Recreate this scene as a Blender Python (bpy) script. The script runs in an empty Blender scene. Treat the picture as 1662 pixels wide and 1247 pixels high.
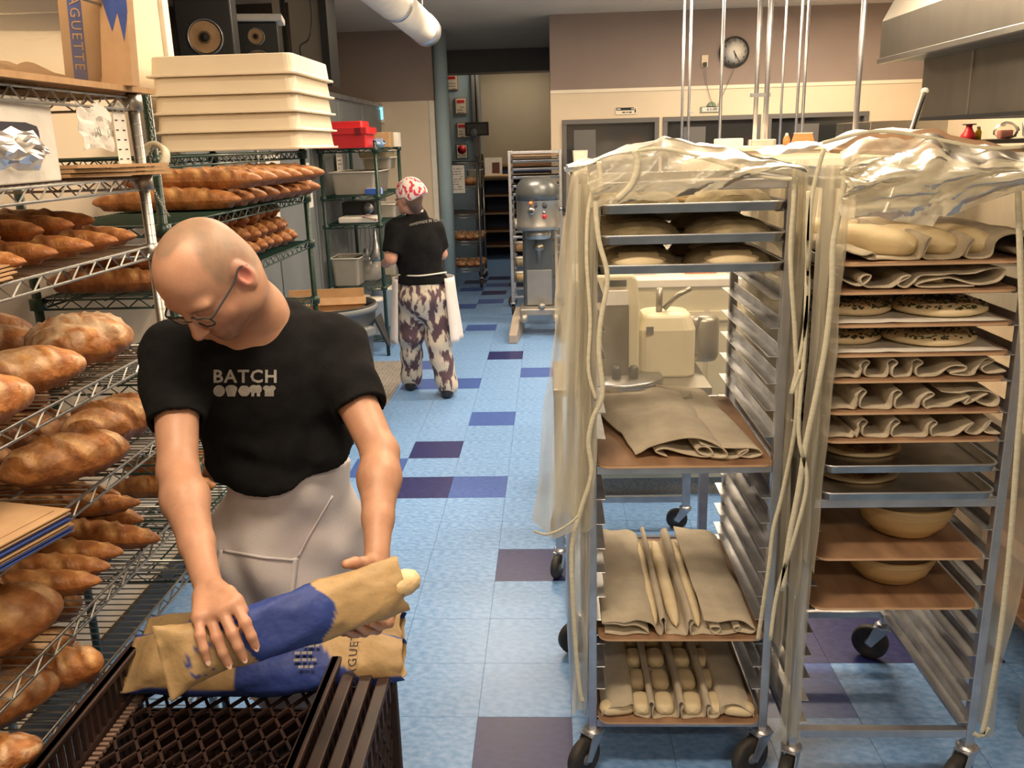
import bpy, math, random
import numpy as np
from mathutils import Vector, Matrix, Euler
from mathutils.bvhtree import BVHTree
random.seed(7)
PI = math.pi
R = math.radians
SC = bpy.context.scene
COL = SC.collection

# ------------------------------------------------------------------ camera
CAM_H = 1.79978
_f, _pitch, _yaw, _roll = 1421.07, .268705, .0484834, -.0282892
_fw = Vector((-math.sin(_yaw) * math.cos(_pitch), math.cos(_yaw) * math.cos(_pitch), -math.sin(_pitch)))
_r = Vector((math.cos(_yaw), math.sin(_yaw), 0))
_u = _r.cross(_fw)
_c, _s = math.cos(_roll), math.sin(_roll)
_r, _u = _c * _r + _s * _u, -_s * _r + _c * _u
cam_data = bpy.data.cameras.new('camera')
cam = bpy.data.objects.new('camera', cam_data)
COL.objects.link(cam)
cam_data.sensor_width = 36
cam_data.lens = _f * 36 / 1662
cam_data.clip_start = .05
_m = Matrix((_r, _u, -_fw)).transposed().to_4x4()
_m.translation = (0, 0, CAM_H)
cam.matrix_world = _m
SC.camera = cam

def ray(px, py):
    return _fw + _r * ((px - 831) / _f) - _u * ((py - 623.5) / _f)
def at_depth(px, py, d):
    return Vector((0, 0, CAM_H)) + ray(px, py) * d
def at_plane(px, py, axis, v):
    o = Vector((0, 0, CAM_H)); d = ray(px, py)
    return o + d * ((v - o[axis]) / d[axis])

# ------------------------------------------------------------------ world, lights, exposure
SC.view_settings.view_transform = 'Standard'
SC.view_settings.look = 'None'
SC.view_settings.gamma = 1
SC.view_settings.use_curve_mapping = False
SC.view_settings.exposure = 0.10
SC.cycles.transparent_max_bounces = 24
SC.cycles.max_bounces = 8
SC.cycles.diffuse_bounces = 4
SC.cycles.use_denoising = True
SC.cycles.sample_clamp_indirect = 4
w = bpy.data.worlds.new('world'); SC.world = w; w.use_nodes = True
w.node_tree.nodes['Background'].inputs[0].default_value = (1.0, .86, .70, 1)
w.node_tree.nodes['Background'].inputs[1].default_value = .10
def area(name, loc, sx, sy, power, col=(1, .80, .58)):
    l = bpy.data.lights.new(name, 'AREA'); l.shape = 'RECTANGLE'; l.size = sx; l.size_y = sy
    l.energy = power; l.color = col
    o = bpy.data.objects.new(name, l); COL.objects.link(o); o.location = loc
    return o
CEIL = 3.1
WARM = (1, .78, .54)
LAMPS = [(-.35, .9, 40), (.62, 2.55, 40), (1.7, 3.9, 36), (-.5, 4.3, 46), (1.2, 6.2, 78), (-.6, 7.4, 66), (2.6, 8.4, 84), (.8, -1.0, 30), (-.5, 14.15, 7)]  # last entry: unseen lamp added behind the beam to brighten the far corridor
for x, y, p in LAMPS:
    area('lamp_light', (x, y, CEIL - .07), 1.1, .26, p, WARM)

# ------------------------------------------------------------------ helpers
def link(o, parent=None):
    COL.objects.link(o)
    if parent is not None: o.parent = parent
    return o
def tag(o, label=None, cat=None, group=None, kind=None):
    if label: o['label'] = label
    if cat: o['category'] = cat
    if group: o['group'] = group
    if kind: o['kind'] = kind
    return o
def thing(name, label, cat, loc=(0, 0, 0), rz=0, group=None):
    o = bpy.data.objects.new(name, None); COL.objects.link(o)
    o.location = loc; o.rotation_euler = (0, 0, rz); o.empty_display_size = .05
    return tag(o, label, cat, group)
def copy_tree(o, parent=None):
    c = o.copy(); COL.objects.link(c)
    if parent is not None: c.parent = parent
    for ch in o.children: copy_tree(ch, c)
    return c

class MB:
    def __init__(s): s.v = []; s.f = []; s.c = []; s.sm = []
    def add(s, vs, fs, smooth=False, col=None):
        n = len(s.v); s.v += [tuple(v) for v in vs]; s.f += [tuple(i + n for i in f) for f in fs]
        s.sm += [smooth] * len(fs); s.c += (col if isinstance(col, list) else [col or (1, 1, 1)] * len(vs))
        return s
    def bx(s, x0, x1, y0, y1, z0, z1, M=None, col=None):
        vs = [Vector((x, y, z)) for z in (z0, z1) for y in (y0, y1) for x in (x0, x1)]
        if M is not None: vs = [M @ v for v in vs]
        return s.add(vs, [(0, 2, 3, 1), (4, 5, 7, 6), (0, 1, 5, 4), (2, 6, 7, 3), (0, 4, 6, 2), (1, 3, 7, 5)], col=col)
    def bar(s, a, b, w, h=None, up=(0, 0, 1), col=None):
        a = Vector(a); b = Vector(b); h = h or w; d = (b - a); L = d.length; d.normalize()
        u = Vector(up); 
        if abs(d.dot(u)) > .98: u = Vector((0, 1, 0))
        x = d.cross(u).normalized(); z = x.cross(d)
        M = Matrix((x, d, z)).transposed().to_4x4(); M.translation = a
        return s.bx(-w / 2, w / 2, 0, L, -h / 2, h / 2, M, col)
    def tube(s, pts, r, n=6, closed=False, caps=True, smooth=True, col=None):
        pts = [Vector(p) for p in pts]; m = len(pts); vs = []; fs = []
        rr = r if isinstance(r, (list, tuple)) else [r] * m
        prev = None
        for i, p in enumerate(pts):
            if closed: t = (pts[(i + 1) % m] - pts[i - 1])
            else: t = pts[min(i + 1, m - 1)] - pts[max(i - 1, 0)]
            t.normalize()
            if prev is None:
                u = Vector((0, 0, 1)) if abs(t.z) < .9 else Vector((1, 0, 0))
                x = t.cross(u).normalized()
            else:
                x = (prev - t * prev.dot(t)).normalized()
            prev = x; y = t.cross(x)
            for k in range(n):
                a = 2 * PI * k / n
                vs.append(p + (x * math.cos(a) + y * math.sin(a)) * rr[i])
        for i in range(m if closed else m - 1):
            j = (i + 1) % m
            for k in range(n):
                fs.append((i * n + k, i * n + (k + 1) % n, j * n + (k + 1) % n, j * n + k))
        if caps and not closed:
            fs.append(tuple(range(n))[::-1]); fs.append(tuple((m - 1) * n + k for k in range(n)))
        return s.add(vs, fs, smooth, col)
    def cyl(s, a, b, r, n=16, r2=None, col=None):
        return s.tube([a, b], [r, r if r2 is None else r2], n, col=col)
    def lathe(s, prof, n=24, o=(0, 0, 0), smooth=True, M=None, sx=1, sy=1, caps=True):
        vs = []; fs = []
        for r, z in prof:
            for k in range(n):
                a = 2 * PI * k / n
                v = Vector((r * math.cos(a) * sx, r * math.sin(a) * sy, z))
                vs.append((M @ v if M is not None else v) + Vector(o))
        for i in range(len(prof) - 1):
            for k in range(n):
                fs.append((i * n + k, i * n + (k + 1) % n, (i + 1) * n + (k + 1) % n, (i + 1) * n + k))
        if caps and prof[0][0] > 1e-5: fs.append(tuple(range(n))[::-1])
        if caps and prof[-1][0] > 1e-5: fs.append(tuple((len(prof) - 1) * n + k for k in range(n)))
        return s.add(vs, fs, smooth)
    def loft(s, rings, cap0=True, cap1=True, smooth=False):
        n = len(rings[0]); vs = [p for r in rings for p in r]; fs = []
        for i in range(len(rings) - 1):
            for k in range(n):
                fs.append((i * n + k, i * n + (k + 1) % n, (i + 1) * n + (k + 1) % n, (i + 1) * n + k))
        if cap0: fs.append(tuple(range(n))[::-1])
        if cap1: fs.append(tuple((len(rings) - 1) * n + k for k in range(n)))
        return s.add(vs, fs, smooth)
    def grid(s, P, smooth=True, closeu=False, col=None):
        nu = len(P); nv = len(P[0]); vs = [p for row in P for p in row]; fs = []
        for i in range(nu if closeu else nu - 1):
            for j in range(nv - 1):
                i2 = (i + 1) % nu
                fs.append((i * nv + j, i2 * nv + j, i2 * nv + j + 1, i * nv + j + 1))
        cc = [c for row in col for c in row] if col else None
        return s.add(vs, fs, smooth, cc)
    def build(s, name, mat, parent=None, bevel=0, seg=2, solid=0, sub=0, vcol=False, wn=False, smooth=None, solid_off=-1):
        me = bpy.data.meshes.new(name); me.from_pydata(s.v, [], s.f)
        me.polygons.foreach_set('use_smooth', s.sm if smooth is None else [smooth] * len(s.f))
        if vcol:
            a = me.color_attributes.new('col', 'FLOAT_COLOR', 'POINT')
            a.data.foreach_set('color', np.array([(c[0], c[1], c[2], 1) for c in s.c], dtype=np.float32).ravel())
        me.validate(); me.update()
        me.materials.append(mat)
        o = link(bpy.data.objects.new(name, me), parent)
        if solid:
            m = o.modifiers.new('solid', 'SOLIDIFY'); m.thickness = solid; m.offset = solid_off
        if bevel:
            m = o.modifiers.new('bevel', 'BEVEL'); m.width = bevel; m.segments = seg; m.limit_method = 'ANGLE'; m.angle_limit = R(40)
            m.harden_normals = False
        if sub:
            m = o.modifiers.new('sub', 'SUBSURF'); m.levels = sub; m.render_levels = sub
        return o

def rrect(w, d, r, z, n=5, cx=0, cy=0, M=None):
    out = []
    for qx, qy, a0 in ((1, 1, 0), (-1, 1, 90), (-1, -1, 180), (1, -1, 270)):
        for k in range(n):
            a = R(a0 + 90 * k / (n - 1))
            v = Vector((cx + qx * (w / 2 - r) + r * math.cos(a), cy + qy * (d / 2 - r) + r * math.sin(a), z))
            out.append(M @ v if M is not None else v)
    return out
def lerp(a, b, t): return a + (b - a) * t
def smooth01(t): t = max(0, min(1, t)); return t * t * (3 - 2 * t)
def catmull(pts, k=6):
    P = [Vector(p) for p in pts]; P = [P[0]] + P + [P[-1]]; out = []
    for i in range(1, len(P) - 2):
        for j in range(k):
            t = j / k; a, b, c, d = P[i - 1:i + 3]
            out.append(.5 * ((2 * b) + (c - a) * t + (2 * a - 5 * b + 4 * c - d) * t * t + (3 * b - a - 3 * c + d) * t ** 3))
    out.append(P[-2]); return out
_rs = np.random.RandomState(3)
_NT = _rs.rand(64, 64, 64).astype(np.float32)
def vnoise(p):
    """value noise, p (N,3) array"""
    p = np.asarray(p, float); i = np.floor(p).astype(int); f = p - i; f = f * f * (3 - 2 * f)
    r = 0
    for dx in (0, 1):
        for dy in (0, 1):
            for dz in (0, 1):
                w_ = (f[:, 0] if dx else 1 - f[:, 0]) * (f[:, 1] if dy else 1 - f[:, 1]) * (f[:, 2] if dz else 1 - f[:, 2])
                r = r + w_ * _NT[(i[:, 0] + dx) & 63, (i[:, 1] + dy) & 63, (i[:, 2] + dz) & 63]
    return r * 2 - 1
def vn(x, y, z=0): return float(vnoise(np.array([[x, y, z]]))[0])

# ------------------------------------------------------------------ materials
def _n(nt, t, **kw):
    n = nt.nodes.new(t)
    for k, v in kw.items(): setattr(n, k, v)
    return n
def mat(name, c1, c2=None, rough=.5, metal=0, scale=6, detail=4, stretch=(1, 1, 1), bump=0, bscale=None, lo=.35, hi=.65,
        attr=False, emit=None, spec=.5, trans=0, rvar=0, sheen=0, coat=0, sss=0):
    m = bpy.data.materials.new(name); m.use_nodes = True; nt = m.node_tree; b = nt.nodes['Principled BSDF']
    b.inputs['Roughness'].default_value = rough; b.inputs['Metallic'].default_value = metal
    b.inputs['Specular IOR Level'].default_value = spec
    b.inputs['Base Color'].default_value = (*c1, 1)
    if trans: b.inputs['Transmission Weight'].default_value = trans
    if sheen: b.inputs['Sheen Weight'].default_value = sheen
    if coat: b.inputs['Coat Weight'].default_value = coat
    if sss:
        b.inputs['Subsurface Weight'].default_value = sss; b.inputs['Subsurface Radius'].default_value = (.012, .005, .003)
        b.inputs['Subsurface Scale'].default_value = 1
    tc = _n(nt, 'ShaderNodeTexCoord'); mp = _n(nt, 'ShaderNodeMapping'); mp.inputs['Scale'].default_value = stretch
    nt.links.new(tc.outputs['Object'], mp.inputs[0])
    base = None
    if attr:
        at = _n(nt, 'ShaderNodeVertexColor'); at.layer_name = 'col'; base = at.outputs[0]
    if c2 is not None or rvar:
        no = _n(nt, 'ShaderNodeTexNoise'); no.inputs['Scale'].default_value = scale; no.inputs['Detail'].default_value = detail
        nt.links.new(mp.outputs[0], no.inputs['Vector'])
        mr = _n(nt, 'ShaderNodeMapRange'); mr.inputs[1].default_value = lo; mr.inputs[2].default_value = hi
        nt.links.new(no.outputs[0], mr.inputs[0])
        if c2 is not None:
            mx = _n(nt, 'ShaderNodeMix', data_type='RGBA'); nt.links.new(mr.outputs[0], mx.inputs[0])
            mx.inputs[6].default_value = (*c1, 1); mx.inputs[7].default_value = (*c2, 1)
            if attr:
                mm = _n(nt, 'ShaderNodeMix', data_type='RGBA', blend_type='MULTIPLY'); mm.inputs[0].default_value = 1
                nt.links.new(base, mm.inputs[6]); nt.links.new(mx.outputs[2], mm.inputs[7]); base = mm.outputs[2]
            else: base = mx.outputs[2]
        if rvar:
            r2 = _n(nt, 'ShaderNodeMapRange'); r2.inputs[3].default_value = rough - rvar; r2.inputs[4].default_value = rough + rvar
            nt.links.new(no.outputs[0], r2.inputs[0]); nt.links.new(r2.outputs[0], b.inputs['Roughness'])
    if base is not None: nt.links.new(base, b.inputs['Base Color'])
    if bump:
        n2 = _n(nt, 'ShaderNodeTexNoise'); n2.inputs['Scale'].default_value = bscale or scale * 3; n2.inputs['Detail'].default_value = 3
        nt.links.new(mp.outputs[0], n2.inputs['Vector'])
        bp = _n(nt, 'ShaderNodeBump'); bp.inputs['Strength'].default_value = bump; bp.inputs['Distance'].default_value = .01
        nt.links.new(n2.outputs[0], bp.inputs['Height']); nt.links.new(bp.outputs[0], b.inputs['Normal'])
    if emit:
        b.inputs['Emission Color'].default_value = (*emit[0], 1); b.inputs['Emission Strength'].default_value = emit[1]
    return m
def sheet_mat(name, col, opacity, rough=.25, vary=.15, scale=9, stretch=(1, 1, 1)):
    """thin clear or milky plastic film"""
    m = bpy.data.materials.new(name); m.use_nodes = True; nt = m.node_tree; b = nt.nodes['Principled BSDF']; out = nt.nodes['Material Output']
    b.inputs['Base Color'].default_value = (*col, 1); b.inputs['Roughness'].default_value = rough
    b.inputs['Specular IOR Level'].default_value = .8
    tr = _n(nt, 'ShaderNodeBsdfTransparent'); tr.inputs[0].default_value = (.97, .96, .92, 1)
    tl = _n(nt, 'ShaderNodeBsdfTranslucent'); tl.inputs[0].default_value = (*col, 1)
    gl = _n(nt, 'ShaderNodeBsdfGlossy'); gl.inputs[1].default_value = .30
    tc = _n(nt, 'ShaderNodeTexCoord'); mp = _n(nt, 'ShaderNodeMapping'); mp.inputs['Scale'].default_value = stretch
    no = _n(nt, 'ShaderNodeTexNoise'); no.inputs['Scale'].default_value = scale; no.inputs['Detail'].default_value = 5
    nt.links.new(tc.outputs['Object'], mp.inputs[0]); nt.links.new(mp.outputs[0], no.inputs['Vector'])
    mr = _n(nt, 'ShaderNodeMapRange'); mr.inputs[1].default_value = .3; mr.inputs[2].default_value = .7
    mr.inputs[3].default_value = opacity - vary; mr.inputs[4].default_value = opacity + vary
    nt.links.new(no.outputs[0], mr.inputs[0])
    a = _n(nt, 'ShaderNodeMixShader'); a.inputs[0].default_value = .5
    nt.links.new(b.outputs[0], a.inputs[1]); nt.links.new(tl.outputs[0], a.inputs[2])
    c = _n(nt, 'ShaderNodeMixShader'); nt.links.new(mr.outputs[0], c.inputs[0])
    nt.links.new(tr.outputs[0], c.inputs[1]); nt.links.new(a.outputs[0], c.inputs[2])
    fr = _n(nt, 'ShaderNodeFresnel'); fr.inputs[0].default_value = 1.25
    d = _n(nt, 'ShaderNodeMixShader'); nt.links.new(fr.outputs[0], d.inputs[0])
    nt.links.new(c.outputs[0], d.inputs[1]); nt.links.new(gl.outputs[0], d.inputs[2])
    nt.links.new(d.outputs[0], out.inputs[0])
    return m
M = {}
M['cream_wall'] = mat('cream_wall', (.74, .62, .46), (.70, .58, .43), rough=.55, scale=2, bump=.05, bscale=60)
M['brown_wall'] = mat('brown_wall', (.30, .235, .205), (.27, .21, .185), rough=.8, scale=2)
M['dark_wall'] = mat('dark_wall', (.085, .062, .052), (.06, .045, .04), rough=.85, scale=2)
M['ceiling'] = mat('ceiling', (.66, .60, .50), (.62, .56, .47), rough=.85, scale=3)
M['blue_wall'] = mat('blue_wall', (.36, .48, .54), (.33, .44, .50), rough=.7, scale=2)
M['beige_wall'] = mat('beige_wall', (.33, .29, .22), (.30, .26, .20), rough=.8, scale=1.5)
M['navy'] = mat('navy', (.02, .035, .09), (.015, .025, .07), rough=.7)
M['tile_light'] = mat('tile_light', (.145, .315, .66), (.27, .46, .80), rough=.33, scale=34, detail=6, stretch=(1, 1.6, 1), lo=.38, hi=.66, rvar=.08)
M['tile_mid'] = mat('tile_mid', (.045, .10, .38), (.072, .145, .46), rough=.35, scale=34, detail=6, stretch=(1, 1.6, 1), lo=.38, hi=.66, rvar=.08)
M['tile_dark'] = mat('tile_dark', (.014, .020, .115), (.030, .036, .17), rough=.35, scale=34, detail=6, stretch=(1, 1.6, 1), lo=.38, hi=.66, rvar=.08)
M['grout'] = mat('grout', (.16, .24, .36), rough=.8)
M['chrome'] = mat('chrome', (.46, .45, .42), (.36, .355, .34), rough=.38, metal=1, scale=20, rvar=.08)
M['green_epoxy'] = mat('green_epoxy', (.010, .034, .026), (.014, .045, .034), rough=.35, scale=30)
M['steel'] = mat('steel', (.50, .47, .42), (.40, .38, .34), rough=.32, metal=1, scale=3, stretch=(1, 1, .3), rvar=.1)
M['steel_dark'] = mat('steel_dark', (.30, .275, .235), (.22, .20, .17), rough=.38, metal=1, scale=2.5, stretch=(1, 1, .4), rvar=.1)
M['alu'] = mat('alu', (.60, .61, .64), (.47, .48, .52), rough=.36, metal=.9, scale=14, rvar=.12)
M['alu_pan'] = mat('alu_pan', (.50, .47, .44), (.33, .31, .29), rough=.33, metal=.95, scale=9, rvar=.1)
M['cooler'] = mat('cooler', (.25, .275, .29), (.20, .22, .235), rough=.45, metal=.35, scale=2, stretch=(1, 1, .5))
M['white_plastic'] = mat('white_plastic', (.82, .73, .58), (.78, .69, .54), rough=.35, scale=4)
M['white'] = mat('white', (.78, .74, .66), (.70, .66, .60), rough=.5, scale=8)
M['paper'] = mat('paper', (.76, .73, .68), (.68, .65, .60), rough=.8, scale=14, bump=.2)
M['kraft'] = mat('kraft', (.48, .30, .16), (.40, .245, .125), rough=.8, scale=12, bump=.25, bscale=18)
M['cardboard'] = mat('cardboard', (.46, .28, .14), (.38, .225, .11), rough=.85, scale=8, stretch=(1, 6, 1))
M['bag_print'] = mat('bag_print', (1, 1, 1), (.82, .82, .82), rough=.6, scale=14, attr=True, bump=.55, bscale=24)
M['bread'] = mat('bread', (1.15, 1.10, 1.02), (.62, .49, .38), rough=.5, scale=24, detail=5, attr=True, bump=.5, bscale=60, lo=.3, hi=.62, sheen=.05)
M['dough'] = mat('dough', (.76, .64, .42), (.70, .57, .36), rough=.6, scale=20, bump=.12, bscale=50)
M['linen'] = mat('linen', (.56, .49, .38), (.46, .40, .31), rough=.95, scale=16, bump=.3, bscale=220, sheen=.1)
M['board'] = mat('board', (.40, .24, .14), (.20, .105, .060), rough=.7, scale=6, stretch=(1.6, .6, 1), bump=.1, lo=.36, hi=.62)
M['board_edge'] = mat('board_edge', (.64, .43, .26), (.50, .31, .18), rough=.7, scale=9, stretch=(.6, 1, 6))
M['wood'] = mat('wood', (.36, .20, .10), (.25, .13, .065), rough=.5, scale=8, stretch=(.4, 4, 4))
M['black_plastic'] = mat('black_plastic', (.015, .015, .016), rough=.45)
M['rubber'] = mat('rubber', (.018, .017, .017), (.05, .045, .04), rough=.6, scale=20)
M['grey_plastic'] = mat('grey_plastic', (.165, .18, .195), (.14, .155, .17), rough=.5, scale=4)
M['mat_rubber'] = mat('mat_rubber', (.32, .30, .28), (.25, .235, .22), rough=.8, scale=20)
M['red_plastic'] = mat('red_plastic', (.62, .022, .03), rough=.35)
M['crate'] = mat('crate', (.042, .019, .015), (.025, .013, .011), rough=.5, scale=12)
M['shirt'] = mat('shirt', (.0075, .0075, .0085), (.011, .011, .012), rough=1, scale=30, bump=.15, bscale=200, spec=.15)
M['apron'] = mat('apron', (.72, .68, .70), (.65, .61, .635), rough=.9, scale=6, bump=.12, bscale=250)
M['skin'] = mat('skin', (1.03, 1.0, .98), (.92, .86, .84), rough=.48, scale=18, attr=True, sss=.25, bump=.06, bscale=160)
M['jeans'] = mat('jeans', (.03, .035, .05), rough=.9, scale=20)
M['clear_plastic'] = sheet_mat('clear_plastic', (.80, .74, .64), .11, rough=.12, vary=.06, scale=5)
M['cover_film'] = sheet_mat('cover_film', (.86, .82, .68), .50, rough=.28, vary=.16, scale=7, stretch=(1, 1, .35))
M['back_film'] = sheet_mat('back_film', (.84, .80, .68), .22, rough=.3, vary=.10, scale=5)
M['film_thin'] = sheet_mat('film_thin', (.80, .76, .66), .14, rough=.12, vary=.08, scale=10)
M['tape'] = mat('tape', (.72, .68, .52), (.62, .58, .44), rough=.6, scale=40, stretch=(1, 1, 3))
M['ink'] = mat('ink', (.03, .03, .035), rough=.8)
M['ink_grey'] = mat('ink_grey', (.34, .33, .31), (.22, .21, .20), rough=.9, scale=120)
M['glass_dark'] = mat('glass_dark', (.03, .032, .034), rough=.08, spec=.8)
M['frame_grey'] = mat('frame_grey', (.13, .125, .12), rough=.5)
M['green_sign'] = mat('green_sign', (.20, .26, .19), rough=.6)
M['lit'] = mat('lit', (1, 1, 1), emit=((1, .86, .66), 9))
M['screen_blue'] = mat('screen_blue', (.05, .3, .4), emit=((.25, .85, 1), 1.6))
M['orange'] = mat('orange', (.75, .25, .08), rough=.5)
M['yellow'] = mat('yellow', (.85, .62, .05), rough=.5)
M['navy_box'] = mat('navy_box', (.012, .012, .03), rough=.6)
M['cane'] = mat('cane', (.58, .41, .20), (.46, .31, .14), rough=.6, scale=6, stretch=(1, 1, 30))
M['basket_dark'] = mat('basket_dark', (.40, .33, .20), (.22, .18, .11), rough=.85, scale=16, bump=.6, bscale=50)
M['pants_print'] = mat('pants_print', (.62, .55, .46), (.11, .065, .085), rough=.9, scale=22, detail=3, stretch=(1, 1, .4), lo=.48, hi=.55)
M['cap_print'] = mat('cap_print', (.78, .70, .66), (.60, .05, .10), rough=.9, scale=42, detail=2, stretch=(1, 1, .6), lo=.52, hi=.56)
M['lens'] = sheet_mat('lens', (.6, .6, .6), .05, rough=.05, vary=.02)
M['pot_metal'] = mat('pot_metal', (.30, .30, .31), rough=.3, metal=.9)
M['mixer_paint'] = mat('mixer_paint', (.13, .14, .145), (.11, .12, .125), rough=.34, metal=.5, scale=5)
M['mixer_light'] = mat('mixer_light', (.36, .345, .32), (.31, .295, .275), rough=.36, metal=.6, scale=5)
M['cream_machine'] = mat('cream_machine', (.66, .60, .43), (.60, .54, .38), rough=.4, scale=4)

def text_mesh(txt, size, name='lettering', extrude=.0006, spacing=1.0, bold=0):
    cu = bpy.data.curves.new(name, 'FONT'); cu.body = txt; cu.size = size; cu.extrude = extrude
    cu.space_character = spacing; cu.align_x = 'CENTER'; cu.align_y = 'CENTER'; cu.offset = bold; cu.resolution_u = 2
    o = bpy.data.objects.new(name, cu); COL.objects.link(o)
    dg = bpy.context.evaluated_depsgraph_get()
    me = bpy.data.meshes.new_from_object(o.evaluated_get(dg))
    bpy.data.objects.remove(o); bpy.data.curves.remove(cu)
    return me
def text_on(txt, size, mx, m, parent, name='lettering', **kw):
    """flat printed lettering; mx places the XY plane of the text in the parent's space"""
    me = text_mesh(txt, size, name, **kw); me.transform(mx); me.materials.append(m)
    return link(bpy.data.objects.new(name, me), parent)
def frame_mx(origin, xdir, ydir):
    x = Vector(xdir).normalized(); y = Vector(ydir); y = (y - x * y.dot(x)).normalized(); z = x.cross(y)
    m = Matrix((x, y, z)).transposed().to_4x4(); m.translation = origin
    return m
def print_lines(mb, mx, rows, w, h, seed=0, cols=1):
    """rows of tiny illegible printed words as thin dark dashes"""
    rn = random.Random(seed)
    for r_ in range(rows):
        y = h / 2 - (r_ + .5) * h / rows; x = -w / 2
        while x < w / 2 - .004:
            l = rn.uniform(.01, .03) * w / .1
            if rn.random() < .8: mb.bx(x, min(x + l, w / 2), y - h / rows * .2, y + h / rows * .2, .0004, .0009, mx)
            x += l + .006 * w / .1
ORD = ['nearest', 'second nearest', 'third nearest', 'fourth nearest', 'fifth nearest', 'sixth nearest', 'seventh nearest', 'eighth nearest',
       'ninth nearest', 'tenth nearest', 'eleventh nearest', 'twelfth nearest', 'thirteenth nearest', 'fourteenth nearest']
NTH = ['first', 'second', 'third', 'fourth', 'fifth', 'sixth', 'seventh', 'eighth', 'ninth', 'tenth', 'eleventh', 'twelfth', 'thirteenth', 'fourteenth']
# ================================================================== ROOM
def struct(name, mb, m, parent=None, **kw):
    o = mb.build(name, m, parent, **kw)
    if parent is None: o['kind'] = 'structure'
    return o
T = .3048; TX0 = -.2604; TY0 = 2.4533
fl = MB(); fl.bx(-3.6, 4.2, -2.5, 16.2, -.06, -.004)
floor = struct('floor', fl, M['grout'])
DARK = {(-4, 0), (-4, -1), (-5, 0), (-5, -1), (-4, -2), (-5, -2), (-4, 1), (0, -1), (0, 3), (-2, 6), (-2, 8), (-1, 16), (2, 2), (3, 1), (4, 1), (5, 1), (2, 0), (-4, 13), (-2, 27), (5, 3), (-3, 30), (-4, 24), (-2, 31), (-1, 29), (-3, 34)}  # near-left entries stand for shade under the shelving, put in as tile colour
MID = {(-1, 6), (-3, 7), (-1, 10), (0, 14), (-2, 13), (-3, 13), (-3, 15), (-2, 25), (-3, 24), (2, 1), (3, 0), (4, 3), (1, -2), (-3, 19), (-2, 20), (-3, 28), (-1, 32),
       (-2, 29), (2, 7), (3, 9), (4, 6), (-2, 33), (-4, 26)}
tm = {}
for k in ('tile_light', 'tile_mid', 'tile_dark'):
    g = .0007; b = MB(); b.bx(g, T - g, g, T - g, -.004, 0)
    o = b.build('tile', M[k], floor); tm[k] = o.data; bpy.data.objects.remove(o)
cells = []
for j in range(-4, 45):
    for i in range(-12, 15):
        x = TX0 + i * T; y = TY0 + j * T
        vis = y > 1.4 and -1.35 - .0 * y < x < 1.75 and not (y > 9.9 and x > -.1) and not (y < 3 and x < -.75) and y < 14.5 and x > -.62 * y and x < .62 * y
        cells.append((0 if vis else 1, y, i, j))
cells.sort()
rest = MB(); n = 0
rnd = random.Random(4)
for hid, y, i, j in cells:
    k = 'tile_dark' if (i, j) in DARK else 'tile_mid' if (i, j) in MID else 'tile_light'
    if hid and k == 'tile_light':
        q = rnd.random()
    x0 = TX0 + i * T; y0 = TY0 + j * T
    if not hid and n < 296:
        o = link(bpy.data.objects.new('tile', tm[k]), floor); o.location = (x0, y0, 0); n += 1
    else: rest.bx(x0 + .0007, x0 + T - .0007, y0 + .0007, y0 + T - .0007, -.004, 0)
o = rest.build('tile_field', M['tile_light'], floor); o['kind'] = 'stuff'

b = MB(); b.bx(-3.6, 4.2, -2.5, 16.2, CEIL, CEIL + .1); struct('ceiling', b, M['ceiling'])
b = MB(); b.bx(-1.75, -1.66, -2.5, 4.0, 0, CEIL); wl = struct('wall_left', b, M['cream_wall'])
p = MB()
for y in (-1.2, 0, 1.22, 2.44, 3.66): p.bx(-1.66, -1.655, y - .02, y + .02, 0, CEIL)
p.bx(-1.75, -1.64, 3.97, 4.03, 0, CEIL); p.build('trim_strip', M['white'], wl, bevel=.002)
b = MB(); b.bx(-3.65, -3.55, 4.0, 10.9, 0, CEIL); struct('wall_recess_left', b, M['dark_wall'])
b = MB(); b.bx(-3.6, -1.75, 3.9, 4.0, 0, CEIL); struct('wall_recess_near', b, M['dark_wall'])
# pier at the far end of the cooler: cream panel below, brown paint above
b = MB(); b.bx(-3.6, -1.36, 10.85, 11.15, 0, 2.31); pier = struct('wall_pier', b, M['cream_wall'])
b = MB(); b.bx(-3.6, -1.36, 10.85, 11.15, 2.31, CEIL); b.build('painted_band', M['brown_wall'], pier)
b = MB(); b.bx(-1.42, -1.36, 10.835, 10.85, 0, 2.31); b.build('trim_strip', M['white'], pier, bevel=.003)
b = MB(); b.lathe([(.085, 0), (.085, CEIL)], 28, (-1.275, 10.95, 0)); struct('column_blue', b, M['blue_wall'])
b = MB(); b.bx(-3.6, -3.5, 11.1, 16.2, 0, CEIL); struct('wall_far_left', b, M['dark_wall'])
# header beam over the corridor
b = MB(); b.bx(-3.6, .1, 13.3, 13.75, 2.79, CEIL); struct('beam', b, M['frame_grey'])
b = MB(); b.bx(-3.6, -1.2, 14.4, 14.6, 0, 2.95); bwall = struct('wall_blue', b, M['blue_wall'])
b = MB(); b.bx(-1.2, -1.1, 14.35, 14.65, 0, 2.95); b.build('dark_post', M['frame_grey'], bwall)
b = MB(); b.bx(-1.1, .02, 15.0, 15.2, 0, CEIL); fw_ = struct('wall_far', b, M['beige_wall'])
b = MB(); b.bx(-1.1, .02, 14.96, 15.0, 0, 1.42); b.build('wainscot', M['navy'], fw_)
b = MB(); b.bx(-1.1, .02, 14.93, 15.0, 1.42, 1.47); b.build('chair_rail', M['wood'], fw_, bevel=.004)
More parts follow.
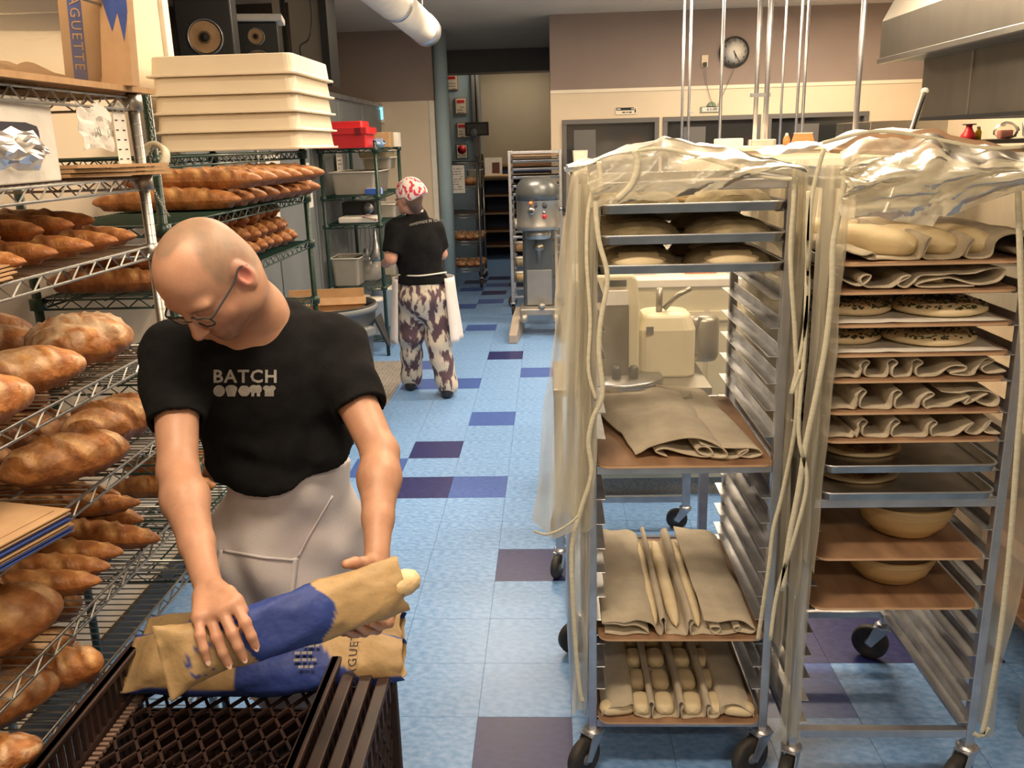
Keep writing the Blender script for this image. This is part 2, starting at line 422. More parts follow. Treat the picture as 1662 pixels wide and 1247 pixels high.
# partition with clock and windows, running to the right
b = MB(); PY = 10.0; ZP = 2.33
wins = [(.142, 1.198), (1.238, 2.291), (2.356, 3.438)]; WZ0 = 1.0
WZ1 = 2.025
b.bx(.02, 4.2, PY, PY + .14, 0, WZ0); b.bx(.02, 4.2, PY, PY + .14, WZ1, ZP)
b.bx(.02, wins[0][0], PY, PY + .14, WZ0, WZ1); b.bx(wins[0][1], wins[1][0], PY, PY + .14, WZ0, WZ1)
b.bx(wins[1][1], wins[2][0], PY, PY + .14, WZ0, WZ1); b.bx(wins[2][1], 4.2, PY, PY + .14, WZ0, WZ1)
part = struct('wall_back', b, M['cream_wall'])
b = MB(); b.bx(.02, 4.2, PY - .004, PY + .14, ZP, CEIL); b.build('painted_band', M['brown_wall'], part)
b = MB(); b.bx(.02, 4.2, PY - .012, PY - .004, ZP - .03, ZP + .006); b.build('trim_strip', M['white_plastic'], part)
for k, (x0, x1) in enumerate(wins):
    wn = MB(); f = .05
    for a in ((x0, x1, WZ1 - f, WZ1), (x0, x1, WZ0, WZ0 + f), (x0, x0 + f, WZ0 + f, WZ1 - f), (x1 - f, x1, WZ0 + f, WZ1 - f)):
        wn.bx(a[0], a[1], PY - .02, PY + .10, a[2], a[3])
    wo = struct('window_%d' % (k + 1), wn, M['frame_grey'], bevel=.004)
    g = MB(); g.bx(x0 + f, x1 - f, PY + .04, PY + .05, WZ0 + f, WZ1 - f); g.build('pane', M['glass_dark'], wo)
    s_ = MB(); s_.bx(x0 + f + .08 + .1 * k, x0 + f + .32 + .1 * k, PY + .03, PY + .04, WZ0 + f, WZ1 - f - .06); s_.build('blind', M['frame_grey'], wo)
b = MB(); b.bx(4.1, 4.2, -2.5, 10.1, 0, CEIL); struct('wall_right', b, M['cream_wall'])
b = MB(); b.bx(-3.6, 4.2, -2.6, -2.5, 0, CEIL); struct('wall_near', b, M['cream_wall'])
b = MB(); b.bx(-1.66, -1.64, -2.5, 3.97, 0, .1); struct('baseboard_left', b, M['black_plastic'])

b = MB(); b.bx(.02, .12, 10.14, 16.2, 0, CEIL); struct('wall_corridor_right', b, M['beige_wall'])
# ceiling lights
for k, (x, y, p_) in enumerate(LAMPS):
    t = thing('ceiling_light', ('long white ceiling light above the ' + ['silver rack of loaves', 'left tray rack', 'right tray rack', 'aisle behind the racks', 'hanging rods', 'green shelf', 'clock wall', 'near doorway', 'far corridor, added behind the beam to brighten it'][k]),
              'light', (x, y, CEIL - .06))
    h = MB(); h.bx(-.6, .6, -.16, .16, .012, .06); h.build('housing', M['white'], t, bevel=.004)
    h = MB(); h.bx(-.57, .57, -.14, .14, .0, .012); h.build('diffuser', M['lit'], t)

# walk-in cooler: a big metal box running along the left
t = thing('walk_in_cooler', 'grey metal walk-in cooler along the wall behind the green shelves', 'cooler', (-2.0, 4.1, 0))
b = MB(); b.bx(-1.5, 0, 0, 6.7, 0, 2.27); b.build('body', M['cooler'], t, bevel=.004)
for k in range(6):
    b = MB(); y = .1 + k * 1.1; b.bx(0, .012, y + .01, y + 1.07, .1, 2.22); b.build('panel', M['cooler'], t, bevel=.004)
b = MB(); b.bx(-.06, .03, 0, 6.7, 2.25, 2.29); b.build('top_trim', M['alu'], t, bevel=.003)
b = MB(); b.tube([(.025, 1.95, 1.9), (.025, 1.95, 1.25)], .009); b.bx(.012, .05, 1.92, 1.98, 1.14, 1.25); b.build('conduit', M['alu'], t)
b = MB(); b.bx(.012, .03, 4.75, 4.95, 1.25, 1.3); b.bx(.03, .045, 4.77, 4.93, 1.1, 1.32); b.build('hinge', M['alu'], t, bevel=.003)
def paper_on_cooler(px0, py0, px1, py1, label, lines, m='paper'):
    a = at_plane(px0, py0, 0, -1.985); c = at_plane(px1, py1, 0, -1.985)
    w_ = abs(c.y - a.y); h_ = abs(a.z - c.z)
    o = thing('paper_notice', label, 'paper', (-1.985, (a.y + c.y) / 2, (a.z + c.z) / 2))
    mx = frame_mx((0, 0, 0), (0, 1, 0), (0, 0, 1))
    b = MB(); b.bx(-w_ / 2, w_ / 2, -h_ / 2, h_ / 2, -.001, .0002, mx); b.build('sheet', M[m], o)
    if lines:
        b = MB(); print_lines(b, mx, lines, w_ * .7, h_ * .75, int(px0)); b.build('printing', M['ink_grey'], o)
paper_on_cooler(430, 253, 457, 292, 'white paper taped on the grey cooler behind the top loaves', 0)
paper_on_cooler(492, 265, 503, 282, 'small white note on the grey cooler, above the printed list', 0)
paper_on_cooler(492, 289, 509, 336, 'white printed list on the grey cooler beside the green shelf post', 7)
paper_on_cooler(437, 338, 456, 360, 'white paper on the cooler just above the small pointed loaves', 0)
paper_on_cooler(632, 232, 642, 278, 'narrow white list hanging on the grey cooler behind the far green shelf', 6) if False else None

# thermostat on the pier
t = thing('thermostat', 'white thermostat with glowing blue screen on the cream pier', 'thermostat', (-2.01, 10.84, 2.17))
b = MB(); b.bx(-.055, .055, -.05, 0, -.1, .1); b.build('case', M['white'], t, bevel=.008)
b = MB(); b.bx(-.02, .045, -.054, -.05, -.06, .075); b.build('screen', M['screen_blue'], t)
# speakers and clutter on the cooler roof
def speaker(label, x, y, w_, d_, h_, mat_='black_plastic', z=2.27):
    t = thing('loudspeaker', label, 'speaker', (x, y, z), R(12))
    b = MB(); b.bx(-w_ / 2, w_ / 2, 0, d_, 0, h_); b.build('cabinet', M[mat_], t, bevel=.01)
    for r_, zz in ((w_ * .33, h_ * .30), (w_ * .2, h_ * .76)):
        c = MB(); Mx = Matrix.Rotation(R(90), 4, 'X')
        c.lathe([(r_, 0), (r_, .008), (r_ * .9, .012), (r_ * .85, .004)], 28, (0, 0, zz), M=Mx, caps=False); o = c.build('driver_ring', M['pot_metal'], t)
        c = MB(); c.lathe([(r_ * .84, .003), (r_ * .34, -.012), (r_ * .3, .004), (0, .012)], 28, (0, -.013, zz), M=Mx, caps=False); c.build('cone', M['kraft'], t)
        c = MB(); c.lathe([(r_ * .33, .006), (0, .016)], 20, (0, -.010, zz), M=Mx); c.build('dust_cap', M['rubber'], t)
    return t
speaker('large black loudspeaker with two tan cones above the white dough boxes', -2.13, 5.75, .34, .3, .72)
speaker('small black loudspeaker under the flat white box on the cooler roof', -2.06, 6.55, .30, .3, .40)
t = thing('flat_white_box', 'flat white box lying on the small black loudspeaker', 'box', (-2.08, 6.5, 2.675), R(12))
b = MB(); b.bx(-.2, .22, 0, .3, 0, .045); b.build('body', M['paper'], t, bevel=.006)
b = MB(); b.bx(-.12, .1, -.003, 0, .01, .03); b.build('front_band', M['white'], t)
t = thing('shelving_upright', 'tall dark metal frame standing on the cooler roof', 'frame', (-2.12, 7.2, 2.27))
b = MB(); b.bx(0, .06, 0, .03, 0, .8); b.bx(.1, .34, .1, .13, 0, .8); b.build('board', M['beige_wall'], t)
b = MB(); b.bx(.07, .09, 0, .05, 0, .8); b.bx(.36, .42, .0, .3, 0, .8); b.build('upright', M['black_plastic'], t)
b = MB(); b.tube(catmull([(.3, -.01, .7), (.31, -.02, .5), (.27, -.02, .35), (.2, -.02, .3), (.2, -.02, .22)]), .006); b.build('cord', M['rubber'], t)
t = thing('cooler_fan_unit', 'low grey metal fan unit on the cooler roof behind the dough boxes', 'fan unit', (-2.1, 7.6, 2.29))
b = MB(); b.bx(-.6, .06, 0, .7, .0, .13); b.build('housing', M['cooler'], t, bevel=.01)
b = MB(); b.bx(.06, .07, .25, .55, .03, .10); b.build('opening', M['black_plastic'], t)
b = MB(); b.tube([(.08, -.5, .08), (.1, .8, .09)], .02, 8); b.build('pipe', M['alu'], t)
# brown tall door panel behind cooler roof items
b = MB(); b.bx(-3.5, -2.3, 8.6, 8.7, 2.29, CEIL); o = struct('wall_recess_panel', b, M['dark_wall'])
b = MB(); b.bx(-2.3, -2.24, 8.55, 8.72, 2.29, CEIL); b.build('metal_edge', M['alu'], o)

# round duct
t = thing('air_duct', 'round silver air duct hanging below the ceiling', 'duct', (0, 0, 0))
pA = at_depth(590, -40, 4.9); pC = at_depth(694, 52, 7.2)
r0 = .115
ax = (pC - pA).normalized()
b = MB(); b.tube([pA - ax * .6, pA, pA + ax * .9], r0 * 1.03, 24, caps=True); b.build('pipe_section', M['white'], t)
b = MB(); b.tube([pA + ax * .9, pC - ax * .25], r0, 24); b.build('pipe_section', M['white'], t)
b = MB(); b.tube([pA + ax * .87, pA + ax * .93], r0 * 1.08, 24); b.build('collar', M['alu'], t)
b = MB(); b.tube([pC - ax * .27, pC - ax * .05, pC + ax * .02, pC + ax * .04], [r0 * 1.05, r0 * 1.05, r0 * .9, r0 * .6], 24); b.build('end_cap', M['alu'], t)
b = MB(); b.tube([pC + Vector((0, -.25, 0)), (pC.x, pC.y - .25, CEIL)], .006, 6); b.tube([pA, (pA.x, pA.y, CEIL)], .006, 6); b.build('hanger', M['steel_dark'], t)

# clock + outlet + signs
t = thing('wall_clock', 'round black-rimmed wall clock showing about five twenty-five', 'clock', (1.975, PY - .008, 2.665))
Mx = Matrix.Rotation(R(90), 4, 'X')
b = MB(); b.lathe([(.155, 0), (.158, .02), (.155, .035), (.143, .035), (.142, .018)], 48, M=Mx, caps=False); b.build('rim', M['black_plastic'], t)
b = MB(); b.lathe([(.143, .018), (0, .019)], 48, M=Mx); b.build('face', M['paper'], t)
for k in range(12):
    a = R(90 - 30 * (k + 1)); mx = frame_mx((.115 * math.cos(a), -.022, .115 * math.sin(a)), (1, 0, 0), (0, 0, 1))
    text_on(str(k + 1), .034, mx, M['ink'], t, 'numeral')
for nm, ang, L_, w_ in (('hour_hand', 90 - 30 * 5.42, .07, .008), ('minute_hand', 90 - 6 * 25, .11, .006)):
    a = R(ang); b = MB(); b.bar((-math.cos(a) * .015, -.025, -math.sin(a) * .015), (math.cos(a) * L_, -.025, math.sin(a) * L_), w_, .002, up=(0, 1, 0)); b.build(nm, M['ink'], t)
t = thing('wall_outlet', 'small cream wall outlet with a plugged cord left of the clock', 'outlet', (1.67, PY - .008, 2.585))
b = MB(); b.bx(-.035, .035, -.008, 0, -.06, .06); b.build('plate', M['yellow'] if False else M['cream_wall'], t, bevel=.003)
b = MB(); b.bx(-.018, .018, -.04, -.008, -.055, -.015); b.build('plug', M['black_plastic'], t, bevel=.004)
b = MB(); b.tube(catmull([(0, -.03, -.05), (.03, -.01, -.25), (.12, -.01, -.48), (.2, -.01, -.35), (.31, -.01, -.09)], 5), .003, 5); b.build('cord', M['grey_plastic'], t)
t = thing('wall_sign', 'small black and white sign with a bottle shape above first window', 'sign', (.84, PY - .006, 2.10))
b = MB(); b.bx(-.115, .115, -.008, 0, -.035, .04); b.build('board', M['white_plastic'], t, bevel=.002)
b = MB(); b.bx(-.108, .08, -.0095, -.008, .006, .036); b.build('black_band', M['ink'], t)
b = MB(); print_lines(b, frame_mx((-.014, -.0094, .021), (1, 0, 0), (0, 0, 1)), 1, .17, .03, 5); b.build('white_printing', M['paper'], t)
b = MB(); print_lines(b, frame_mx((-.014, -.0082, -.014), (1, 0, 0), (0, 0, 1)), 1, .17, .03, 6); b.build('printing', M['ink'], t)
b = MB(); b.bx(.088, .104, -.0095, -.008, -.02, .012); b.bx(.092, .1, -.0095, -.008, .012, .03); b.build('bottle_shape', M['ink'], t)
t = thing('wall_sign', 'small green plaque on the wall between rods, below clock cord', 'sign', (1.755, PY - .006, 2.09))
b = MB(); b.bx(-.115, .115, -.01, 0, -.03, .03); b.lathe([(.05, 0), (.05, .01)], 16, (0, 0, .03), M=Mx); b.build('board', M['green_sign'], t)
b = MB(); b.bx(-.1, .1, -.0115, -.01, -.022, .022); b.build('inner_field', M['paper'], t)
b = MB(); print_lines(b, frame_mx((0, -.012, 0), (1, 0, 0), (0, 0, 1)), 1, .17, .06, 8); b.build('printing', M['ink_grey'], t)

# certificates on the blue wall
cert = [(722, 121, 744, 146), (708, 159, 731, 185), (738, 159, 758, 185), (708, 197, 732, 223), (741, 199, 759, 224), (709, 234, 733, 258), (740, 234, 760, 258)]
cl_ = ['top framed certificate on the blue wall', 'second-row framed certificate beside the blue column', 'second-row framed certificate at the right edge of blue wall',
       'third-row framed certificate beside the blue column', 'framed certificate partly behind the hanging black screen', 'lowest framed certificate beside the blue column',
       'lowest framed certificate with a round red seal']
for k, (a0, b0, a1, b1) in enumerate(cert):
    p0 = at_plane(a0, b0, 1, 14.39); p1 = at_plane(a1, b1, 1, 14.39)
    w_ = p1.x - p0.x; h_ = p0.z - p1.z
    t = thing('framed_certificate', cl_[k], 'certificate', ((p0.x + p1.x) / 2, 14.4, (p0.z + p1.z) / 2), group='certificates on the blue wall')
    b = MB(); b.bx(-w_ / 2, w_ / 2, -.02, 0, -h_ / 2, h_ / 2); b.build('frame', M['wood'] if k < 6 else M['navy_box'], t)
    b = MB(); b.bx(-w_ / 2 + .012, w_ / 2 - .012, -.023, -.02, -h_ / 2 + .012, h_ / 2 - .012); b.build('sheet', M['white_plastic'], t)
    b = MB()
    if k == 6: b.lathe([(.07, .024), (0, .027)], 20, (0, 0, .03), M=Mx)
    else: b.bx(-.06, .06, -.026, -.023, h_ * .18, h_ * .36)
    b.build('seal', M['red_plastic'], t)
    b = MB(); print_lines(b, frame_mx((0, -.0235, -.06), (1, 0, 0), (0, 0, 1)), 3, w_ * .6, .12, k); b.build('printing', M['ink_grey'], t)
t = thing('hanging_screen', 'black framed screen hanging in front of the blue wall', 'screen', (-1.10, 13.9, 2.02))
b = MB(); b.bx(-.18, .18, -.03, .02, -.1, .1); b.build('bezel', M['black_plastic'], t, bevel=.006)
b = MB(); b.bx(-.15, .15, -.034, -.03, -.07, .07); b.build('glass', M['frame_grey'], t)
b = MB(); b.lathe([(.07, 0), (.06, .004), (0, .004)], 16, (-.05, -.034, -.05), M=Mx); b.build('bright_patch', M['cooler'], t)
b = MB(); b.tube([(0, 0, .1), (0, 0, 1.08)], .012); b.build('drop_pole', M['black_plastic'], t)

# hanging rods (conduits) from the ceiling down to the work area
rods = [(1137, 1109, 6.6, .012), (1120, 1118, 6.4, .012), (1172, 1157, 6.0, .013), (1230, 1219, 5.4, .016), (1247, 1228, 5.2, .018), (1272, 1257, 6.4, .010), (1298, 1275, 6.2, .012), (1308, 1288, 6.0, .013), (1396, 1377, 5.0, .018)]
rl = ['thin metal rod hanging from the ceiling, first from the left', 'second thin hanging metal rod from the left', 'third hanging metal rod, just left of the clock',
      'metal rod just right of the clock, thinner of the bracketed pair', 'thick metal rod of the bracketed pair right of the clock', 'thinnest hanging rod in the middle of the rod cluster', 'hanging metal rod with its neighbour close on the right',
      'hanging metal rod close behind its left neighbour', 'thick metal rod standing alone at the right of the rods']
for k, (xt, xb, d, r_) in enumerate(rods):
    a = at_plane(xt if k != 0 else 1109, 100, 1, d); t = thing('hanging_rod', rl[k], 'rod', (a.x, d, 0), group='metal rods hanging from the ceiling')
    zb = 1.25
    b = MB(); b.tube([(0, 0, zb), (0, 0, CEIL)], r_ * .8, 10); b.build('pipe', M['alu'], t)
    b = MB(); b.tube([(0, 0, CEIL - .02), (0, 0, CEIL)], r_ * 2.4, 12); b.build('ceiling_flange', M['alu'], t)
    b = MB(); b.bx(-.02, .02, -.02, .02, zb - .05, zb + .0); b.build('outlet_box', M['grey_plastic'], t)
    if k == 4: b = MB(); b.bar((-.09, 0, 2.02), (.02, 0, 2.02), .02, .02); b.build('bracket', M['alu'], t)
    if k == 1: b = MB(); b.bar((-.0, -.015, 1.97), (.03, -.015, 1.97), .012, .012); b.build('bracket', M['alu'], t)

# hood
t = thing('exhaust_hood', 'large stainless exhaust hood under the ceiling at upper right', 'hood', (0, 0, 0))
xh = 2.10; yf = 6.0; zb = 2.23
b = MB()
pr = [(xh, zb), (xh, zb + .24), (xh + .16, zb + .55), (xh + .16, CEIL), (4.05, CEIL), (4.05, zb), (xh + .03, zb)]
b.loft([[Vector((x, y, z)) for x, z in pr] for y in (yf, 1.5)]); b.build('canopy', M['steel_dark'], t, bevel=.004)
b = MB(); b.bx(xh - .012, xh + .03, 1.5, yf + .005, zb - .012, zb + .02); b.build('bottom_lip', M['steel'], t, bevel=.003)
b = MB(); b.bx(2.375, 2.40, 2.4, yf - .02, 1.885, zb + .05); b.build('splash_panel', M['steel_dark'], t)
for y in (3.3, 3.9, 4.6, 5.3): 
    b = MB(); b.bx(2.368, 2.375, y - .008, y + .008, 1.89, zb + .04); b.build('seam', M['steel'], t)
b = MB(); b.bx(2.36, 4.05, 2.4, yf - .02, 1.865, 1.885); b.build('bottom_edge', M['black_plastic'], t)
# right background: deck oven + shelf with things
t = thing('deck_oven', 'grey stainless deck oven with slot and blue display beneath the hood', 'oven', (0, 0, 0))
a = at_plane(1413, 197, 1, 8.6); c = at_plane(1540, 195, 1, 8.6)
b = MB(); b.bx(a.x, c.x, 8.6, 9.6, 0, a.z); b.build('body', M['steel'], t, bevel=.006)
for k, z in enumerate((1.72, 1.38, 1.04)):
    b = MB(); b.bx(a.x + .05, c.x - .06, 8.575, 8.6, z - .10, z + .06); b.build('deck_door', M['steel'], t, bevel=.006)
    b = MB(); b.bx(a.x + .07, c.x - .1, 8.56, 8.577, z + .07, z + .095); b.build('slot', M['black_plastic'], t)
b = MB(); b.bx(c.x - .36, c.x - .24, 8.56, 8.575, 1.66, 1.72); b.build('display', M['screen_blue'], t)
b = MB(); b.bx(c.x - .21, c.x - .15, 8.56, 8.575, 1.66, 1.72); b.build('control_panel', M['frame_grey'], t)
t = thing('oven_peel', 'long oven peel leaning in front of the oven with a bright tip', 'peel', (0, 0, 0))
p0 = at_plane(1501, 150, 1, 5.2); p1 = at_plane(1474, 232, 1, 5.0)
dd = (p1 - p0); b = MB(); b.tube([p0, p0 + dd * 3.4], .016, 10); b.build('handle', M['steel'], t)
b = MB(); b.lathe([(0, -.02), (.014, -.017), (.022, 0), (.014, .017), (0, .02)], 14, p0 + Vector((0, 0, .006))); b.build('tip', M['paper'], t)
b = MB(); b.bx(-.12, .12, -.01, .01, -.25, .0, Matrix.Translation(p0 + dd * 3.4)); b.build('blade', M['wood'], t, bevel=.004)
t = thing('wire_wall_shelf', 'dark metal shelf below the hood holding bottles', 'shelf', (0, 0, 0))
a = at_plane(1548, 228, 1, 6.4); 
b = MB(); b.bx(a.x, a.x + 1.2, 6.4, 6.9, a.z - .03, a.z); b.build('shelf_board', M['steel_dark'], t, bevel=.004)
for x in (a.x + .03, a.x + 1.15):
    b = MB(); b.bx(x - .015, x + .015, 6.85, 6.88, 0, a.z); b.build('post', M['steel_dark'], t)
b = MB(); b.bx(a.x, a.x + 1.2, 6.4, 6.9, .85, .9); b.build('lower_shelf', M['steel_dark'], t, bevel=.004)
t = thing('red_bottle', 'red bottle with black flat top on the dark shelf', 'bottle', (a.x + .14, 6.5, a.z))
b = MB(); b.lathe([(.05, 0), (.05, .03), (.03, .06), (.02, .085), (.022, .10)], 18); b.build('body', M['red_plastic'], t)
b = MB(); b.lathe([(.045, .10), (.045, .108)], 18); b.build('cap', M['black_plastic'], t)
t = thing('yellow_bottle', 'small yellow bottle beside the red bottle on dark shelf', 'bottle', (a.x + .215, 6.52, a.z))
b = MB(); b.lathe([(.022, 0), (.022, .05), (.012, .075)], 16); b.build('body', M['yellow'], t)
b = MB(); b.lathe([(.012, .075), (.012, .09)], 16); b.build('cap', M['paper'], t)
t = thing('pink_plastic_bag', 'pinkish crumpled bag on the dark shelf below the hood', 'bag', (a.x + .42, 6.55, a.z))
b = MB(); P = []
for i in range(9):
    ph = -PI / 2 + PI * i / 8
    P.append([Vector((.08 * math.cos(ph) * math.cos(q * PI / 8) * (1 + .3 * vn(i, q, 3)), .06 * math.cos(ph) * math.sin(q * PI / 8), .055 + .055 * math.sin(ph) * (1 + .2 * vn(q, i, 1)))) for q in range(17)])
b.grid(P); b.build('crumpled_body', M['clear_plastic'], t)
b = MB(); b.bx(-.05, .04, -.03, .03, .002, .06); b.build('contents', mat('pink', (.5, .16, .14)), t, bevel=.01)
t = thing('steel_pot', 'dull metal pot on the dark shelf right of the pink bag', 'pot', (a.x + .66, 6.6, a.z))
b = MB(); b.lathe([(.07, 0), (.09, .02), (.1, .11), (.095, .11), (.08, .02)], 24); b.build('bowl', M['pot_metal'], t)
b = MB(); b.tube(catmull([(.09, 0, .08), (.14, 0, .09), (.14, 0, .05), (.09, 0, .05)]), .006); b.build('handle', M['pot_metal'], t)
# wooden shelves far behind (shop counter)
t = thing('shop_shelving', 'dark wooden shop shelving with blue backs in the far room', 'shelving', (0, 0, 0))
for z in (.18, .42, .70, .98, 1.24):
    b = MB(); b.bx(-1.05, .0, 14.2, 14.75, z, z + .035); b.build('shelf_board', M['wood'], t, bevel=.004)
b = MB(); b.bx(-1.08, -1.05, 14.2, 14.75, 0, 1.26); b.build('side_panel', M['navy_box'], t)
b = MB(); b.bx(-1.05, 0, 14.75, 14.78, 0, 1.26); b.build('back_panel', M['navy'], t)
b = MB(); b.bx(-1.05, 0, 14.1, 14.78, 1.275, 1.31); b.build('counter_top', mat('counter', (.55, .36, .18), rough=.5), t, bevel=.005)
t = thing('magazine', 'leaning magazine on the far wooden counter', 'magazine', (-.9, 14.4, 1.31))
b = MB(); b.bx(-.14, .14, 0, .012, 0, .28, Matrix.Rotation(R(-14), 4, 'X')); b.build('cover_page', M['paper'], t)
b = MB(); b.bx(-.02, .1, -.004, 0, .03, .2, Matrix.Rotation(R(-14), 4, 'X')); b.build('dark_picture', mat('magpic', (.12, .04, .03)), t)
# ================================================================== WIRE SHELVING
def wire_shelf(parent, x0, x1, y0, y1, z, m, step=.026, deck=True, h=.03, r=.0034, zig=.034, solid=False):
    """z = level of the deck; the rim hangs below it"""
    b = MB()
    for zz in (z - .003, z - h):
        for a, c in (((x0, y0), (x1, y0)), ((x1, y0), (x1, y1)), ((x1, y1), (x0, y1)), ((x0, y1), (x0, y0))):
            b.tube([(*a, zz), (*c, zz)], r, 6)
    s = b.build('shelf', m, parent)
    zt = MB()
    for a, c in (((x0, y0), (x1, y0)), ((x1, y0), (x1, y1)), ((x0, y1), (x0, y0)), ((x1, y1), (x0, y1))):
        L = math.hypot(c[0] - a[0], c[1] - a[1]); n = max(2, round(L / zig))
        pts = [(lerp(a[0], c[0], i / n), lerp(a[1], c[1], i / n), z - .004 if i % 2 else z - h) for i in range(n + 1)]
        zt.tube(pts, r * .72, 4, smooth=False)
    zt.build('truss_wire', m, s)
    if solid:
        d = MB(); d.bx(x0, x1, y0, y1, z - .004, z); d.build('liner', m, s)
    if deck:
        d = MB(); n = round((y1 - y0) / step)
        for i in range(1, n):
            y = lerp(y0, y1, i / n); d.tube([(x0, y, z), (x1, y, z)], .0018, 4, smooth=False, caps=False)
        for k in range(1, 4):
            x = lerp(x0, x1, k / 4); d.tube([(x, y0, z - .006), (x, y1, z - .006)], .003, 5)
        o = d.build('wire_deck', m, s); o['kind'] = 'stuff'
    return s
def rack_posts(parent, xs, ys, z1, m, r=.0127, z0=.0, collars=()):
    for x in xs:
        for y in ys:
            b = MB(); n = 14
            b.tube([(x, y, z0), (x, y, z1)], r, n); b.lathe([(r * 1.05, z1), (r * .9, z1 + .012), (0, z1 + .013)], 12, (x, y, 0))
            p = b.build('post', m, parent)
            for z in collars:
                c = MB(); c.lathe([(r * 1.15, z - .032), (r * 1.75, z - .030), (r * 1.75, z + .003), (r * 1.15, z + .004)], 12, (x, y, 0)); c.build('collar', m, p)
            g = MB()
            for k in range(int((z1 - z0) / .0254)):
                z = z0 + .01 + k * .0254; g.tube([(x, y, z), (x, y, z + .0016)], r * 1.035, 10)
            o = g.build('grooves', m, p); o['kind'] = 'stuff'

SX0, SX1, SY0, SY1 = -1.55, -.958, .35, 2.08
SZ = [1.927, 1.748, 1.588, 1.343, 1.136, .91, .755, .42]
sil = thing('wire_shelving', 'silver chrome wire shelving full of bread in the near left', 'shelving', (0, 0, 0))
rack_posts(sil, (SX1 - .0, SX0), (SY0, SY1), 1.935, M['chrome'], collars=SZ)
for z in SZ: wire_shelf(sil, SX0, SX1, SY0, SY1, z, M['chrome'])
GX0, GX1, GY0, GY1 = -1.47, -1.075, 2.42, 3.90
GZ = [1.79, 1.605, 1.405, 1.15, .90, .72, .54]
grn = thing('wire_shelving', 'dark green wire shelving holding white dough boxes and baguettes', 'shelving', (0, 0, 0))
rack_posts(grn, (GX1, GX0), (GY0, GY1), 1.955, M['green_epoxy'], collars=GZ)
for i, z in enumerate(GZ): wire_shelf(grn, GX0, GX1, GY0, GY1, z, M['green_epoxy'], solid=(i == 1))

# ================================================================== BREAD
def c3(*v): return Vector(v)
CR_D, CR_M, CR_L, CR_P, FL = c3(.20, .065, .018), c3(.46, .19, .055), c3(.66, .33, .11), c3(.80, .52, .24), c3(.80, .66, .50)
def bread_mesh(name, L, W, H, style, seed=0, dark=0.0, nL=56, nA=28):
    """axis X, resting on z=0; style: baguette / batard / boule / crusty"""
    rn = random.Random(seed); ph = rn.random() * 10
    b = MB(); P = []; CC = []
    ns = {'baguette': 5, 'batard': 1, 'boule': 2, 'crusty': 3}[style]
    slope = {'baguette': .9, 'batard': .25, 'boule': 1.5, 'crusty': .9}[style]
    bend = rn.uniform(-1, 1) * .02 * L
    for i in range(nL + 1):
        t = -1 + 2 * i / nL
        e = {'baguette': 2.6, 'batard': 2.3, 'boule': 2.0, 'crusty': 2.4}[style]
        prof = max(0, 1 - abs(t) ** e) ** (.54 if style == 'baguette' else .5)
        row = []; crow = []
        for k in range(nA):
            a = 2 * PI * k / nA; ca, sa = math.cos(a), math.sin(a)
            y = ca * W / 2 * prof; z = sa * H / 2 * prof
            if z < 0: z *= .78
            up = max(0, sa)
            u = (t * ns / 2 + ca * slope * .42 + .5) * (1 if style != 'boule' else 1)
            fr = u - math.floor(u)
            mask = smooth01((up - .25) / .4) * smooth01((.93 - abs(t)) / .12)
            # ear: a ridge on one side of each cut and a pale hollow beside it
            amp = 1.15 if style == 'baguette' else 1.5
            ridge = amp * (math.exp(-((fr - .2) / .08) ** 2) * .14 - math.exp(-((fr - .40) / .13) ** 2) * .07 + .10 * math.sin(PI * fr))
            nz = vn(t * L * 22 + ph, ca * W * 18 + 5, sa * H * 18 + ph)
            nz2 = vn(t * L * 60 + ph, ca * W * 50, sa * H * 50)
            sc = 1 + ridge * mask + .06 * nz + .022 * nz2
            row.append(Vector((t * L / 2, y * sc + bend * (t * t - .5), z * sc)))
            pale = mask * math.exp(-((fr - .43) / .15) ** 2)
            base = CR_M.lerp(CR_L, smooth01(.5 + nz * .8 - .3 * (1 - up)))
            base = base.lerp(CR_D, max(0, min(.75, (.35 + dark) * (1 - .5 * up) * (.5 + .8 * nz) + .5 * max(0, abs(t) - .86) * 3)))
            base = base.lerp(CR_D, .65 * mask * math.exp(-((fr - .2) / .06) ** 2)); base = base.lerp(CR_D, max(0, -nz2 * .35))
            base = base.lerp(CR_P, pale * (.75 if style != 'boule' else .5))
            if style in ('boule', 'batard', 'crusty'):
                fl_ = smooth01((vn(t * L * 30 + ph * 2, ca * W * 24, 3) + (.42 if style == 'boule' else .15)) * 1.6) * smooth01(up * 1.6)
                base = base.lerp(FL, fl_ * {'boule': .9, 'batard': .55, 'crusty': .3}[style])
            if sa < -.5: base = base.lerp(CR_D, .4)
            crow.append(tuple(base))
        row.append(row[0].copy()); crow.append(crow[0])
        P.append(row); CC.append(crow)
    b.grid(P, True, col=CC)
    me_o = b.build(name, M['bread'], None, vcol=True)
    me = me_o.data; zmin = min(v.co.z for v in me.vertices)
    for v in me.vertices:
        v.co.z = max(v.co.z - zmin, 0) if v.co.z - zmin > .012 else (v.co.z - zmin) * .35
    bpy.data.objects.remove(me_o)
    return me
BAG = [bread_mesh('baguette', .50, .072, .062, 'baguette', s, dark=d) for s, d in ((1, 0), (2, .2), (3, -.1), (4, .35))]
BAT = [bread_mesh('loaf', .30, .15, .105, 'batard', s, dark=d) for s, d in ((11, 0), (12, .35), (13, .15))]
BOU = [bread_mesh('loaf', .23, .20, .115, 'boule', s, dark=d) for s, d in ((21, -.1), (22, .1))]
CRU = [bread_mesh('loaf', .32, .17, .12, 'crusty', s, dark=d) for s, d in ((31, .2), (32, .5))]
SMALL = [bread_mesh('roll', .16, .085, .07, 'batard', 41), bread_mesh('roll', .15, .10, .075, 'crusty', 42, nL=32)]
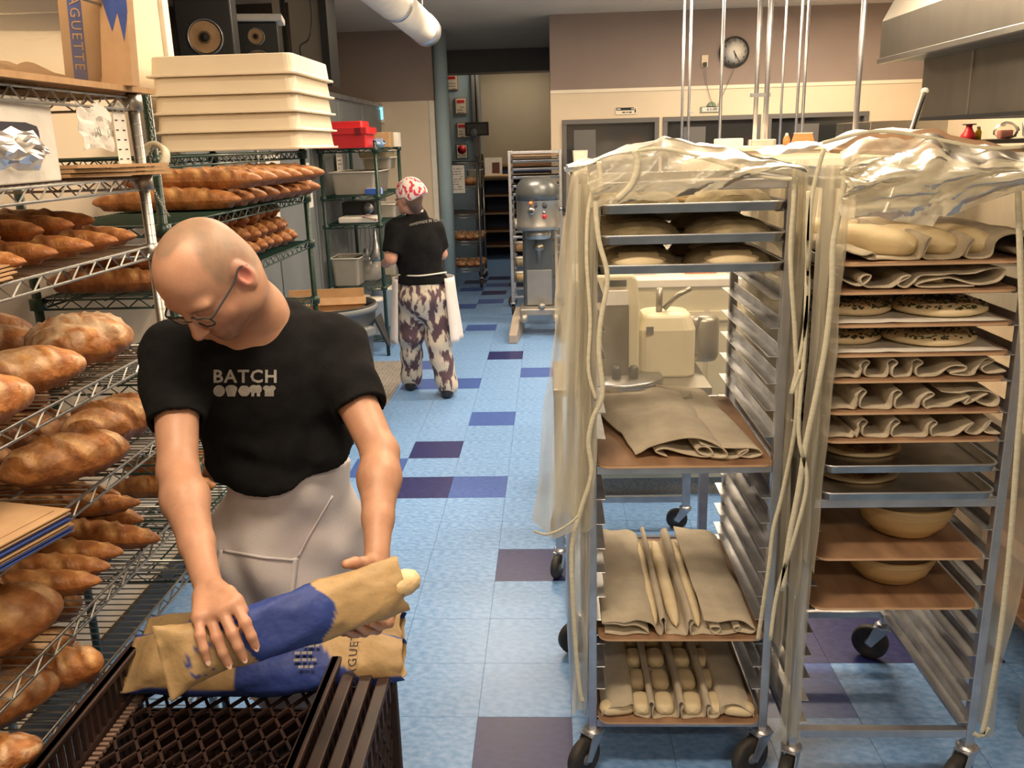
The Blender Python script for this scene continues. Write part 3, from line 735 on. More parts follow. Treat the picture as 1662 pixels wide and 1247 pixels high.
bread_count = {}
def bread(me, name, label, loc, rz=0, rx=0, ry=0, sc=1, group=None, cat='bread'):
    o = link(bpy.data.objects.new(name, me)); o.location = loc
    o.rotation_euler = (rx, ry, rz); o.scale = (sc,) * 3 if not isinstance(sc, tuple) else sc
    tag(o, label, cat, group)
    return o
rb = random.Random(5)
def jit(a): return rb.uniform(-a, a)
# silver shelf, third from top: baguette tips in two layers
ys = [2.00, 1.90, 1.79, 1.68, 1.55, 1.44, 1.33, 1.22, 1.11]
for i, y in enumerate(ys):
    bread(BAG[i % 4], 'baguette', f'{NTH[i]} baguette from the silver end post, bottom layer of the third silver shelf', (-1.19 + jit(.008), y, 1.592), PI + jit(.05), sc=.94,
          group='baguettes on the third silver shelf')
for i, y in enumerate([1.95, 1.84, 1.73, 1.60, 1.49, 1.38]):
    bread(BAG[(i + 2) % 4], 'baguette', f'{NTH[i]} baguette from the silver end post, upper layer of the third silver shelf', (-1.24 + jit(.02), y, 1.634), PI + jit(.06), sc=.9,
          group='baguettes on the third silver shelf')
# fourth shelf: big floury loaves
z = 1.347
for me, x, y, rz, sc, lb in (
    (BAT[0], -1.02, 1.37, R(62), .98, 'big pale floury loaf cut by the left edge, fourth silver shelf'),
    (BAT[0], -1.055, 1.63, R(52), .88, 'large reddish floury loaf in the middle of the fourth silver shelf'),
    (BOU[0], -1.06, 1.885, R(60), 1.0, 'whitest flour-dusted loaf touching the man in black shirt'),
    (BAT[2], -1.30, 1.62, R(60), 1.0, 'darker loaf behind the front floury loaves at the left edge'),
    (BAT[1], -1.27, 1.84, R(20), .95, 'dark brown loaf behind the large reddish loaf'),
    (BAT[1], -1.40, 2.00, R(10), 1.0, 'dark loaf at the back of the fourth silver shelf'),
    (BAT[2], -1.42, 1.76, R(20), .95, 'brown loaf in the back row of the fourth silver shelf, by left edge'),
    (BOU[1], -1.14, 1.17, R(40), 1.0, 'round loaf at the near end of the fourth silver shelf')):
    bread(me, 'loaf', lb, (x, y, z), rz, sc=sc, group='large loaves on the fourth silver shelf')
# fifth shelf
z = 1.14
for me, x, y, rz, zz, sc, lb in (
    (CRU[0], -1.03, 1.70, R(48), 0, .82, 'golden loaf with raised crest at the front of the fifth silver shelf'),
    (CRU[0], -1.05, 1.95, R(70), 0, .85, 'golden-brown loaf behind the crested one on the fifth silver shelf'),
    (CRU[1], -1.21, 1.84, R(65), 0, .85, 'dark crusty loaf in the middle of the fifth silver shelf'),
    (CRU[1], -1.24, 1.62, R(40), 0, .85, 'shadowed dark loaf left of the crested golden loaf'),
    (CRU[0], -1.36, 1.98, R(30), 0, .8, 'loaf at the back corner of the fifth silver shelf'),
    (CRU[1], -1.20, 1.42, R(60), 0, .85, 'dark loaf under the fourth shelf edge, behind the blue bags'),
    (BAT[1], -1.40, 1.72, R(50), 0, .85, 'darkest loaf at the back of the fifth silver shelf'),
    (BAT[1], -1.30, 1.90, R(20), .075, .8, 'brown loaf riding on top of the fifth shelf pile')):
    bread(me, 'loaf', lb, (x, y, z + zz), rz, sc=sc, group='crusty loaves on the fifth silver shelf')
# sixth shelf: baguettes pointing to the aisle + crusty loaves
for i, (x, y, rz) in enumerate([(-1.17, 1.585, 10), (-1.185, 1.665, 6), (-1.19, 1.745, 2), (-1.13, 1.86, -12), (-1.22, 1.96, -8)]):
    bread(BAG[i % 4], 'baguette', f'{NTH[i]} baguette past the big crusty loaf on the sixth silver shelf', (x, y, .914), PI + R(rz), sc=(.9, 1, 1), group='baguettes on the sixth silver shelf')
for i, (x, y, rz) in enumerate([(-1.28, 2.00, -8), (-1.21, 1.90, 6), (-1.32, 1.80, 0)]):
    bread(BAG[(i + 1) % 4], 'baguette', f'{NTH[i]} baguette from the far end, upper layer of sixth silver shelf', (x, y, .965), PI + R(rz), sc=.86, group='baguettes on the sixth silver shelf')
bread(CRU[0], 'loaf', 'big twisted crusty loaf with pale scores, front of sixth silver shelf', (-1.06, 1.375, .914), R(60), sc=1.0)
bread(CRU[1], 'loaf', 'dark crusty loaf behind the big twisted loaf', (-1.22, 1.50, .914), R(50), sc=.8)
# seventh shelf
for me, x, y, rz, sc, lb in ((SMALL[1], -1.005, 1.53, R(20), 1.0, 'small round golden roll on the seventh silver shelf'),
    (SMALL[0], -1.10, 1.60, R(60), 1.0, 'half hidden roll behind the small round golden roll'),
    (BAT[2], -1.08, 1.40, R(48), .85, 'long brown loaf near the left edge of the seventh silver shelf'),
    (BAT[1], -1.00, 1.255, R(30), .62, 'short brown loaf in the bottom left corner of the picture'),
    (SMALL[1], -1.18, 1.78, R(10), 1.0, 'shadowed roll at the back of the seventh silver shelf')):
    bread(me, 'loaf' if me not in SMALL else 'bread_roll', lb, (x, y, .759), rz, sc=sc)
# green shelving, second shelf: long baguettes in two layers
for i in range(8):
    y = 2.96 + i * .115
    bread(BAG[i % 4], 'baguette', f'{NTH[i]} baguette from the near end, lower layer on second green shelf', (-1.29 + .018 * i * .5, y, 1.609), PI + jit(.03), sc=(1.02, 1.35, 1.3), group='long baguettes on the second green shelf')
for i in range(6):
    y = 3.02 + i * .125
    bread(BAG[(i + 1) % 4], 'baguette', f'{NTH[i]} baguette from the near end, upper layer on second green shelf', (-1.22 + .012 * i, y, 1.672), PI + jit(.04), sc=(.98, 1.3, 1.25), group='long baguettes on the second green shelf')
# third green shelf: short pointed loaves, three layers
k = 0
for lay, (n, y0) in enumerate(((9, 2.98), (8, 3.04), (7, 3.12))):
    for i in range(n):
        bread(BAG[(i + lay) % 4], 'baguette', f'{NTH[i]} pointed loaf from the near end, {["bottom", "middle", "top"][lay]} layer of the third green shelf',
              (-1.24 - .02 * lay + jit(.012), y0 + i * .105, 1.41 + lay * .055), PI + R(-14) + jit(.08), ry=jit(.03), sc=(.62, 1.25, 1.2), group='pointed loaves on the third green shelf')
for i, y in enumerate((2.50, 2.62, 2.74, 2.86)):
    bread(BAG[(i + 3) % 4], 'baguette', f'{NTH[i]} baguette at the near end of the third green shelf', (-1.30 + jit(.01), y, 1.41), PI + jit(.04), sc=(.74, 1.25, 1.2), group='baguettes at the near end of third green shelf')
bread(BAG[3], 'baguette', 'dark baguette stacked over the near ones on third green shelf', (-1.29, 2.56, 1.47), PI, sc=(.72, 1.2, 1.2))
bread(BOU[0], 'loaf', 'pale loaf on the green shelf beside the man, below his right elbow', (-1.19, 2.62, .904), R(80), sc=(.9, .8, 1.1))
for i, (x, y, zz) in enumerate(((-1.27, 2.60, 0), (-1.26, 2.72, 0), (-1.27, 2.84, 0), (-1.25, 2.66, .05))):
    bread(BAG[i], 'baguette', f'{NTH[i]} golden baguette tip behind the man at elbow height', (x, y, .724 + zz), PI + jit(.05), sc=(.7, 1.2, 1.2), group='baguettes on the sixth green shelf')

# ================================================================== DOUGH BOXES on the green shelving
for i in range(5):
    t = thing('dough_box', f'{["lowest", "second lowest", "middle", "second highest", "topmost"][i]} upside-down white dough box in the stack of five', 'box', (-1.275, 3.86, 1.80 + i * .071), 0, 'stack of five white dough boxes')
    b = MB(); w_, d_ = .585, .60; h_ = .070 if i < 4 else .078
    b.loft([rrect(w_ * s_, d_ * s_, .035, z_) for s_, z_ in ((1.0, .006), (.985, .012), (.965, h_ - .004), (.955, h_))], smooth=False)
    b.build('body', M['white_plastic'], t, bevel=.003)
    b = MB(); b.loft([rrect(w_ * 1.045, d_ * 1.045, .04, 0), rrect(w_ * 1.045, d_ * 1.045, .04, .008)]); b.build('rim', M['white_plastic'], t, bevel=.002)

# ================================================================== top shelf of the silver shelving
t = thing('cardboard_sheet', 'flat cardboard sheet on top of the silver shelving', 'cardboard', (0, 0, 0))
b = MB(); b.loft([[Vector(p) for p in ((-1.5, .5, z_), (-.94, .5, z_), (-.925, 1.35, z_), (-.935, 2.16, z_ + .002), (-1.5, 2.1, z_))] for z_ in (1.932, 1.944)]); b.build('sheet', M['cardboard'], t)
t = thing('plastic_bin', 'clear plastic bin of paper bags on the cardboard sheet', 'bin', (-1.185, 1.80, 1.944), R(0))
b = MB(); w_, d_ = .46, .56
b.loft([rrect(w_ * s_, d_ * s_, .05, z_) for s_, z_ in ((.86, 0), (.90, .02), (.97, .165), (1.0, .167), (1.0, .20), (1.06, .202))], cap1=False, smooth=True)
o = b.build('body', M['clear_plastic'], t)
b = MB(); b.tube([v for v in rrect(w_ * 1.07, d_ * 1.07, .06, .203)], .004, 6, closed=True); b.tube([v for v in rrect(w_ * .985, d_ * .985, .055, .166)], .0025, 6, closed=True); b.build('rim', M['film_thin'], t)
def crumple(name, label, loc, w_, d_, h_, m, seed, rz=0, cat='bag'):
    P = []; n = 16
    for i in range(n + 1):
        row = []
        for j in range(n + 1):
            u, v = i / n - .5, j / n - .5
            e = min(1, 5 * min(.5 - abs(u), .5 - abs(v)) + .1)
            row.append(Vector((u * w_ + .02 * vn(u * 5, v * 5, seed), v * d_ + .02 * vn(u * 5, v * 5, seed + 9), h_ * e * (.6 + .7 * abs(vn(u * 7 + seed, v * 4, seed * 2))))))
        P.append(row)
    b = MB(); b.grid(P, smooth=False)
    t = thing(name, label, cat, loc, rz); b.build('crumpled_paper', m, t, solid=.002)
    return t
crumple('paper_bag', 'folded kraft paper bags lying at the near end of the cardboard sheet', (-1.03, 1.35, 1.945), .16, .26, .05, M['kraft'], 3)
crumple('paper_bag', 'crumpled brown paper in the bottom of the clear bin', (-1.16, 1.80, 1.95), .26, .34, .035, M['kraft'], 5)
t = thing('paper_bag', 'upright brown paper bag inside the clear bin, by left edge', 'bag', (-1.12, 1.42, 1.95), R(12))
b = MB(); b.bx(-.14, .08, -.012, .012, 0, .13, Matrix.Rotation(R(-8), 4, 'Y')); b.bx(-.13, .07, -.03, -.012, 0, .10, Matrix.Rotation(R(-12), 4, 'Y')); b.build('bag', M['kraft'], t)
# blue and kraft baguette bag bundle standing in the bin
t = thing('bag_bundle', 'bundle of blue printed kraft baguette bags standing in clear bin', 'bags', (-.985, 2.015, 1.948), R(4))
b = MB(); Mx = Matrix.Rotation(R(3), 4, 'Y')
for k in range(6): b.bx(-.075, .07, -.022 + k * .007, -.016 + k * .007, 0, .262 + .004 * (k % 3), Mx)
o = b.build('bag', M['kraft'], t)
BLUE = mat('print_blue', (.035, .075, .30), (.03, .06, .24), rough=.6, scale=30)
b = MB(); b.bx(-.055, -.026, -.0235, -.022, .0, .235, Mx); b.add([Mx @ Vector(p) for p in ((.020, -.0236, .262), (.072, -.0236, .262), (.072, -.0236, .15), (.060, -.0236, .09), (.050, -.0236, .15), (.036, -.0236, .11), (.020, -.0236, .17))], [(0, 1, 2, 3, 4, 5, 6)]); b.build('blue_print', BLUE, t)
text_on('BAGUETTE', .03, Mx @ frame_mx((-.0405, -.0245, .115), (0, 0, -1), (1, 0, 0)), M['kraft'], t, spacing=1.25)
t = thing('paper_note', 'torn handwritten paper note hanging from the top silver shelf', 'note', (-.955, 1.885, 1.90), R(0))
b = MB(); n = 10; P = [[Vector((.004 * vn(i * .6, j * .7, 2), -.065 + .13 * i / n + .004 * math.sin(j), -.0 - .085 * j / n + .008 * vn(i * .5, 3, j * .1) - .02 * (j / n) * abs(i / n - .4))) for j in range(n + 1)] for i in range(n + 1)]
b.grid(P, smooth=False); b.build('sheet', M['paper'], t, solid=.0006)
b = MB()
for cx_ in (-.02, .035):
    b.tube([(.014, cx_ + .012 * math.cos(a_ * .9), -.055 + .012 * math.sin(a_ * 1.7)) for a_ in range(9)], .0007, 4)
b.build('handwriting', M['ink_grey'], t)
t = thing('paper_list', 'narrow white printed list hanging beside the silver post', 'note', (-.965, 2.02, 1.91))
mx = frame_mx((0, 0, -.07), (0, 1, 0), (0, 0, 1))
b = MB(); b.bx(-.03, .03, -.07, .07, -.0006, .0002, mx); b.build('sheet', M['paper'], t)
b = MB(); 
for r_ in range(6):
    for c_ in (-.018, .014): b.bx(c_ - .006, c_ + .006, .052 - r_ * .021, .055 - r_ * .021, .0003, .0008, mx)
b.build('printing', M['ink'], t)

# second silver shelf: tissue box and cardboard
t = thing('tissue_box', 'white box with oval opening and clear bags spilling out', 'box', (-1.02, 1.60, 1.752), R(2))
b = MB(); b.bx(-.16, .055, -.36, .15, 0, .155); b.build('carton', M['paper'], t, bevel=.003)
b = MB(); ov = []
for k in range(28):
    a_ = 2 * PI * k / 28; ov.append(Vector((.0556, -.10 + .19 * max(-1, min(1, 1.25 * math.cos(a_))), .075 + .034 * max(-1, min(1, 1.3 * math.sin(a_))))))
b.add(ov, [tuple(range(28))]); b.build('opening', M['navy_box'], t)
b = MB(); n = 14
P = [[Vector((.058 + .028 * math.sin(PI * j / n) * (1 + .5 * vn(i * .7, j * .6, 4)), -.27 + .335 * i / n, .092 - .065 * j / n + .012 * vn(i * .8, j * .5, 8))) for j in range(n + 1)] for i in range(n + 1)]
b.grid(P, smooth=False); b.build('film', sheet_mat('bag_film', (.85, .8, .74), .45, rough=.25, vary=.2, scale=30), t)
t = thing('cardboard_stack', 'flat folded brown cartons lying behind the white tissue box', 'cardboard', (-1.06, 1.93, 1.752), R(-6))
for k in range(3):
    b = MB(); s_ = .0045
    b.loft([[Vector(p) for p in ((-.16, -.16 + .01 * k, z_), (.10 + .01 * k, -.13, z_ + .004), (.145, .19 - .008 * k, z_), (-.14, .2, z_))] for z_ in (k * .009, k * .009 + .007)]); b.build('carton', M['cardboard'], t)
t = thing('cardboard_sheet', 'long brown paper sheets in front of the third shelf baguettes', 'cardboard', (-1.03, 1.38, 1.593), R(2))
for k in range(4):
    b = MB(); b.loft([[Vector(p) for p in ((-.12, -.4, z_), (.07 + .006 * k, -.4, z_), (.085 - .008 * k, .12 + .03 * k, z_), (.02, .19 - .02 * k, z_ + .002), (-.12, .15, z_))] for z_ in (k * .006, k * .006 + .003)]); b.build('sheet', M['kraft'], t)
# blue bag stack on the fifth shelf front
t = thing('bag_bundle', 'stack of folded blue and tan baguette bags jutting off the fifth shelf', 'bags', (-.945, 1.365, 1.142), R(-14))
for k in range(15):
    b = MB(); o_ = .004 * math.sin(k * 2.3)
    b.bx(-.12 + o_, .055 + o_, -.33, .075 + .004 * math.cos(k * 1.7), k * .003, k * .003 + .0024); b.build('bag', BLUE if k % 2 else M['kraft'], t)
b = MB(); b.bx(-.118, .035, -.33, .062, .0452, .0458); b.build('top_panel', M['kraft'], t)
# tape roll and chain hanging on the green post
t = thing('tape_roll', 'roll of masking tape hung around the green post', 'tape', (GX1 + .03, GY0 - .03, 1.785), 0)
Mx = Matrix.Rotation(R(62), 4, 'X') @ Matrix.Rotation(R(-14), 4, 'Y')
b = MB(); b.lathe([(.036, -.012), (.036, .012), (.046, .012), (.046, -.012), (.036, -.012)], 36, (-.012, -.02, 0), M=Mx, caps=False); b.build('roll', M['tape'], t)
t = thing('chain', 'thin metal chain looped from the green post', 'chain', (0, 0, 0))
b = MB()
pts = catmull([at_plane(238, 150, 1, 2.38), at_plane(247, 225, 1, 2.385), at_plane(243, 285, 1, 2.38), at_plane(256, 320, 1, 2.38), at_plane(275, 352, 1, 2.40)], 12)
for i in range(len(pts) - 1):
    c_ = (pts[i] + pts[i + 1]) / 2; d_ = (pts[i + 1] - pts[i]); L_ = d_.length * .75; d_.normalize()
    s_ = d_.cross(Vector((0, 1, 0) if i % 2 else (1, .2, 0))).normalized()
    b.tube([c_ + d_ * L_ * math.cos(a_) * .9 + s_ * .0035 * math.sin(a_) for a_ in [2 * PI * q / 8 for q in range(8)]], .0011, 4, closed=True)
o = b.build('links', M['chrome'], t)
# ================================================================== SHEET PAN RACKS
def caster(parent, x, y, ztop, rz=0, r=.062, name='caster', wheel=None):
    c = MB(); Mx = Matrix.Translation((x, y, 0)) @ Matrix.Rotation(rz, 4, 'Z')
    c.lathe([(.028, ztop - .018), (.03, ztop - .008), (.022, ztop)], 16, (x, y, 0))
    for s in (-1, 1):
        pts = [Mx @ Vector(p) for p in ((s * .019, -.026, ztop - .014), (s * .019, .026, ztop - .014), (s * .019, .052, r), (s * .019, .03, r - .012))]
        pts2 = [Mx @ Vector(p) for p in ((s * .023, -.026, ztop - .014), (s * .023, .026, ztop - .014), (s * .023, .052, r), (s * .023, .03, r - .012))]
        c.loft([pts, pts2])
    c.bx(-.023, .023, -.028, .03, ztop - .018, ztop - .013, Mx)
    o = c.build(name, M['alu'], parent, bevel=.0015)
    w_ = MB(); My = Mx @ Matrix.Translation((0, .04, r)) @ Matrix.Rotation(R(90), 4, 'Y')
    w_.lathe([(r * .55, -.014), (r * .9, -.015), (r, -.009), (r, .009), (r * .9, .015), (r * .55, .014)], 28, M=My)
    w_.build('wheel', wheel or M['rubber'], o)
    h = MB(); h.lathe([(.0, -.017), (.016, -.017), (.018, -.012), (r * .58, -.010), (r * .58, .010), (.018, .012), (.016, .017), (0, .017)], 20, M=My)
    h.build('hub', M['grey_plastic'], o)
    return o
def pan_rack(name, label, x0, x1, y0, y1, ztop, rails, cross, m, t_=.025, group=None, caster_r=.062, rots=(0, .8, 2.4, .4), zb=.16):
    t = thing(name, label, 'rack', (x0, y0, 0), 0, group)
    W_, D_ = x1 - x0, y1 - y0
    for x in (0, W_ - t_):
        for y in (0, D_ - t_):
            b = MB(); b.bx(x, x + t_, y, y + t_, zb - .015, ztop); b.build('post', m, t, bevel=.003)
    for z in cross:
        for yy in (0, D_ - t_):
            b = MB(); b.bx(t_, W_ - t_, yy, yy + t_, z - .012, z + .012); b.build('crossbar', m, t, bevel=.002)
        for xx in (0, W_ - t_):
            b = MB(); b.bx(xx, xx + t_, t_, D_ - t_, z - .012, z + .012); b.build('side_bar', m, t, bevel=.002)
    for z in rails:
        for s in (0, 1):
            b = MB(); xa, xb = (t_ * .6, t_ * .6 + .034) if s == 0 else (W_ - t_ * .6 - .034, W_ - t_ * .6)
            v = xa if s == 0 else xb - .0018
            b.bx(xa, xb, .004, D_ - .004, z - .002, z); b.bx(v, v + .0018, .004, D_ - .004, z - .002, z + .024)
            b.build('runner', m, t, bevel=.0008, seg=1)
    for k, (x, y) in enumerate(((t_ / 2, t_ / 2), (W_ - t_ / 2, t_ / 2), (t_ / 2, D_ - t_ / 2), (W_ - t_ / 2, D_ - t_ / 2))):
        caster(t, x, y, zb - .014, rots[k], caster_r)
    return t
RA = dict(x0=.088, x1=.602, y0=2.20, y1=2.86)
RB = dict(x0=.645, x1=1.155, y0=2.13, y1=2.79)
railsA = [1.600 - .0733 * k for k in range(19)]
railsA = [1.622, 1.548, 1.475, 1.404, 1.328, 1.254, 1.182, 1.11, 1.038, .965, .865, .792, .719, .647, .572, .500, .452, .424, .350, .278, .185]
rackA = pan_rack('tray_rack', 'aluminium tray rack standing left, plastic cover drawn open', **RA, ztop=1.70, rails=railsA, cross=[.165, .950, 1.688], m=M['alu'], rots=(2.4, 2.1, 2.0, 3.0))
railsB = [1.70, 1.49, 1.421, 1.340, 1.266, 1.20, 1.118, 1.043, .965, .892, .80, .718, .642, .571, .50, .43, .36, .29, .22]
rackB = pan_rack('tray_rack', 'aluminium tray rack standing right, loaded with many wooden boards', **RB, ztop=1.70, rails=railsB, cross=[.185, .878, 1.688], m=M['alu'], rots=(2.6, 2.2, 2.9, 1.0))

def sheet_pan(label, x0, x1, y0, y1, z, group=None):
    w_, d_ = x1 - x0, y1 - y0
    t = thing('sheet_pan', label, 'tray', ((x0 + x1) / 2, (y0 + y1) / 2, z), 0, group)
    b = MB()
    b.loft([rrect(w_ - .016, d_ - .016, .02, .0), rrect(w_ - .002, d_ - .002, .026, .020), rrect(w_, d_, .027, .022), rrect(w_ + .003, d_ + .003, .028, .019),
            rrect(w_, d_, .027, .0225), rrect(w_ - .006, d_ - .006, .025, .0215), rrect(w_ - .022, d_ - .022, .018, .002)], smooth=False)
    b.build('tray_body', M['alu_pan'], t)
    b = MB(); b.tube(rrect(w_, d_, .027, .0215), .0028, 6, closed=True); b.build('rolled_rim', M['alu'], t)
    return t
def board(label, x0, x1, y0, y1, z, rz=0, group=None):
    w_, d_ = x1 - x0, y1 - y0
    t = thing('wooden_board', label, 'board', ((x0 + x1) / 2, (y0 + y1) / 2, z), rz, group)
    b = MB(); b.loft([rrect(w_, d_, .03, 0), rrect(w_, d_, .03, .0095)]); b.build('panel', M['board'], t, bevel=.0015)
    b = MB(); b.loft([rrect(w_ + .001, d_ + .001, .031, .0015), rrect(w_ + .001, d_ + .001, .031, .007)]); b.build('edge', M['board_edge'], t)
    return t
def couche(label, x0, y0, y1, z, prof, group=None, cat='cloth', thick=.003, name='proofing_cloth', wob=.004):
    """linen cloth: prof is a front profile [(x, z)...] swept along Y"""
    P = catmull([(x, 0, zz) for x, zz in prof], 5); n = 9; G = []
    for p in P:
        G.append([Vector((p.x + wob * 2 * vn(p.x * 30, j * .6, 7) * j / n, (y1 - y0) * j / n + .004 * math.sin(p.x * 70) * (j in (0, n)), max(.001, p.z * (1 + .12 * vn(p.x * 40, j * .7, 1)) + wob * .4 * vn(p.x * 20, j, 2)))) for j in range(n + 1)])
    t = thing(name, label, cat, (x0, y0, z), 0, group)
    b = MB(); b.grid(G); b.build('linen', M['linen'], t, solid=thick, solid_off=0)
    return t
def pleat(x, h, lean=0, w_=.011):
    return [(x - w_ * .9, .002), (x - w_ * .45, h * .5), (x - w_ + lean, h * .82), (x + lean, h), (x + w_ + lean, h * .82), (x + w_ * .45, h * .5), (x + w_ * .9, .002)]
def dough_mesh(name, L, W, H, seed, square=False, nL=22, nA=20):
    b = MB(); P = []
    for i in range(nL + 1):
        t = -1 + 2 * i / nL; prof = max(0, 1 - abs(t) ** (4 if square else 3)) ** .5; row = []
        for k in range(nA + 1):
            a = 2 * PI * k / nA; ca, sa = math.cos(a), math.sin(a); e = .75 if square else .9
            y = math.copysign(abs(ca) ** e, ca) * W / 2 * prof; zz = math.copysign(abs(sa) ** e, sa) * H / 2 * prof
            s = 1 + .05 * vn(t * 3 + seed, ca * 2, sa * 2 + seed)
            row.append(Vector((t * L / 2, y * s, max(-H * .32, zz * s) + H * .32)))
        P.append(row)
    b.grid(P); o = b.build(name, M['dough'], None); me = o.data; bpy.data.objects.remove(o); return me
D_LONG = dough_mesh('dough', .56, .045, .036, 1); D_BAT = dough_mesh('dough', .30, .115, .085, 2); D_SQ = dough_mesh('dough', .085, .062, .045, 3, True); D_SQ2 = dough_mesh('dough', .105, .07, .05, 4, True)
D_SLIM = dough_mesh('dough', .26, .045, .034, 6)
def dough(me, label, loc, rz=0, sc=1, group=None, name='dough_piece'):
    o = link(bpy.data.objects.new(name, me)); o.location = loc; o.rotation_euler = (0, 0, rz); o.scale = (sc,) * 3 if not isinstance(sc, tuple) else sc
    return tag(o, label, 'dough', group)
def basket(label, x, y, z, r=.105, h=.055, m='basket_dark', fill=True, name='proofing_basket', sx=1.15):
    t = thing(name, label, 'basket', (x, y, z))
    b = MB(); prof = [(r * .35, 0), (r * .6, .003), (r * .82, h * .35), (r * .97, h * .8), (r, h)]
    n = 9
    out = []
    for i in range(n * 2 + 1):
        q = i / (n * 2) * (len(prof) - 1); k = min(int(q), len(prof) - 2); f = q - k
        rr = lerp(prof[k][0], prof[k + 1][0], f) + .0016 * (i % 2); zz = lerp(prof[k][1], prof[k + 1][1], f); out.append((rr, zz))
    out += [(r - .004, h + .003), (r - .009, h)] + [(rr - .010, zz + .004) for rr, zz in out[::-2]]
    b.lathe(out, 36, sx=sx); b.build('coil', M[m], t)
    b = MB(); b.tube([(r * sx * math.cos(a) * .985, r * math.sin(a) * .985, h + .001 * math.sin(a * 18)) for a in [2 * PI * q / 36 for q in range(36)]], .0042, 6, closed=True); b.build('rim', M['cane' if m == 'cane' else 'basket_dark'], t)
    if fill:
        d = MB(); d.lathe([(r * .86, h * .5), (r * .8, h * .75), (r * .5, h * 1.0), (0, h * 1.12)], 28, sx=sx); d.build('dough', M['dough'], t)
    return t
def dome_basket(k, label, x, y, z, r=.112):
    t = thing('proofing_basket', label, 'basket', (x, y, z))
    b = MB(); n = 16; h = .052; b.lathe([(r * math.cos(PI / 2 * i / n) ** .8 + .0012 * (i % 2), h * math.sin(PI / 2 * i / n)) for i in range(n)] + [(0, h)], 32); b.build('coil', M['basket_dark'], t)
    b = MB(); b.lathe([(r * .96, .002), (r * 1.0, .004), (r * 1.03, .007), (r * .99, .012)], 32, caps=False); b.build('rim', M['cane'], t)
    if k == 2:
        b = MB(); b.lathe([(r * .78, 0), (r * .76, .022), (r * .5, .040), (0, .045)], 28, (0, -.026, .003)); b.build('dough', M['dough'], t)
# ---- rack A contents
ax0, ax1, ay0, ay1 = .117, .574, 2.175, 2.83
for k, (z, lb) in enumerate(((1.624, 'topmost sheet pan of left rack, under the plastic flap'), (1.550, 'second sheet pan of left rack, holding floured baskets'), (1.477, 'third sheet pan of left rack, pale dough showing'))):
    sheet_pan(lb, ax0, ax1, ay0 - (.0 if k else -.01), ay1, z)
    for c, (x, sd) in enumerate(((.222, 'left'), (.455, 'right'))):
        for r_, y in enumerate((2.29, 2.55)):
            dome_basket(k, f'upturned floury proofing basket, {["front", "rear"][r_]} {sd} one on the {["topmost", "second", "third"][k]} pan of left rack', x, y + .02, z + .003)
board('floured wooden board with crumpled cloth at middle height of left rack', ax0, ax1, 2.165, 2.80, .967)
board('wooden board with three long doughs, second lowest in left rack', ax0, ax1, 2.165, 2.80, .455)
board('lowest wooden board of left rack, under small square doughs', ax0, ax1, 2.165, 2.80, .187)
# crumpled couche on the middle board
pr = [(0.10, .004), (.16, .004), (.24, .006), (.262, .012), (.27, .032), (.285, .040), (.298, .030), (.292, .012), (.27, .010), (.275, .026), (.30, .052), (.25, .060), (.19, .052), (.14, .03), (.115, .018), (.12, .010)]
G = []
t = thing('proofing_cloth', 'crumpled folded linen cloth on the middle board of left rack', 'cloth', (.117, 2.20, .977))
fp = catmull([(x, 0, z_) for x, z_ in ((.185, .004), (.165, .012), (.155, .020), (.18, .026), (.235, .010), (.28, .008), (.30, .018), (.292, .034), (.275, .036), (.262, .026), (.27, .016), (.29, .012), (.33, .012), (.335, .026), (.31, .046), (.265, .058), (.20, .050), (.14, .034), (.12, .022), (.10, .012))], 5)
n = 12
for p in fp:
    G.append([Vector((p.x - .06 * (j / n) ** 1.5 * (p.x < .2) + .02 * vn(p.x * 14, j * .5, 3) * (j / n) - .05 * (j / n), .50 * j / n + .02 * vn(p.x * 9, j * .3, 9), max(.002, p.z * (1 - .2 * j / n) + .014 * (j / n) * (1 + vn(p.x * 16, j * .6, 5))))) for j in range(n + 1)])
b = MB(); b.grid(G); b.build('linen_fold', M['linen'], t, solid=.0035, solid_off=0)
fp = catmull([(x, 0, z_) for x, z_ in ((.30, .003), (.36, .003), (.385, .016), (.395, .026), (.38, .022), (.372, .010), (.40, .004), (.425, .010), (.43, .018), (.41, .030), (.35, .032), (.30, .036), (.27, .044))], 5)
G = [[Vector((p.x - .055 * (j / n), .56 * j / n, max(.002, p.z * (1 - .1 * j / n) + .010 * (j / n) * (1 + vn(p.x * 12, j * .5, 15))))) for j in range(n + 1)] for p in fp]
b = MB(); b.grid(G); b.build('linen_fold', M['linen'], t, solid=.0035, solid_off=0)
fp = [[Vector((.02 + .30 * i / 12, .44 + .13 * j / 8 + .03 * math.sin(i), .012 + .034 * math.sin(PI * j / 8) * (.6 + .5 * vn(i * .6, j, 4)) + .012 * vn(i, j * .8, 2))) for j in range(9)] for i in range(13)]
b = MB(); b.grid(fp); b.build('linen_fold', M['linen'], t, solid=.003)
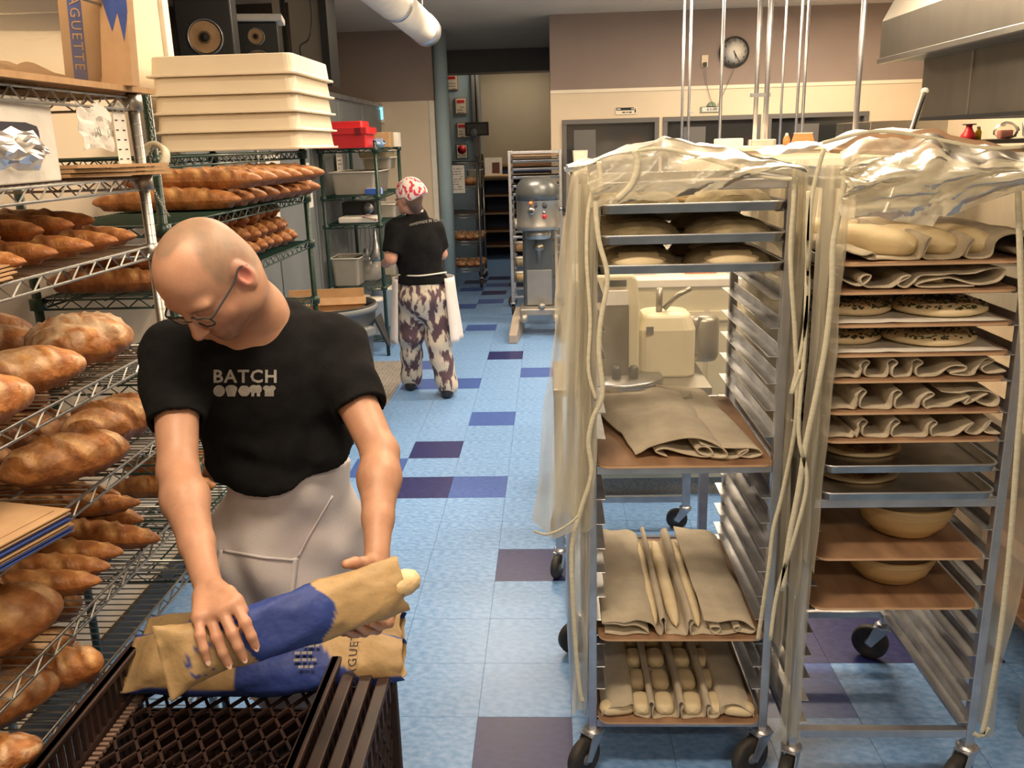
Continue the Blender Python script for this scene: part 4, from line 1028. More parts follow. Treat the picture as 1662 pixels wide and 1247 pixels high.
# board 2: three visible long doughs between pleats with flaps either side
couche('linen cloth folded over long doughs on the second lowest board', .117, 2.18, 2.77, .466,
       [(.018, .006), (.06, .003), (.13, .004), (.135, .012), (.10, .030), (.05, .038), (.012, .036), (.02, .042), (.06, .046), (.12, .044), (.15, .036), (.162, .012)] + pleat(.182, .058, -.004, .008) + [(.22, .003)] + pleat(.25, .056, .004, .008) +
       [(.285, .004), (.32, .004), (.335, .018), (.33, .030), (.31, .026), (.315, .010), (.34, .004), (.38, .006), (.39, .022), (.375, .020), (.38, .010), (.42, .008), (.43, .022), (.40, .040), (.34, .046), (.29, .050)])
for k, (x, lb) in enumerate(((.158, 'leftmost'), (.217, 'middle'), (.278, 'rightmost'))):
    dough(D_LONG, f'{lb} of the three long pale doughs between linen pleats', (.117 + x, 2.47, .472), R(90), (.98, .9, 1))
# board 3: square doughs
couche('pleated linen cloth holding square doughs on the lowest board', .117, 2.18, 2.77, .198,
       [(.012, .004), (.012, .020), (.05, .040), (.095, .046), (.10, .02), (.108, .006)] + pleat(.150, .056, .0, .008) + [(.19, .003)] + pleat(.232, .060, .003, .008) + [(.27, .003)] + pleat(.308, .052, .004, .008) + [(.34, .010), (.35, .040), (.40, .040), (.435, .02), (.44, .004)])
rowsX = [.125, .191, .270, .338]
for r_ in range(4):
    for c, x in enumerate(rowsX):
        dough(D_SQ, f'small square dough, {["front", "second", "third", "rear"][r_]} row, column {["one", "two", "three", "four"][c]} from the left, lowest board', (.117 + x, 2.225 + r_ * .115, .203), R(90 + 4 * vn(r_, c, 1)), (1, .88, .9), group='square doughs on the lowest board')
dough(D_SQ2, 'square dough peeking out under the left cloth flap, lowest board', (.117 + .055, 2.21, .203), R(8), (1, .8, .7))
dough(D_SQ2, 'square dough peeking out under the right cloth flap, lowest board', (.117 + .40, 2.205, .203), R(-8), (.9, .8, .7))

# ---- rack B contents
bx0, bx1, by0, by1 = .684, 1.118, 2.12, 2.76
def bboard(z, lb, dx=0, dy=0, rz=0): return board(lb, bx0 + dx, bx1 + dx, by0 + dy, by1 + dy, z, rz)
board('wooden board under the plastic at the very top of right rack', bx0 + .15, bx1 + .16, by0 + .02, by1, 1.745)
board('highest open wooden board of right rack, carrying large oval doughs', bx0 + .01, bx1 + .12, 2.12, 2.76, 1.492)
bboard(1.423, 'second wooden board of right rack, under a messy dark-filled cloth')
bboard(1.342, 'third wooden board of right rack, upper one with herb doughs')
bboard(1.268, 'fourth wooden board of right rack, lower one with herb doughs')
bboard(1.202, 'fifth wooden board of right rack, highest of three pleated cloth boards', -.002)
bboard(1.120, 'sixth wooden board of right rack, middle of three pleated cloth boards')
bboard(1.045, 'seventh wooden board of right rack, lowest of three pleated cloth boards')
sheet_pan('upper sheet pan of right rack with a thin topped dough', bx0, bx1, by0 - .01, by1, .967)
sheet_pan('lower sheet pan of right rack, resting just above the middle bar', bx0, bx1, by0 - .01, by1, .893)
bboard(.720, 'dark wooden board below the middle bar of right rack', 0)
bboard(.573, 'lowest dark wooden board of right rack', 0, .005)
BX = bx0
couche('linen cloth between large oval doughs on the highest open board', BX + .01, 2.135, 2.70, 1.503,
       [(.0, .004), (.008, .028), (.05, .016), (.075, .022), (.08, .010), (.065, .006), (.10, .003), (.17, .003), (.19, .008), (.20, .045), (.21, .055), (.203, .03), (.20, .004), (.26, .003), (.285, .010), (.30, .045), (.31, .052), (.30, .025), (.30, .004), (.35, .006), (.36, .04), (.40, .055), (.47, .050), (.53, .030), (.50, .012), (.44, .004), (.42, .012), (.44, .018), (.54, .012)])
for k, (x, y, r_, sc, lb) in enumerate(((.135, 2.30, 112, 1.0, 'leftmost and largest oval dough at the front of the highest open board'), (.245, 2.31, 110, .95, 'second oval dough from the left, behind a linen fold'),
        (.335, 2.31, 108, .95, 'third oval dough from the left on the highest open board'), (.505, 2.20, 20, .42, 'small bit of dough under the linen at the right end'),
        (.12, 2.58, 110, .9, 'oval dough in the rear left of the highest open board'), (.26, 2.58, 110, .9, 'oval dough in the rear centre of the highest open board'))):
    dough(D_BAT, lb, (BX + x, y, 1.507), R(r_), (sc, sc * .85, sc * .95), group=None)
couche('messy linen cloth with dark gaps on second board of right rack', BX + .0, 2.135, 2.70, 1.434,
       [(.0, .040), (.05, .012), (.075, .020), (.085, .036), (.07, .040), (.06, .026), (.08, .006), (.13, .004), (.15, .016), (.18, .034), (.16, .030), (.15, .012), (.17, .005), (.19, .018), (.21, .034), (.27, .036), (.33, .040), (.39, .044), (.40, .030), (.385, .012), (.34, .008), (.29, .022), (.25, .026), (.20, .012), (.21, .004), (.28, .004), (.33, .006)])
dough(D_SLIM, 'pinkish dough strip in a fold of the messy cloth', (BX + .26, 2.26, 1.438), R(95), (.7, 1, .6))
# herb doughs
HERB = mat('herbs', (.045, .055, .018), rough=.8)
def herb_dough(lb, x, y, z, r_, seed):
    t = thing('herb_dough', lb, 'dough', (x, y, z), 0, 'flat doughs sprinkled with herbs')
    b = MB(); b.lathe([(r_ * .86, 0), (r_, .008), (r_ * .97, .018), (r_ * .75, .028), (r_ * .35, .031), (0, .030)], 30); b.build('dough', M['dough'], t)
    rn = random.Random(seed); h = MB()
    for _ in range(420):
        a = rn.random() * 2 * PI; q = rn.random() ** .7 * .96; x_, y_ = r_ * q * math.cos(a), r_ * q * math.sin(a)
        zz = .031 - .012 * q ** 3 - .003; a2 = rn.random() * PI; l_ = rn.uniform(.005, .012)
        h.bx(-l_ / 2, l_ / 2, -.0016, .0016, 0, .0045, Matrix.Translation((x_, y_, zz)) @ Matrix.Rotation(a2, 4, 'Z') @ Matrix.Rotation(rn.uniform(-.5, .5), 4, 'Y'))
    o = h.build('herbs', HERB, t); o['kind'] = 'stuff'
for z, w_, dx in ((1.353, 'upper', .02), (1.279, 'lower', .0)):
    t = thing('parchment', f'parchment paper under the {w_} pair of herb doughs', 'paper', (BX + .21, 2.42, z))
    P = [[Vector((-.205 + .41 * i / 12, -.295 + .59 * j / 12, .0006 + .003 * abs(vn(i * .8, j * .9, z)))) for j in range(13)] for i in range(13)]
    b = MB(); b.grid(P); b.build('sheet', M['paper'], t, solid=.0006)
    for x, y, r_, p_ in ((.075 + dx, 2.28, .095, 'front left'), (.285 + dx, 2.265, .118, 'front right'), (.10 + dx, 2.55, .10, 'rear left'), (.32 + dx, 2.56, .10, 'rear right')):
        herb_dough(f'round herb-sprinkled dough, {p_} on the {w_} herb board', BX + x, y, z + .004, r_, int(x * 999 + z * 77))
# pleated couches on three boards
ps = [
 [(.0, .010), (.0, .004), (.05, .006), (.075, .010), (.07, .020), (.02, .016), (.0, .024), (.04, .034)],
]
def three(z, lb, spec, tail):
    pr = [(.0, .022), (.01, .006), (.05, .007), (.078, .004), (.082, .018), (.04, .022), (.02, .030)] if not spec[0] else [(.0, .030), (.03, .008), (.05, .006), (.06, .014), (.045, .018), (.03, .010), (.05, .003)]
    pr = [(.002, .012), (.01, .003), (.05, .006), (.07, .003), (.075, .016)]
    for x, h, l_ in spec[1:]: pr += pleat(x, h, l_, .012)
    pr += tail
    couche(lb, BX, 2.135, 2.70, z, pr)
three(1.213, 'pleated linen cloth on the fifth board of right rack', [0, (.085, .046, .003), (.150, .048, .004), (.210, .048, .006)], [(.24, .003), (.27, .006), (.30, .030), (.33, .030), (.33, .018), (.30, .008), (.35, .004), (.36, .018), (.38, .042), (.40, .036), (.375, .02), (.39, .006), (.43, .014)])
three(1.131, 'pleated linen cloth on the sixth board of right rack', [0, (.080, .054, .006), (.165, .052, .008), (.235, .046, .016)], [(.26, .004), (.30, .005), (.32, .02), (.35, .030), (.34, .012), (.37, .020), (.395, .034), (.37, .018), (.40, .004), (.42, .010), (.415, .034), (.36, .044), (.28, .046)])
three(1.056, 'pleated linen cloth on the seventh board of right rack', [0, (.092, .048, .003), (.165, .050, .010), (.26, .044, .008)], [(.28, .003), (.32, .004), (.35, .026), (.37, .034), (.35, .014), (.38, .004), (.40, .020), (.41, .042), (.40, .03), (.40, .010), (.435, .008)])
for z, w_ in ((1.213, 'fifth'), (1.131, 'sixth'), (1.056, 'seventh')):
    for k, x in enumerate((.118, .185, .250)):
        dough(D_SLIM, f'{["left", "middle", "right"][k]} pale dough between pleats on the {w_} board of right rack', (BX + x - .006, 2.36, z + .003), R(92), (1, .8, .8))
TOP = mat('pizza_topping', (.30, .20, .085), (.12, .045, .03), rough=.7, scale=45, lo=.42, hi=.58, bump=.6, bscale=60)
for z, w_ in ((.970, 'upper'), (.896, 'lower')):
    t = thing('topped_flatbread', f'thin topped dough at the left of the {w_} sheet pan', 'dough', (BX + .15, 2.31, z))
    b = MB(); b.lathe([(.10, 0), (.112, .006), (.10, .012), (.09, .011)], 30, sx=1.0, sy=.9); b.build('crust', M['dough'], t)
    b = MB(); b.lathe([(.098, .010), (.06, .014), (0, .015)], 30, sx=1.0, sy=.9); b.build('topping', TOP, t)
basket('cane proofing basket on the dark board below the middle bar', BX + .285, 2.295, .731, .125, .095, 'cane', True, sx=1.05)
basket('cane proofing basket on the lowest dark board', BX + .262, 2.305, .584, .118, .085, 'cane', True, sx=1.05)
basket('cane basket half hidden behind the left post, below the bar', BX + .06, 2.62, .731, .11, .09, 'cane', True, sx=1.05)

# ================================================================== PLASTIC COVERS
def ribbon(parent, pts, w_, m, wdir=(1, 0, 0), name='tape_strip'):
    P = catmull(pts, 5); wd = Vector(wdir).normalized(); G = []
    for i, p in enumerate(P):
        t_ = (P[min(i + 1, len(P) - 1)] - P[max(i - 1, 0)]).normalized(); s = (wd - t_ * wd.dot(t_)).normalized()
        G.append([p - s * w_ / 2, p, p + s * w_ / 2])
    b = MB(); b.grid(G); return b.build(name, m, parent, solid=.0012)
# cover A ------------------------------------------------------------
ca = thing('plastic_cover', 'clear plastic cover draped over the left tray rack, front opened', 'cover', (0, 0, 0))
def topz(x, y, x0, x1, y0, y1, peak, px):
    u = (x - x0) / (x1 - x0); v = (y - y0) / (y1 - y0)
    return 1.71 + peak * math.exp(-((u - px) / .38) ** 2) * (.55 + .45 * math.sin(PI * min(1, v + .35))) + .012 * vn(x * 14, y * 6, 3) + .006 * vn(x * 40, y * 14, 5)
G = []
for i in range(31):
    x = lerp(.045, .625, i / 30)
    G.append([Vector((x, lerp(2.165, 2.90, j / 20), topz(x, lerp(2.165, 2.90, j / 20), .045, .625, 2.165, 2.9, .085, .45))) for j in range(21)])
b = MB(); b.grid(G); b.build('top_sheet', M['cover_film'], ca)
# front flap folded up: hangs low on the left, drawn up to the right corner
G = []
for i in range(37):
    u = i / 36; x = lerp(.095, .60, u); zt = topz(x, 2.165, .045, .625, 2.165, 2.9, .085, .45) - .004
    zb_ = lerp(1.648, 1.665, u / .42) if u < .42 else lerp(1.665, 1.735, smooth01((u - .42) / .58))
    zb_ = min(zb_, zt - .008); row = []
    for j in range(15):
        v = j / 14
        row.append(Vector((x + .008 * vn(u * 8, v * 5, 1), 2.165 - .035 * math.sin(PI * v * .8) - .014 * vn(u * 9 + v * 5, v * 4, 2) - .012 * abs(math.sin(u * 19 + v * 6)), lerp(zt, zb_, v) + .004 * vn(u * 20, v * 8, 6))))
    G.append(row)
b = MB(); b.grid(G); b.build('front_flap', M['cover_film'], ca)
# left side sheet, wavy, hanging down beside the rack
def side_sheet(parent, fx, ya, yb, zt, zb_, nm, seed, amp=.012):
    G = []
    for i in range(33):
        u = i / 32; row = []
        for j in range(31):
            v = j / 30
            row.append(Vector((fx(v) + amp * (.4 + v) * math.sin(u * 11 + seed + 1.2 * v) + amp * .8 * vn(u * 6, v * 7, seed), lerp(ya, yb, u) + .012 * math.sin(v * 5 + u * 3), lerp(zt, zb_, v))))
        G.append(row)
    b = MB(); b.grid(G); return b.build(nm, M['cover_film'], parent)
side_sheet(ca, lambda v: .058 - .012 * v, 2.19, 2.90, 1.715, .22, 'side_sheet', 1)
side_sheet(ca, lambda v: .618 + .006 * v, 2.19, 2.90, 1.715, .28, 'side_sheet', 4, .006)
# gathered front panel pulled to the left, flaring towards its hem
hemz = .80
def curtain(parent, zt, zb_, xr, xl, y0, folds, nm, seed, depth=.05, mslim=None, hem=None):
    G = []; n = 44; m_ = 34
    for i in range(n + 1):
        u = i / n; row = []
        for j in range(m_ + 1):
            v = j / m_; a, c = xr(v), xl(v)
            x = lerp(a, c, u) ; z = lerp(zt, zb_(u) if callable(zb_) else zb_, v)
            y = y0 - depth * (.35 + .65 * v) * (.5 + .5 * math.sin(u * folds * PI * 2 + seed + .6 * math.sin(3 * v))) - .01 * vn(u * 6, v * 8, seed)
            row.append(Vector((x + .006 * vn(u * 5, v * 9, seed + 3), y, z)))
        G.append(row)
    b = MB(); b.grid(G); return b.build(nm, M['cover_film'], parent), G
def Lx(v): return lerp(.075, .0, smooth01(v * 1.1)) - .055 * v
o, G1 = curtain(ca, 1.745, lambda u: .815 - .035 * math.sin(u * PI) + .0 * u, lambda v: .118 - .012 * v, lambda v: .062 - .10 * v ** .8 - .02 * v, 2.185, 1.5, 'gathered_panel', 1.0, .055)
o, G2 = curtain(ca, 1.73, lambda u: .82 + .02 * u, lambda v: .110 - .02 * v, lambda v: .066 - .075 * v ** .8, 2.20, 2.2, 'gathered_panel', 2.6, .03)
o, G3 = curtain(ca, 1.70, lambda u: .24, lambda v: .105 - .022 * v, lambda v: .070 - .03 * v, 2.165, 1.2, 'lower_panel', .6, .03)
ribbon(ca, [at_plane(x, y, 1, 2.135) for x, y in ((972, 262), (975, 300), (967, 330), (972, 390), (986, 450), (975, 520), (972, 570), (978, 640), (962, 680), (955, 720), (960, 770), (942, 830), (928, 890), (930, 980), (935, 1060), (941, 1120), (946, 1140))], .012, M['tape'])
ribbon(ca, [at_plane(x, y, 1, 2.145) for x, y in ((968, 285), (955, 340), (952, 420), (958, 520), (955, 600), (968, 650))], .009, M['tape'])
ribbon(ca, [at_plane(x, y, 1, 2.11) for x, y in ((866, 862), (885, 868), (905, 862), (925, 850), (938, 838))], .006, M['tape'], (0, 0, 1))
ribbon(ca, [at_plane(x, y, 1, 2.11) for x, y in ((1000, 325), (1025, 300), (1035, 268), (1030, 244))], .016, M['tape'])
ribbon(ca, [at_plane(x, y, 1, 2.13) for x, y in ((1028, 246), (1080, 242), (1160, 262), (1230, 285), (1286, 292))], .008, M['tape'], (0, 0, 1))
ribbon(ca, [at_plane(x, y, 1, 2.15) for x, y in ((1290, 262), (1288, 330), (1283, 420), (1291, 560), (1292, 680), (1270, 800), (1255, 860), (1248, 920), (1236, 1000), (1230, 1040))], .011, M['tape'])
side_sheet(ca, lambda v: .612 + .004 * math.sin(v * 9), 2.155, 2.24, 1.74, .42, 'edge_strip', 8, .004)
G = [[Vector((lerp(.06, .615, i / 20) + .0, 2.885 + .012 * math.sin(i * .9 + j * .2), lerp(1.70, .95, j / 20))) for j in range(21)] for i in range(21)]
b = MB(); b.grid(G); b.build('back_sheet', M['back_film'], ca)
# cover B ------------------------------------------------------------
cb = thing('plastic_cover', 'clear plastic cover bunched over the right tray rack', 'cover', (0, 0, 0))
G = []
for i in range(37):
    x = lerp(.63, 1.32, i / 36)
    G.append([Vector((x, lerp(2.08, 2.85, j / 20), topz(x, lerp(2.08, 2.85, j / 20), .63, 1.32, 2.08, 2.85, .085, .26) + .01)) for j in range(21)])
b = MB(); b.grid(G); b.build('top_sheet', M['cover_film'], cb)
G = []
for i in range(49):
    u = i / 48; x = lerp(.655, 1.33, u); zt = topz(x, 2.08, .63, 1.32, 2.08, 2.85, .085, .26)
    zb_ = 1.625 - .03 * math.sin(u * 5) * (u < .3) + .035 * smooth01((u - .25) / .5) + .01 * math.sin(u * 13)
    G.append([Vector((x + .01 * vn(u * 8, j * .4, 1), 2.08 - .05 * math.sin(PI * (j / 16) * .85) - .02 * vn(u * 10 + j * .3, j * .3, 2) - .018 * abs(math.sin(u * 14 + j * .45)), lerp(zt, zb_, j / 16) + .006 * vn(u * 18, j * .5, 6))) for j in range(17)])
b = MB(); b.grid(G); b.build('front_flap', M['cover_film'], cb)
G = [[Vector((p.x + .004, p.y - .012, p.z * .55 + .45 * 1.70 + .01 * vn(p.x * 20, p.z * 20, 3))) for p in row] for row in G]
b = MB(); b.grid(G); b.build('front_flap', M['cover_film'], cb)
curtain(cb, 1.73, lambda u: .70 + .04 * u, lambda v: .700 - .03 * v, lambda v: .640 + .0 * v, 2.115, 1.5, 'gathered_panel', .4, .03)
curtain(cb, 1.73, lambda u: .18, lambda v: .668 - .0 * v, lambda v: .632 - .02 * v, 2.125, 1.2, 'gathered_panel', 2.2, .03)
side_sheet(cb, lambda v: .634 + .008 * v, 2.14, 2.84, 1.72, .2, 'side_sheet', 5, .008)
side_sheet(cb, lambda v: 1.20 + .02 * math.sin(v * 4), 2.10, 2.84, 1.73, .20, 'side_sheet', 9, .014)
G = [[Vector((lerp(.64, 1.20, i / 20), 2.83 + .012 * math.sin(i * .9 + j * .2), lerp(1.70, .35, j / 20))) for j in range(21)] for i in range(21)]
b = MB(); b.grid(G); b.build('back_sheet', M['back_film'], cb)
for pts, w_ in (
    (((1378, 250), (1365, 330), (1352, 400), (1350, 470), (1340, 560), (1325, 640), (1308, 720), (1295, 800), (1280, 880), (1270, 960)), .014),
    (((1312, 310), (1310, 400), (1312, 480), (1300, 570), (1284, 640), (1300, 600)), .009),
    (((1338, 240), (1318, 320), (1310, 440), (1306, 560), (1296, 700), (1310, 780), (1290, 870), (1262, 960), (1250, 1040)), .010),
    (((1652, 300), (1658, 480), (1661, 600), (1652, 720), (1640, 880), (1625, 1020), (1606, 1140), (1594, 1192)), .015),
    (((1606, 1182), (1594, 1196), (1580, 1190)), .012)):
    ribbon(cb, [at_plane(x, y, 1, 2.075) for x, y in pts], w_, M['tape'])
ribbon(cb, [at_plane(x, y, 1, 2.06) for x, y in ((1335, 232), (1400, 216), (1450, 214), (1520, 226), (1600, 240), (1662, 238))], .008, M['tape'], (0, 0, 1))
# ================================================================== GREY TRASH CAN
t = thing('trash_can', 'large round grey trash can behind the man in black', 'trash can', (-1.43, 5.45, 0))
b = MB(); prof = [(.20, 0), (.235, .02), (.262, .38), (.275, .40), (.268, .42), (.285, .70), (.30, .72), (.305, .80), (.318, .80), (.32, .835), (.305, .84), (.293, .80), (.27, .5), (.22, .03), (0, .03)]
b.lathe(prof, 40); b.build('body', M['grey_plastic'], t)
for a in (R(-30), R(150)):
    h = MB(); Mx = Matrix.Rotation(a, 4, 'Z'); h.bx(.29, .345, -.07, .07, .66, .72, Mx); h.build('handle', M['grey_plastic'], t, bevel=.012)
b = MB(); b.lathe([(.306, .838), (.312, .846), (.300, .848), (.292, .80), (.285, .70)], 40, caps=False); b.build('liner', M['black_plastic'], t)
t = thing('cardboard_box', 'opened cardboard box stuffed in the grey trash can', 'box', (-1.44, 5.45, .66), R(8))
b = MB(); b.bx(-.24, .24, .12, .13, 0, .26); b.bx(-.24, -.23, -.15, .13, 0, .21); b.bx(-.23, .23, -.15, .12, 0, .01); b.build('carton', M['cardboard'], t)
b = MB(); b.bx(-.24, .25, .11, .125, .0, .06, Matrix.Translation((0, 0, .215)) @ Matrix.Rotation(R(-30), 4, 'X')); b.build('flap', M['kraft'], t)
b = MB(); b.bx(-.22, .22, -.14, .11, .01, .12); b.build('waste', M['navy_box'] if False else M['cardboard'], t)
t = thing('bin_bag_edge', 'black liner corner hanging over the trash can rim', 'bag', (-1.11, 5.42, .60))
b = MB(); b.loft([[Vector(p) for p in ((0, -.10, .16), (0, .10, .16), (.05, .10, -.05), (.06, -.03, -.02))], [Vector(p) for p in ((.012, -.10, .17), (.012, .10, .17), (.062, .10, -.05), (.072, -.03, -.02))]]); b.build('liner_fold', M['black_plastic'], t)
# striped floor mat
t = thing('floor_mat', 'ribbed grey rubber mat on the blue floor by the green shelf', 'mat', (-1.62, 6.35, 0))
b = MB(); b.bx(0, .42, -.35, .95, .001, .008); b.build('base', M['mat_rubber'], t, bevel=.002)
b = MB()
for k in range(14): b.bx(.012 + k * .029, .028 + k * .029, -.34, .94, .008, .014)
o = b.build('ribs', M['mat_rubber'], t); o['kind'] = 'stuff'
# ================================================================== FAR GREEN SHELVING
g2 = thing('wire_shelving', 'far green wire shelving with a red crate on top', 'shelving', (0, 0, 0))
FX0, FX1, FY0, FY1 = -1.93, -1.46, 7.55, 8.72
FZ = [1.79, 1.40, 1.16, .62, .16]
rack_posts(g2, (FX0, FX1), (FY0, FY1), 1.84, M['green_epoxy'], z0=0, r=.016, collars=FZ)
for z in FZ: wire_shelf(g2, FX0, FX1, FY0, FY1, z, M['green_epoxy'], step=.04, zig=.06, r=.005)
def on(px, py, Y): return at_plane(px, py, 1, Y)
t = thing('red_crate', 'bright red plastic crate on top of the far green shelving', 'crate', (-1.715, 7.62, 1.794))
b = MB(); b.loft([rrect(.42, .36, .02, 0), rrect(.42, .36, .02, .16)]); b.loft([rrect(.36, .30, .02, .16), rrect(.35, .29, .02, .215)]); b.build('body', M['red_plastic'], t, bevel=.006)
b = MB(); b.loft([rrect(.46, .40, .02, .11), rrect(.46, .40, .02, .165)]); b.build('rim', M['red_plastic'], t, bevel=.005)
b = MB(); b.bx(.12, .17, -.203, -.19, .10, .16); b.build('handle_hole', mat('deep_red', (.2, .005, .01)), t)
def simple_box(name, label, cat, loc, size, m, extra=None, rz=0, bevel=.004, group=None):
    t = thing(name, label, cat, loc, rz, group)
    b = MB(); b.bx(-size[0] / 2, size[0] / 2, -size[1] / 2, size[1] / 2, 0, size[2]); b.build('carton', m, t, bevel=bevel)
    b = MB(); b.bx(-size[0] / 2 - .001, size[0] / 2 + .001, -.02, .02, size[2] * .0, size[2] + .0012); b.build('tape_band', extra or M['kraft'], t)
    return t
simple_box('carton', 'small printed brown and white carton right of the red crate', 'box', (-1.50, 8.15, 1.794), (.16, .22, .13), M['cardboard'], M['green_sign'])
simple_box('carton', 'narrow white carton at the right end of the far shelf top', 'box', (-1.455, 8.5, 1.794), (.09, .2, .13), M['white'], M['paper'])
t = thing('blue_bag', 'light blue plastic bag on the far shelf beside red crate', 'bag', (-1.50, 7.85, 1.794))
b = MB(); P = [[Vector((.07 * math.cos(a) * math.cos(f) * (1 + .3 * vn(i, j, 2)), .07 * math.sin(a) * math.cos(f), .03 + .035 * math.sin(f) * (1 + .4 * vn(j, i, 1)))) for i, a in enumerate([2 * PI * q / 14 for q in range(15)])] for j, f in enumerate([-PI / 2 + PI * q / 8 for q in range(9)])]
b.grid(P); b.build('crumpled_body', mat('lightblue', (.25, .42, .68), rough=.4), t)
b = MB(); b.bx(.02, .06, -.05, -.03, .03, .075); b.build('knot', mat('lightblue2', (.32, .5, .75), rough=.4), t)
t = thing('paper_cup_stack', 'white round container at the left of the red crate', 'container', (-1.97, 7.75, 1.794))
b = MB(); b.lathe([(.055, 0), (.065, .11), (.055, .11)], 20); b.build('cup', M['white'], t)
b = MB(); b.lathe([(.067, .10), (.067, .112), (0, .114)], 20); b.build('lid', M['pot_metal'], t)
t = thing('paper_list', 'white list taped at the back of the far green shelving', 'note', (-1.955, 8.35, 1.60))
mx = frame_mx((0, 0, 0), (0, 1, 0), (0, 0, 1)); b = MB(); b.bx(-.12, .12, -.17, .17, -.001, 0, mx); b.build('sheet', M['paper'], t)
b = MB(); print_lines(b, mx, 8, .16, .28, 3); b.build('printing', M['ink_grey'], t)
def tub(name, label, x, y, z, w_, d_, h_, m='clear_plastic', lid=None, cat='container', r=.03):
    t = thing(name, label, cat, (x, y, z))
    b = MB(); b.loft([rrect(w_ * .88, d_ * .88, r, 0), rrect(w_ * .97, d_ * .97, r, h_ * .95), rrect(w_ * 1.04, d_ * 1.04, r, h_ * .96), rrect(w_ * 1.04, d_ * 1.04, r, h_)], cap1=bool(lid)); b.build('body', M[m], t, solid=0 if lid else .004)
    b = MB(); b.tube(rrect(w_ * 1.05, d_ * 1.05, r, h_), .005, 6, closed=True)
    if lid: b.loft([rrect(w_ * 1.0, d_ * 1.0, r, h_), rrect(w_ * .98, d_ * .98, r, h_ + .01)])
    b.build('lid' if lid else 'rim', M[lid or 'white'], t); return t
MILK = sheet_mat('milky_plastic', (.70, .66, .58), .62, rough=.3, vary=.08, scale=4); M['milky'] = MILK
tub('storage_bin', 'long milky plastic bin on the second level of far green shelving', -1.70, 8.05, 1.404, .40, .75, .19, 'milky')
tub('storage_bin', 'milky round-cornered tubs under the dark tray, far green shelving', -1.60, 8.45, 1.60, .28, .3, .10, 'milky')
tub('dark_tray', 'dark brown tray just below the top of far green shelving', -1.60, 8.35, 1.705, .30, .4, .06, 'basket_dark')
simple_box('blue_box', 'small blue box on the second level of far green shelving', 'box', (-1.52, 7.70, 1.404), (.13, .14, .05), mat('blue_item', (.04, .12, .5), rough=.4), M['white'])
t = thing('kitchen_scale', 'pale kitchen scale leaning on the third level of far green shelving', 'scale', (-1.64, 7.75, 1.166))
b = MB(); b.bx(-.20, .14, -.12, .12, .0, .05); b.build('base', M['white'], t, bevel=.012)
b = MB(); b.bx(.0, .13, -.125, .10, .05, .062, Matrix.Rotation(R(14), 4, 'Y')); b.build('keypad', mat('keypad', (.35, .12, .12), (.6, .6, .58), scale=60), t)
t = thing('black_appliance', 'black boxy appliance on the third level of far green shelving', 'appliance', (-1.72, 8.1, 1.166))
b = MB(); b.bx(-.16, .14, -.12, .12, 0, .16); b.build('body', M['black_plastic'], t, bevel=.01)
b = MB(); b.lathe([(.05, 0), (.05, .02), (0, .02)], 18, (.08, -.12, .1), M=Matrix.Rotation(R(90), 4, 'X')); b.build('dial', M['pot_metal'], t)
tub('storage_bin', 'pale shallow bin at the right of the black appliance', -1.52, 8.35, 1.166, .2, .4, .12, 'milky')
t = thing('food_processor', 'clear mixing bowls with silver knob lid on the far shelving', 'appliance', (-1.68, 7.95, .626))
b = MB(); b.lathe([(.10, 0), (.13, .02), (.14, .18), (.135, .18), (.12, .02)], 24); b.build('bowl', M['milky'], t)
b = MB(); b.lathe([(.14, .18), (.10, .22), (.03, .24), (.02, .28), (0, .285)], 24); b.build('lid', M['chrome'], t)
tub('storage_bin', 'large clear tub at the bottom left of far green shelving', -1.80, 7.75, .626, .25, .34, .24, 'milky')
tub('storage_bin', 'clear tub at the lower right of far green shelving', -1.56, 8.4, .626, .2, .4, .22, 'milky')
t = thing('hanging_utensils', 'grey cords and utensils hanging under the third level', 'utensils', (-1.60, 7.7, 1.12))
b = MB()
for k in range(5): b.tube(catmull([(k * .03 - .06, .03 * k, 0), (k * .035 - .07, .03 * k, -.14), (k * .02 - .05, .03 * k, -.26 - .03 * (k % 2)), (k * .03 - .02, .03 * k, -.18)]), .006, 6)
b.build('cords', M['grey_plastic'], t)
b = MB(); b.lathe([(.05, -.3), (.06, -.26), (.03, -.2), (.01, -.02)], 14, (.05, .05, 0)); b.build('ladle', M['pot_metal'], t)
for k, (x, y, r_, h_, lb) in enumerate(((-1.62, 7.75, .11, .30, 'white bucket on the bottom level nearest the green post'), (-1.58, 8.15, .12, .34, 'white bucket behind the nearest bucket, bottom level'), (-1.78, 7.9, .11, .3, 'white bucket by the trash can, bottom level of far shelving'))):
    t = thing('bucket', lb, 'bucket', (x, y, .164))
    b = MB(); b.lathe([(r_ * .86, 0), (r_, h_), (r_ * 1.06, h_), (r_ * 1.06, h_ + .02), (0, h_ + .025)], 24); b.build('body', M['white'], t)
    b = MB(); b.tube([(r_ * 1.05 * math.cos(a), -r_ * .6 * math.sin(a), h_ - .05 - .06 * math.sin(a)) for a in [PI * q / 10 for q in range(11)]], .003, 5); b.build('handle', M['pot_metal'], t)
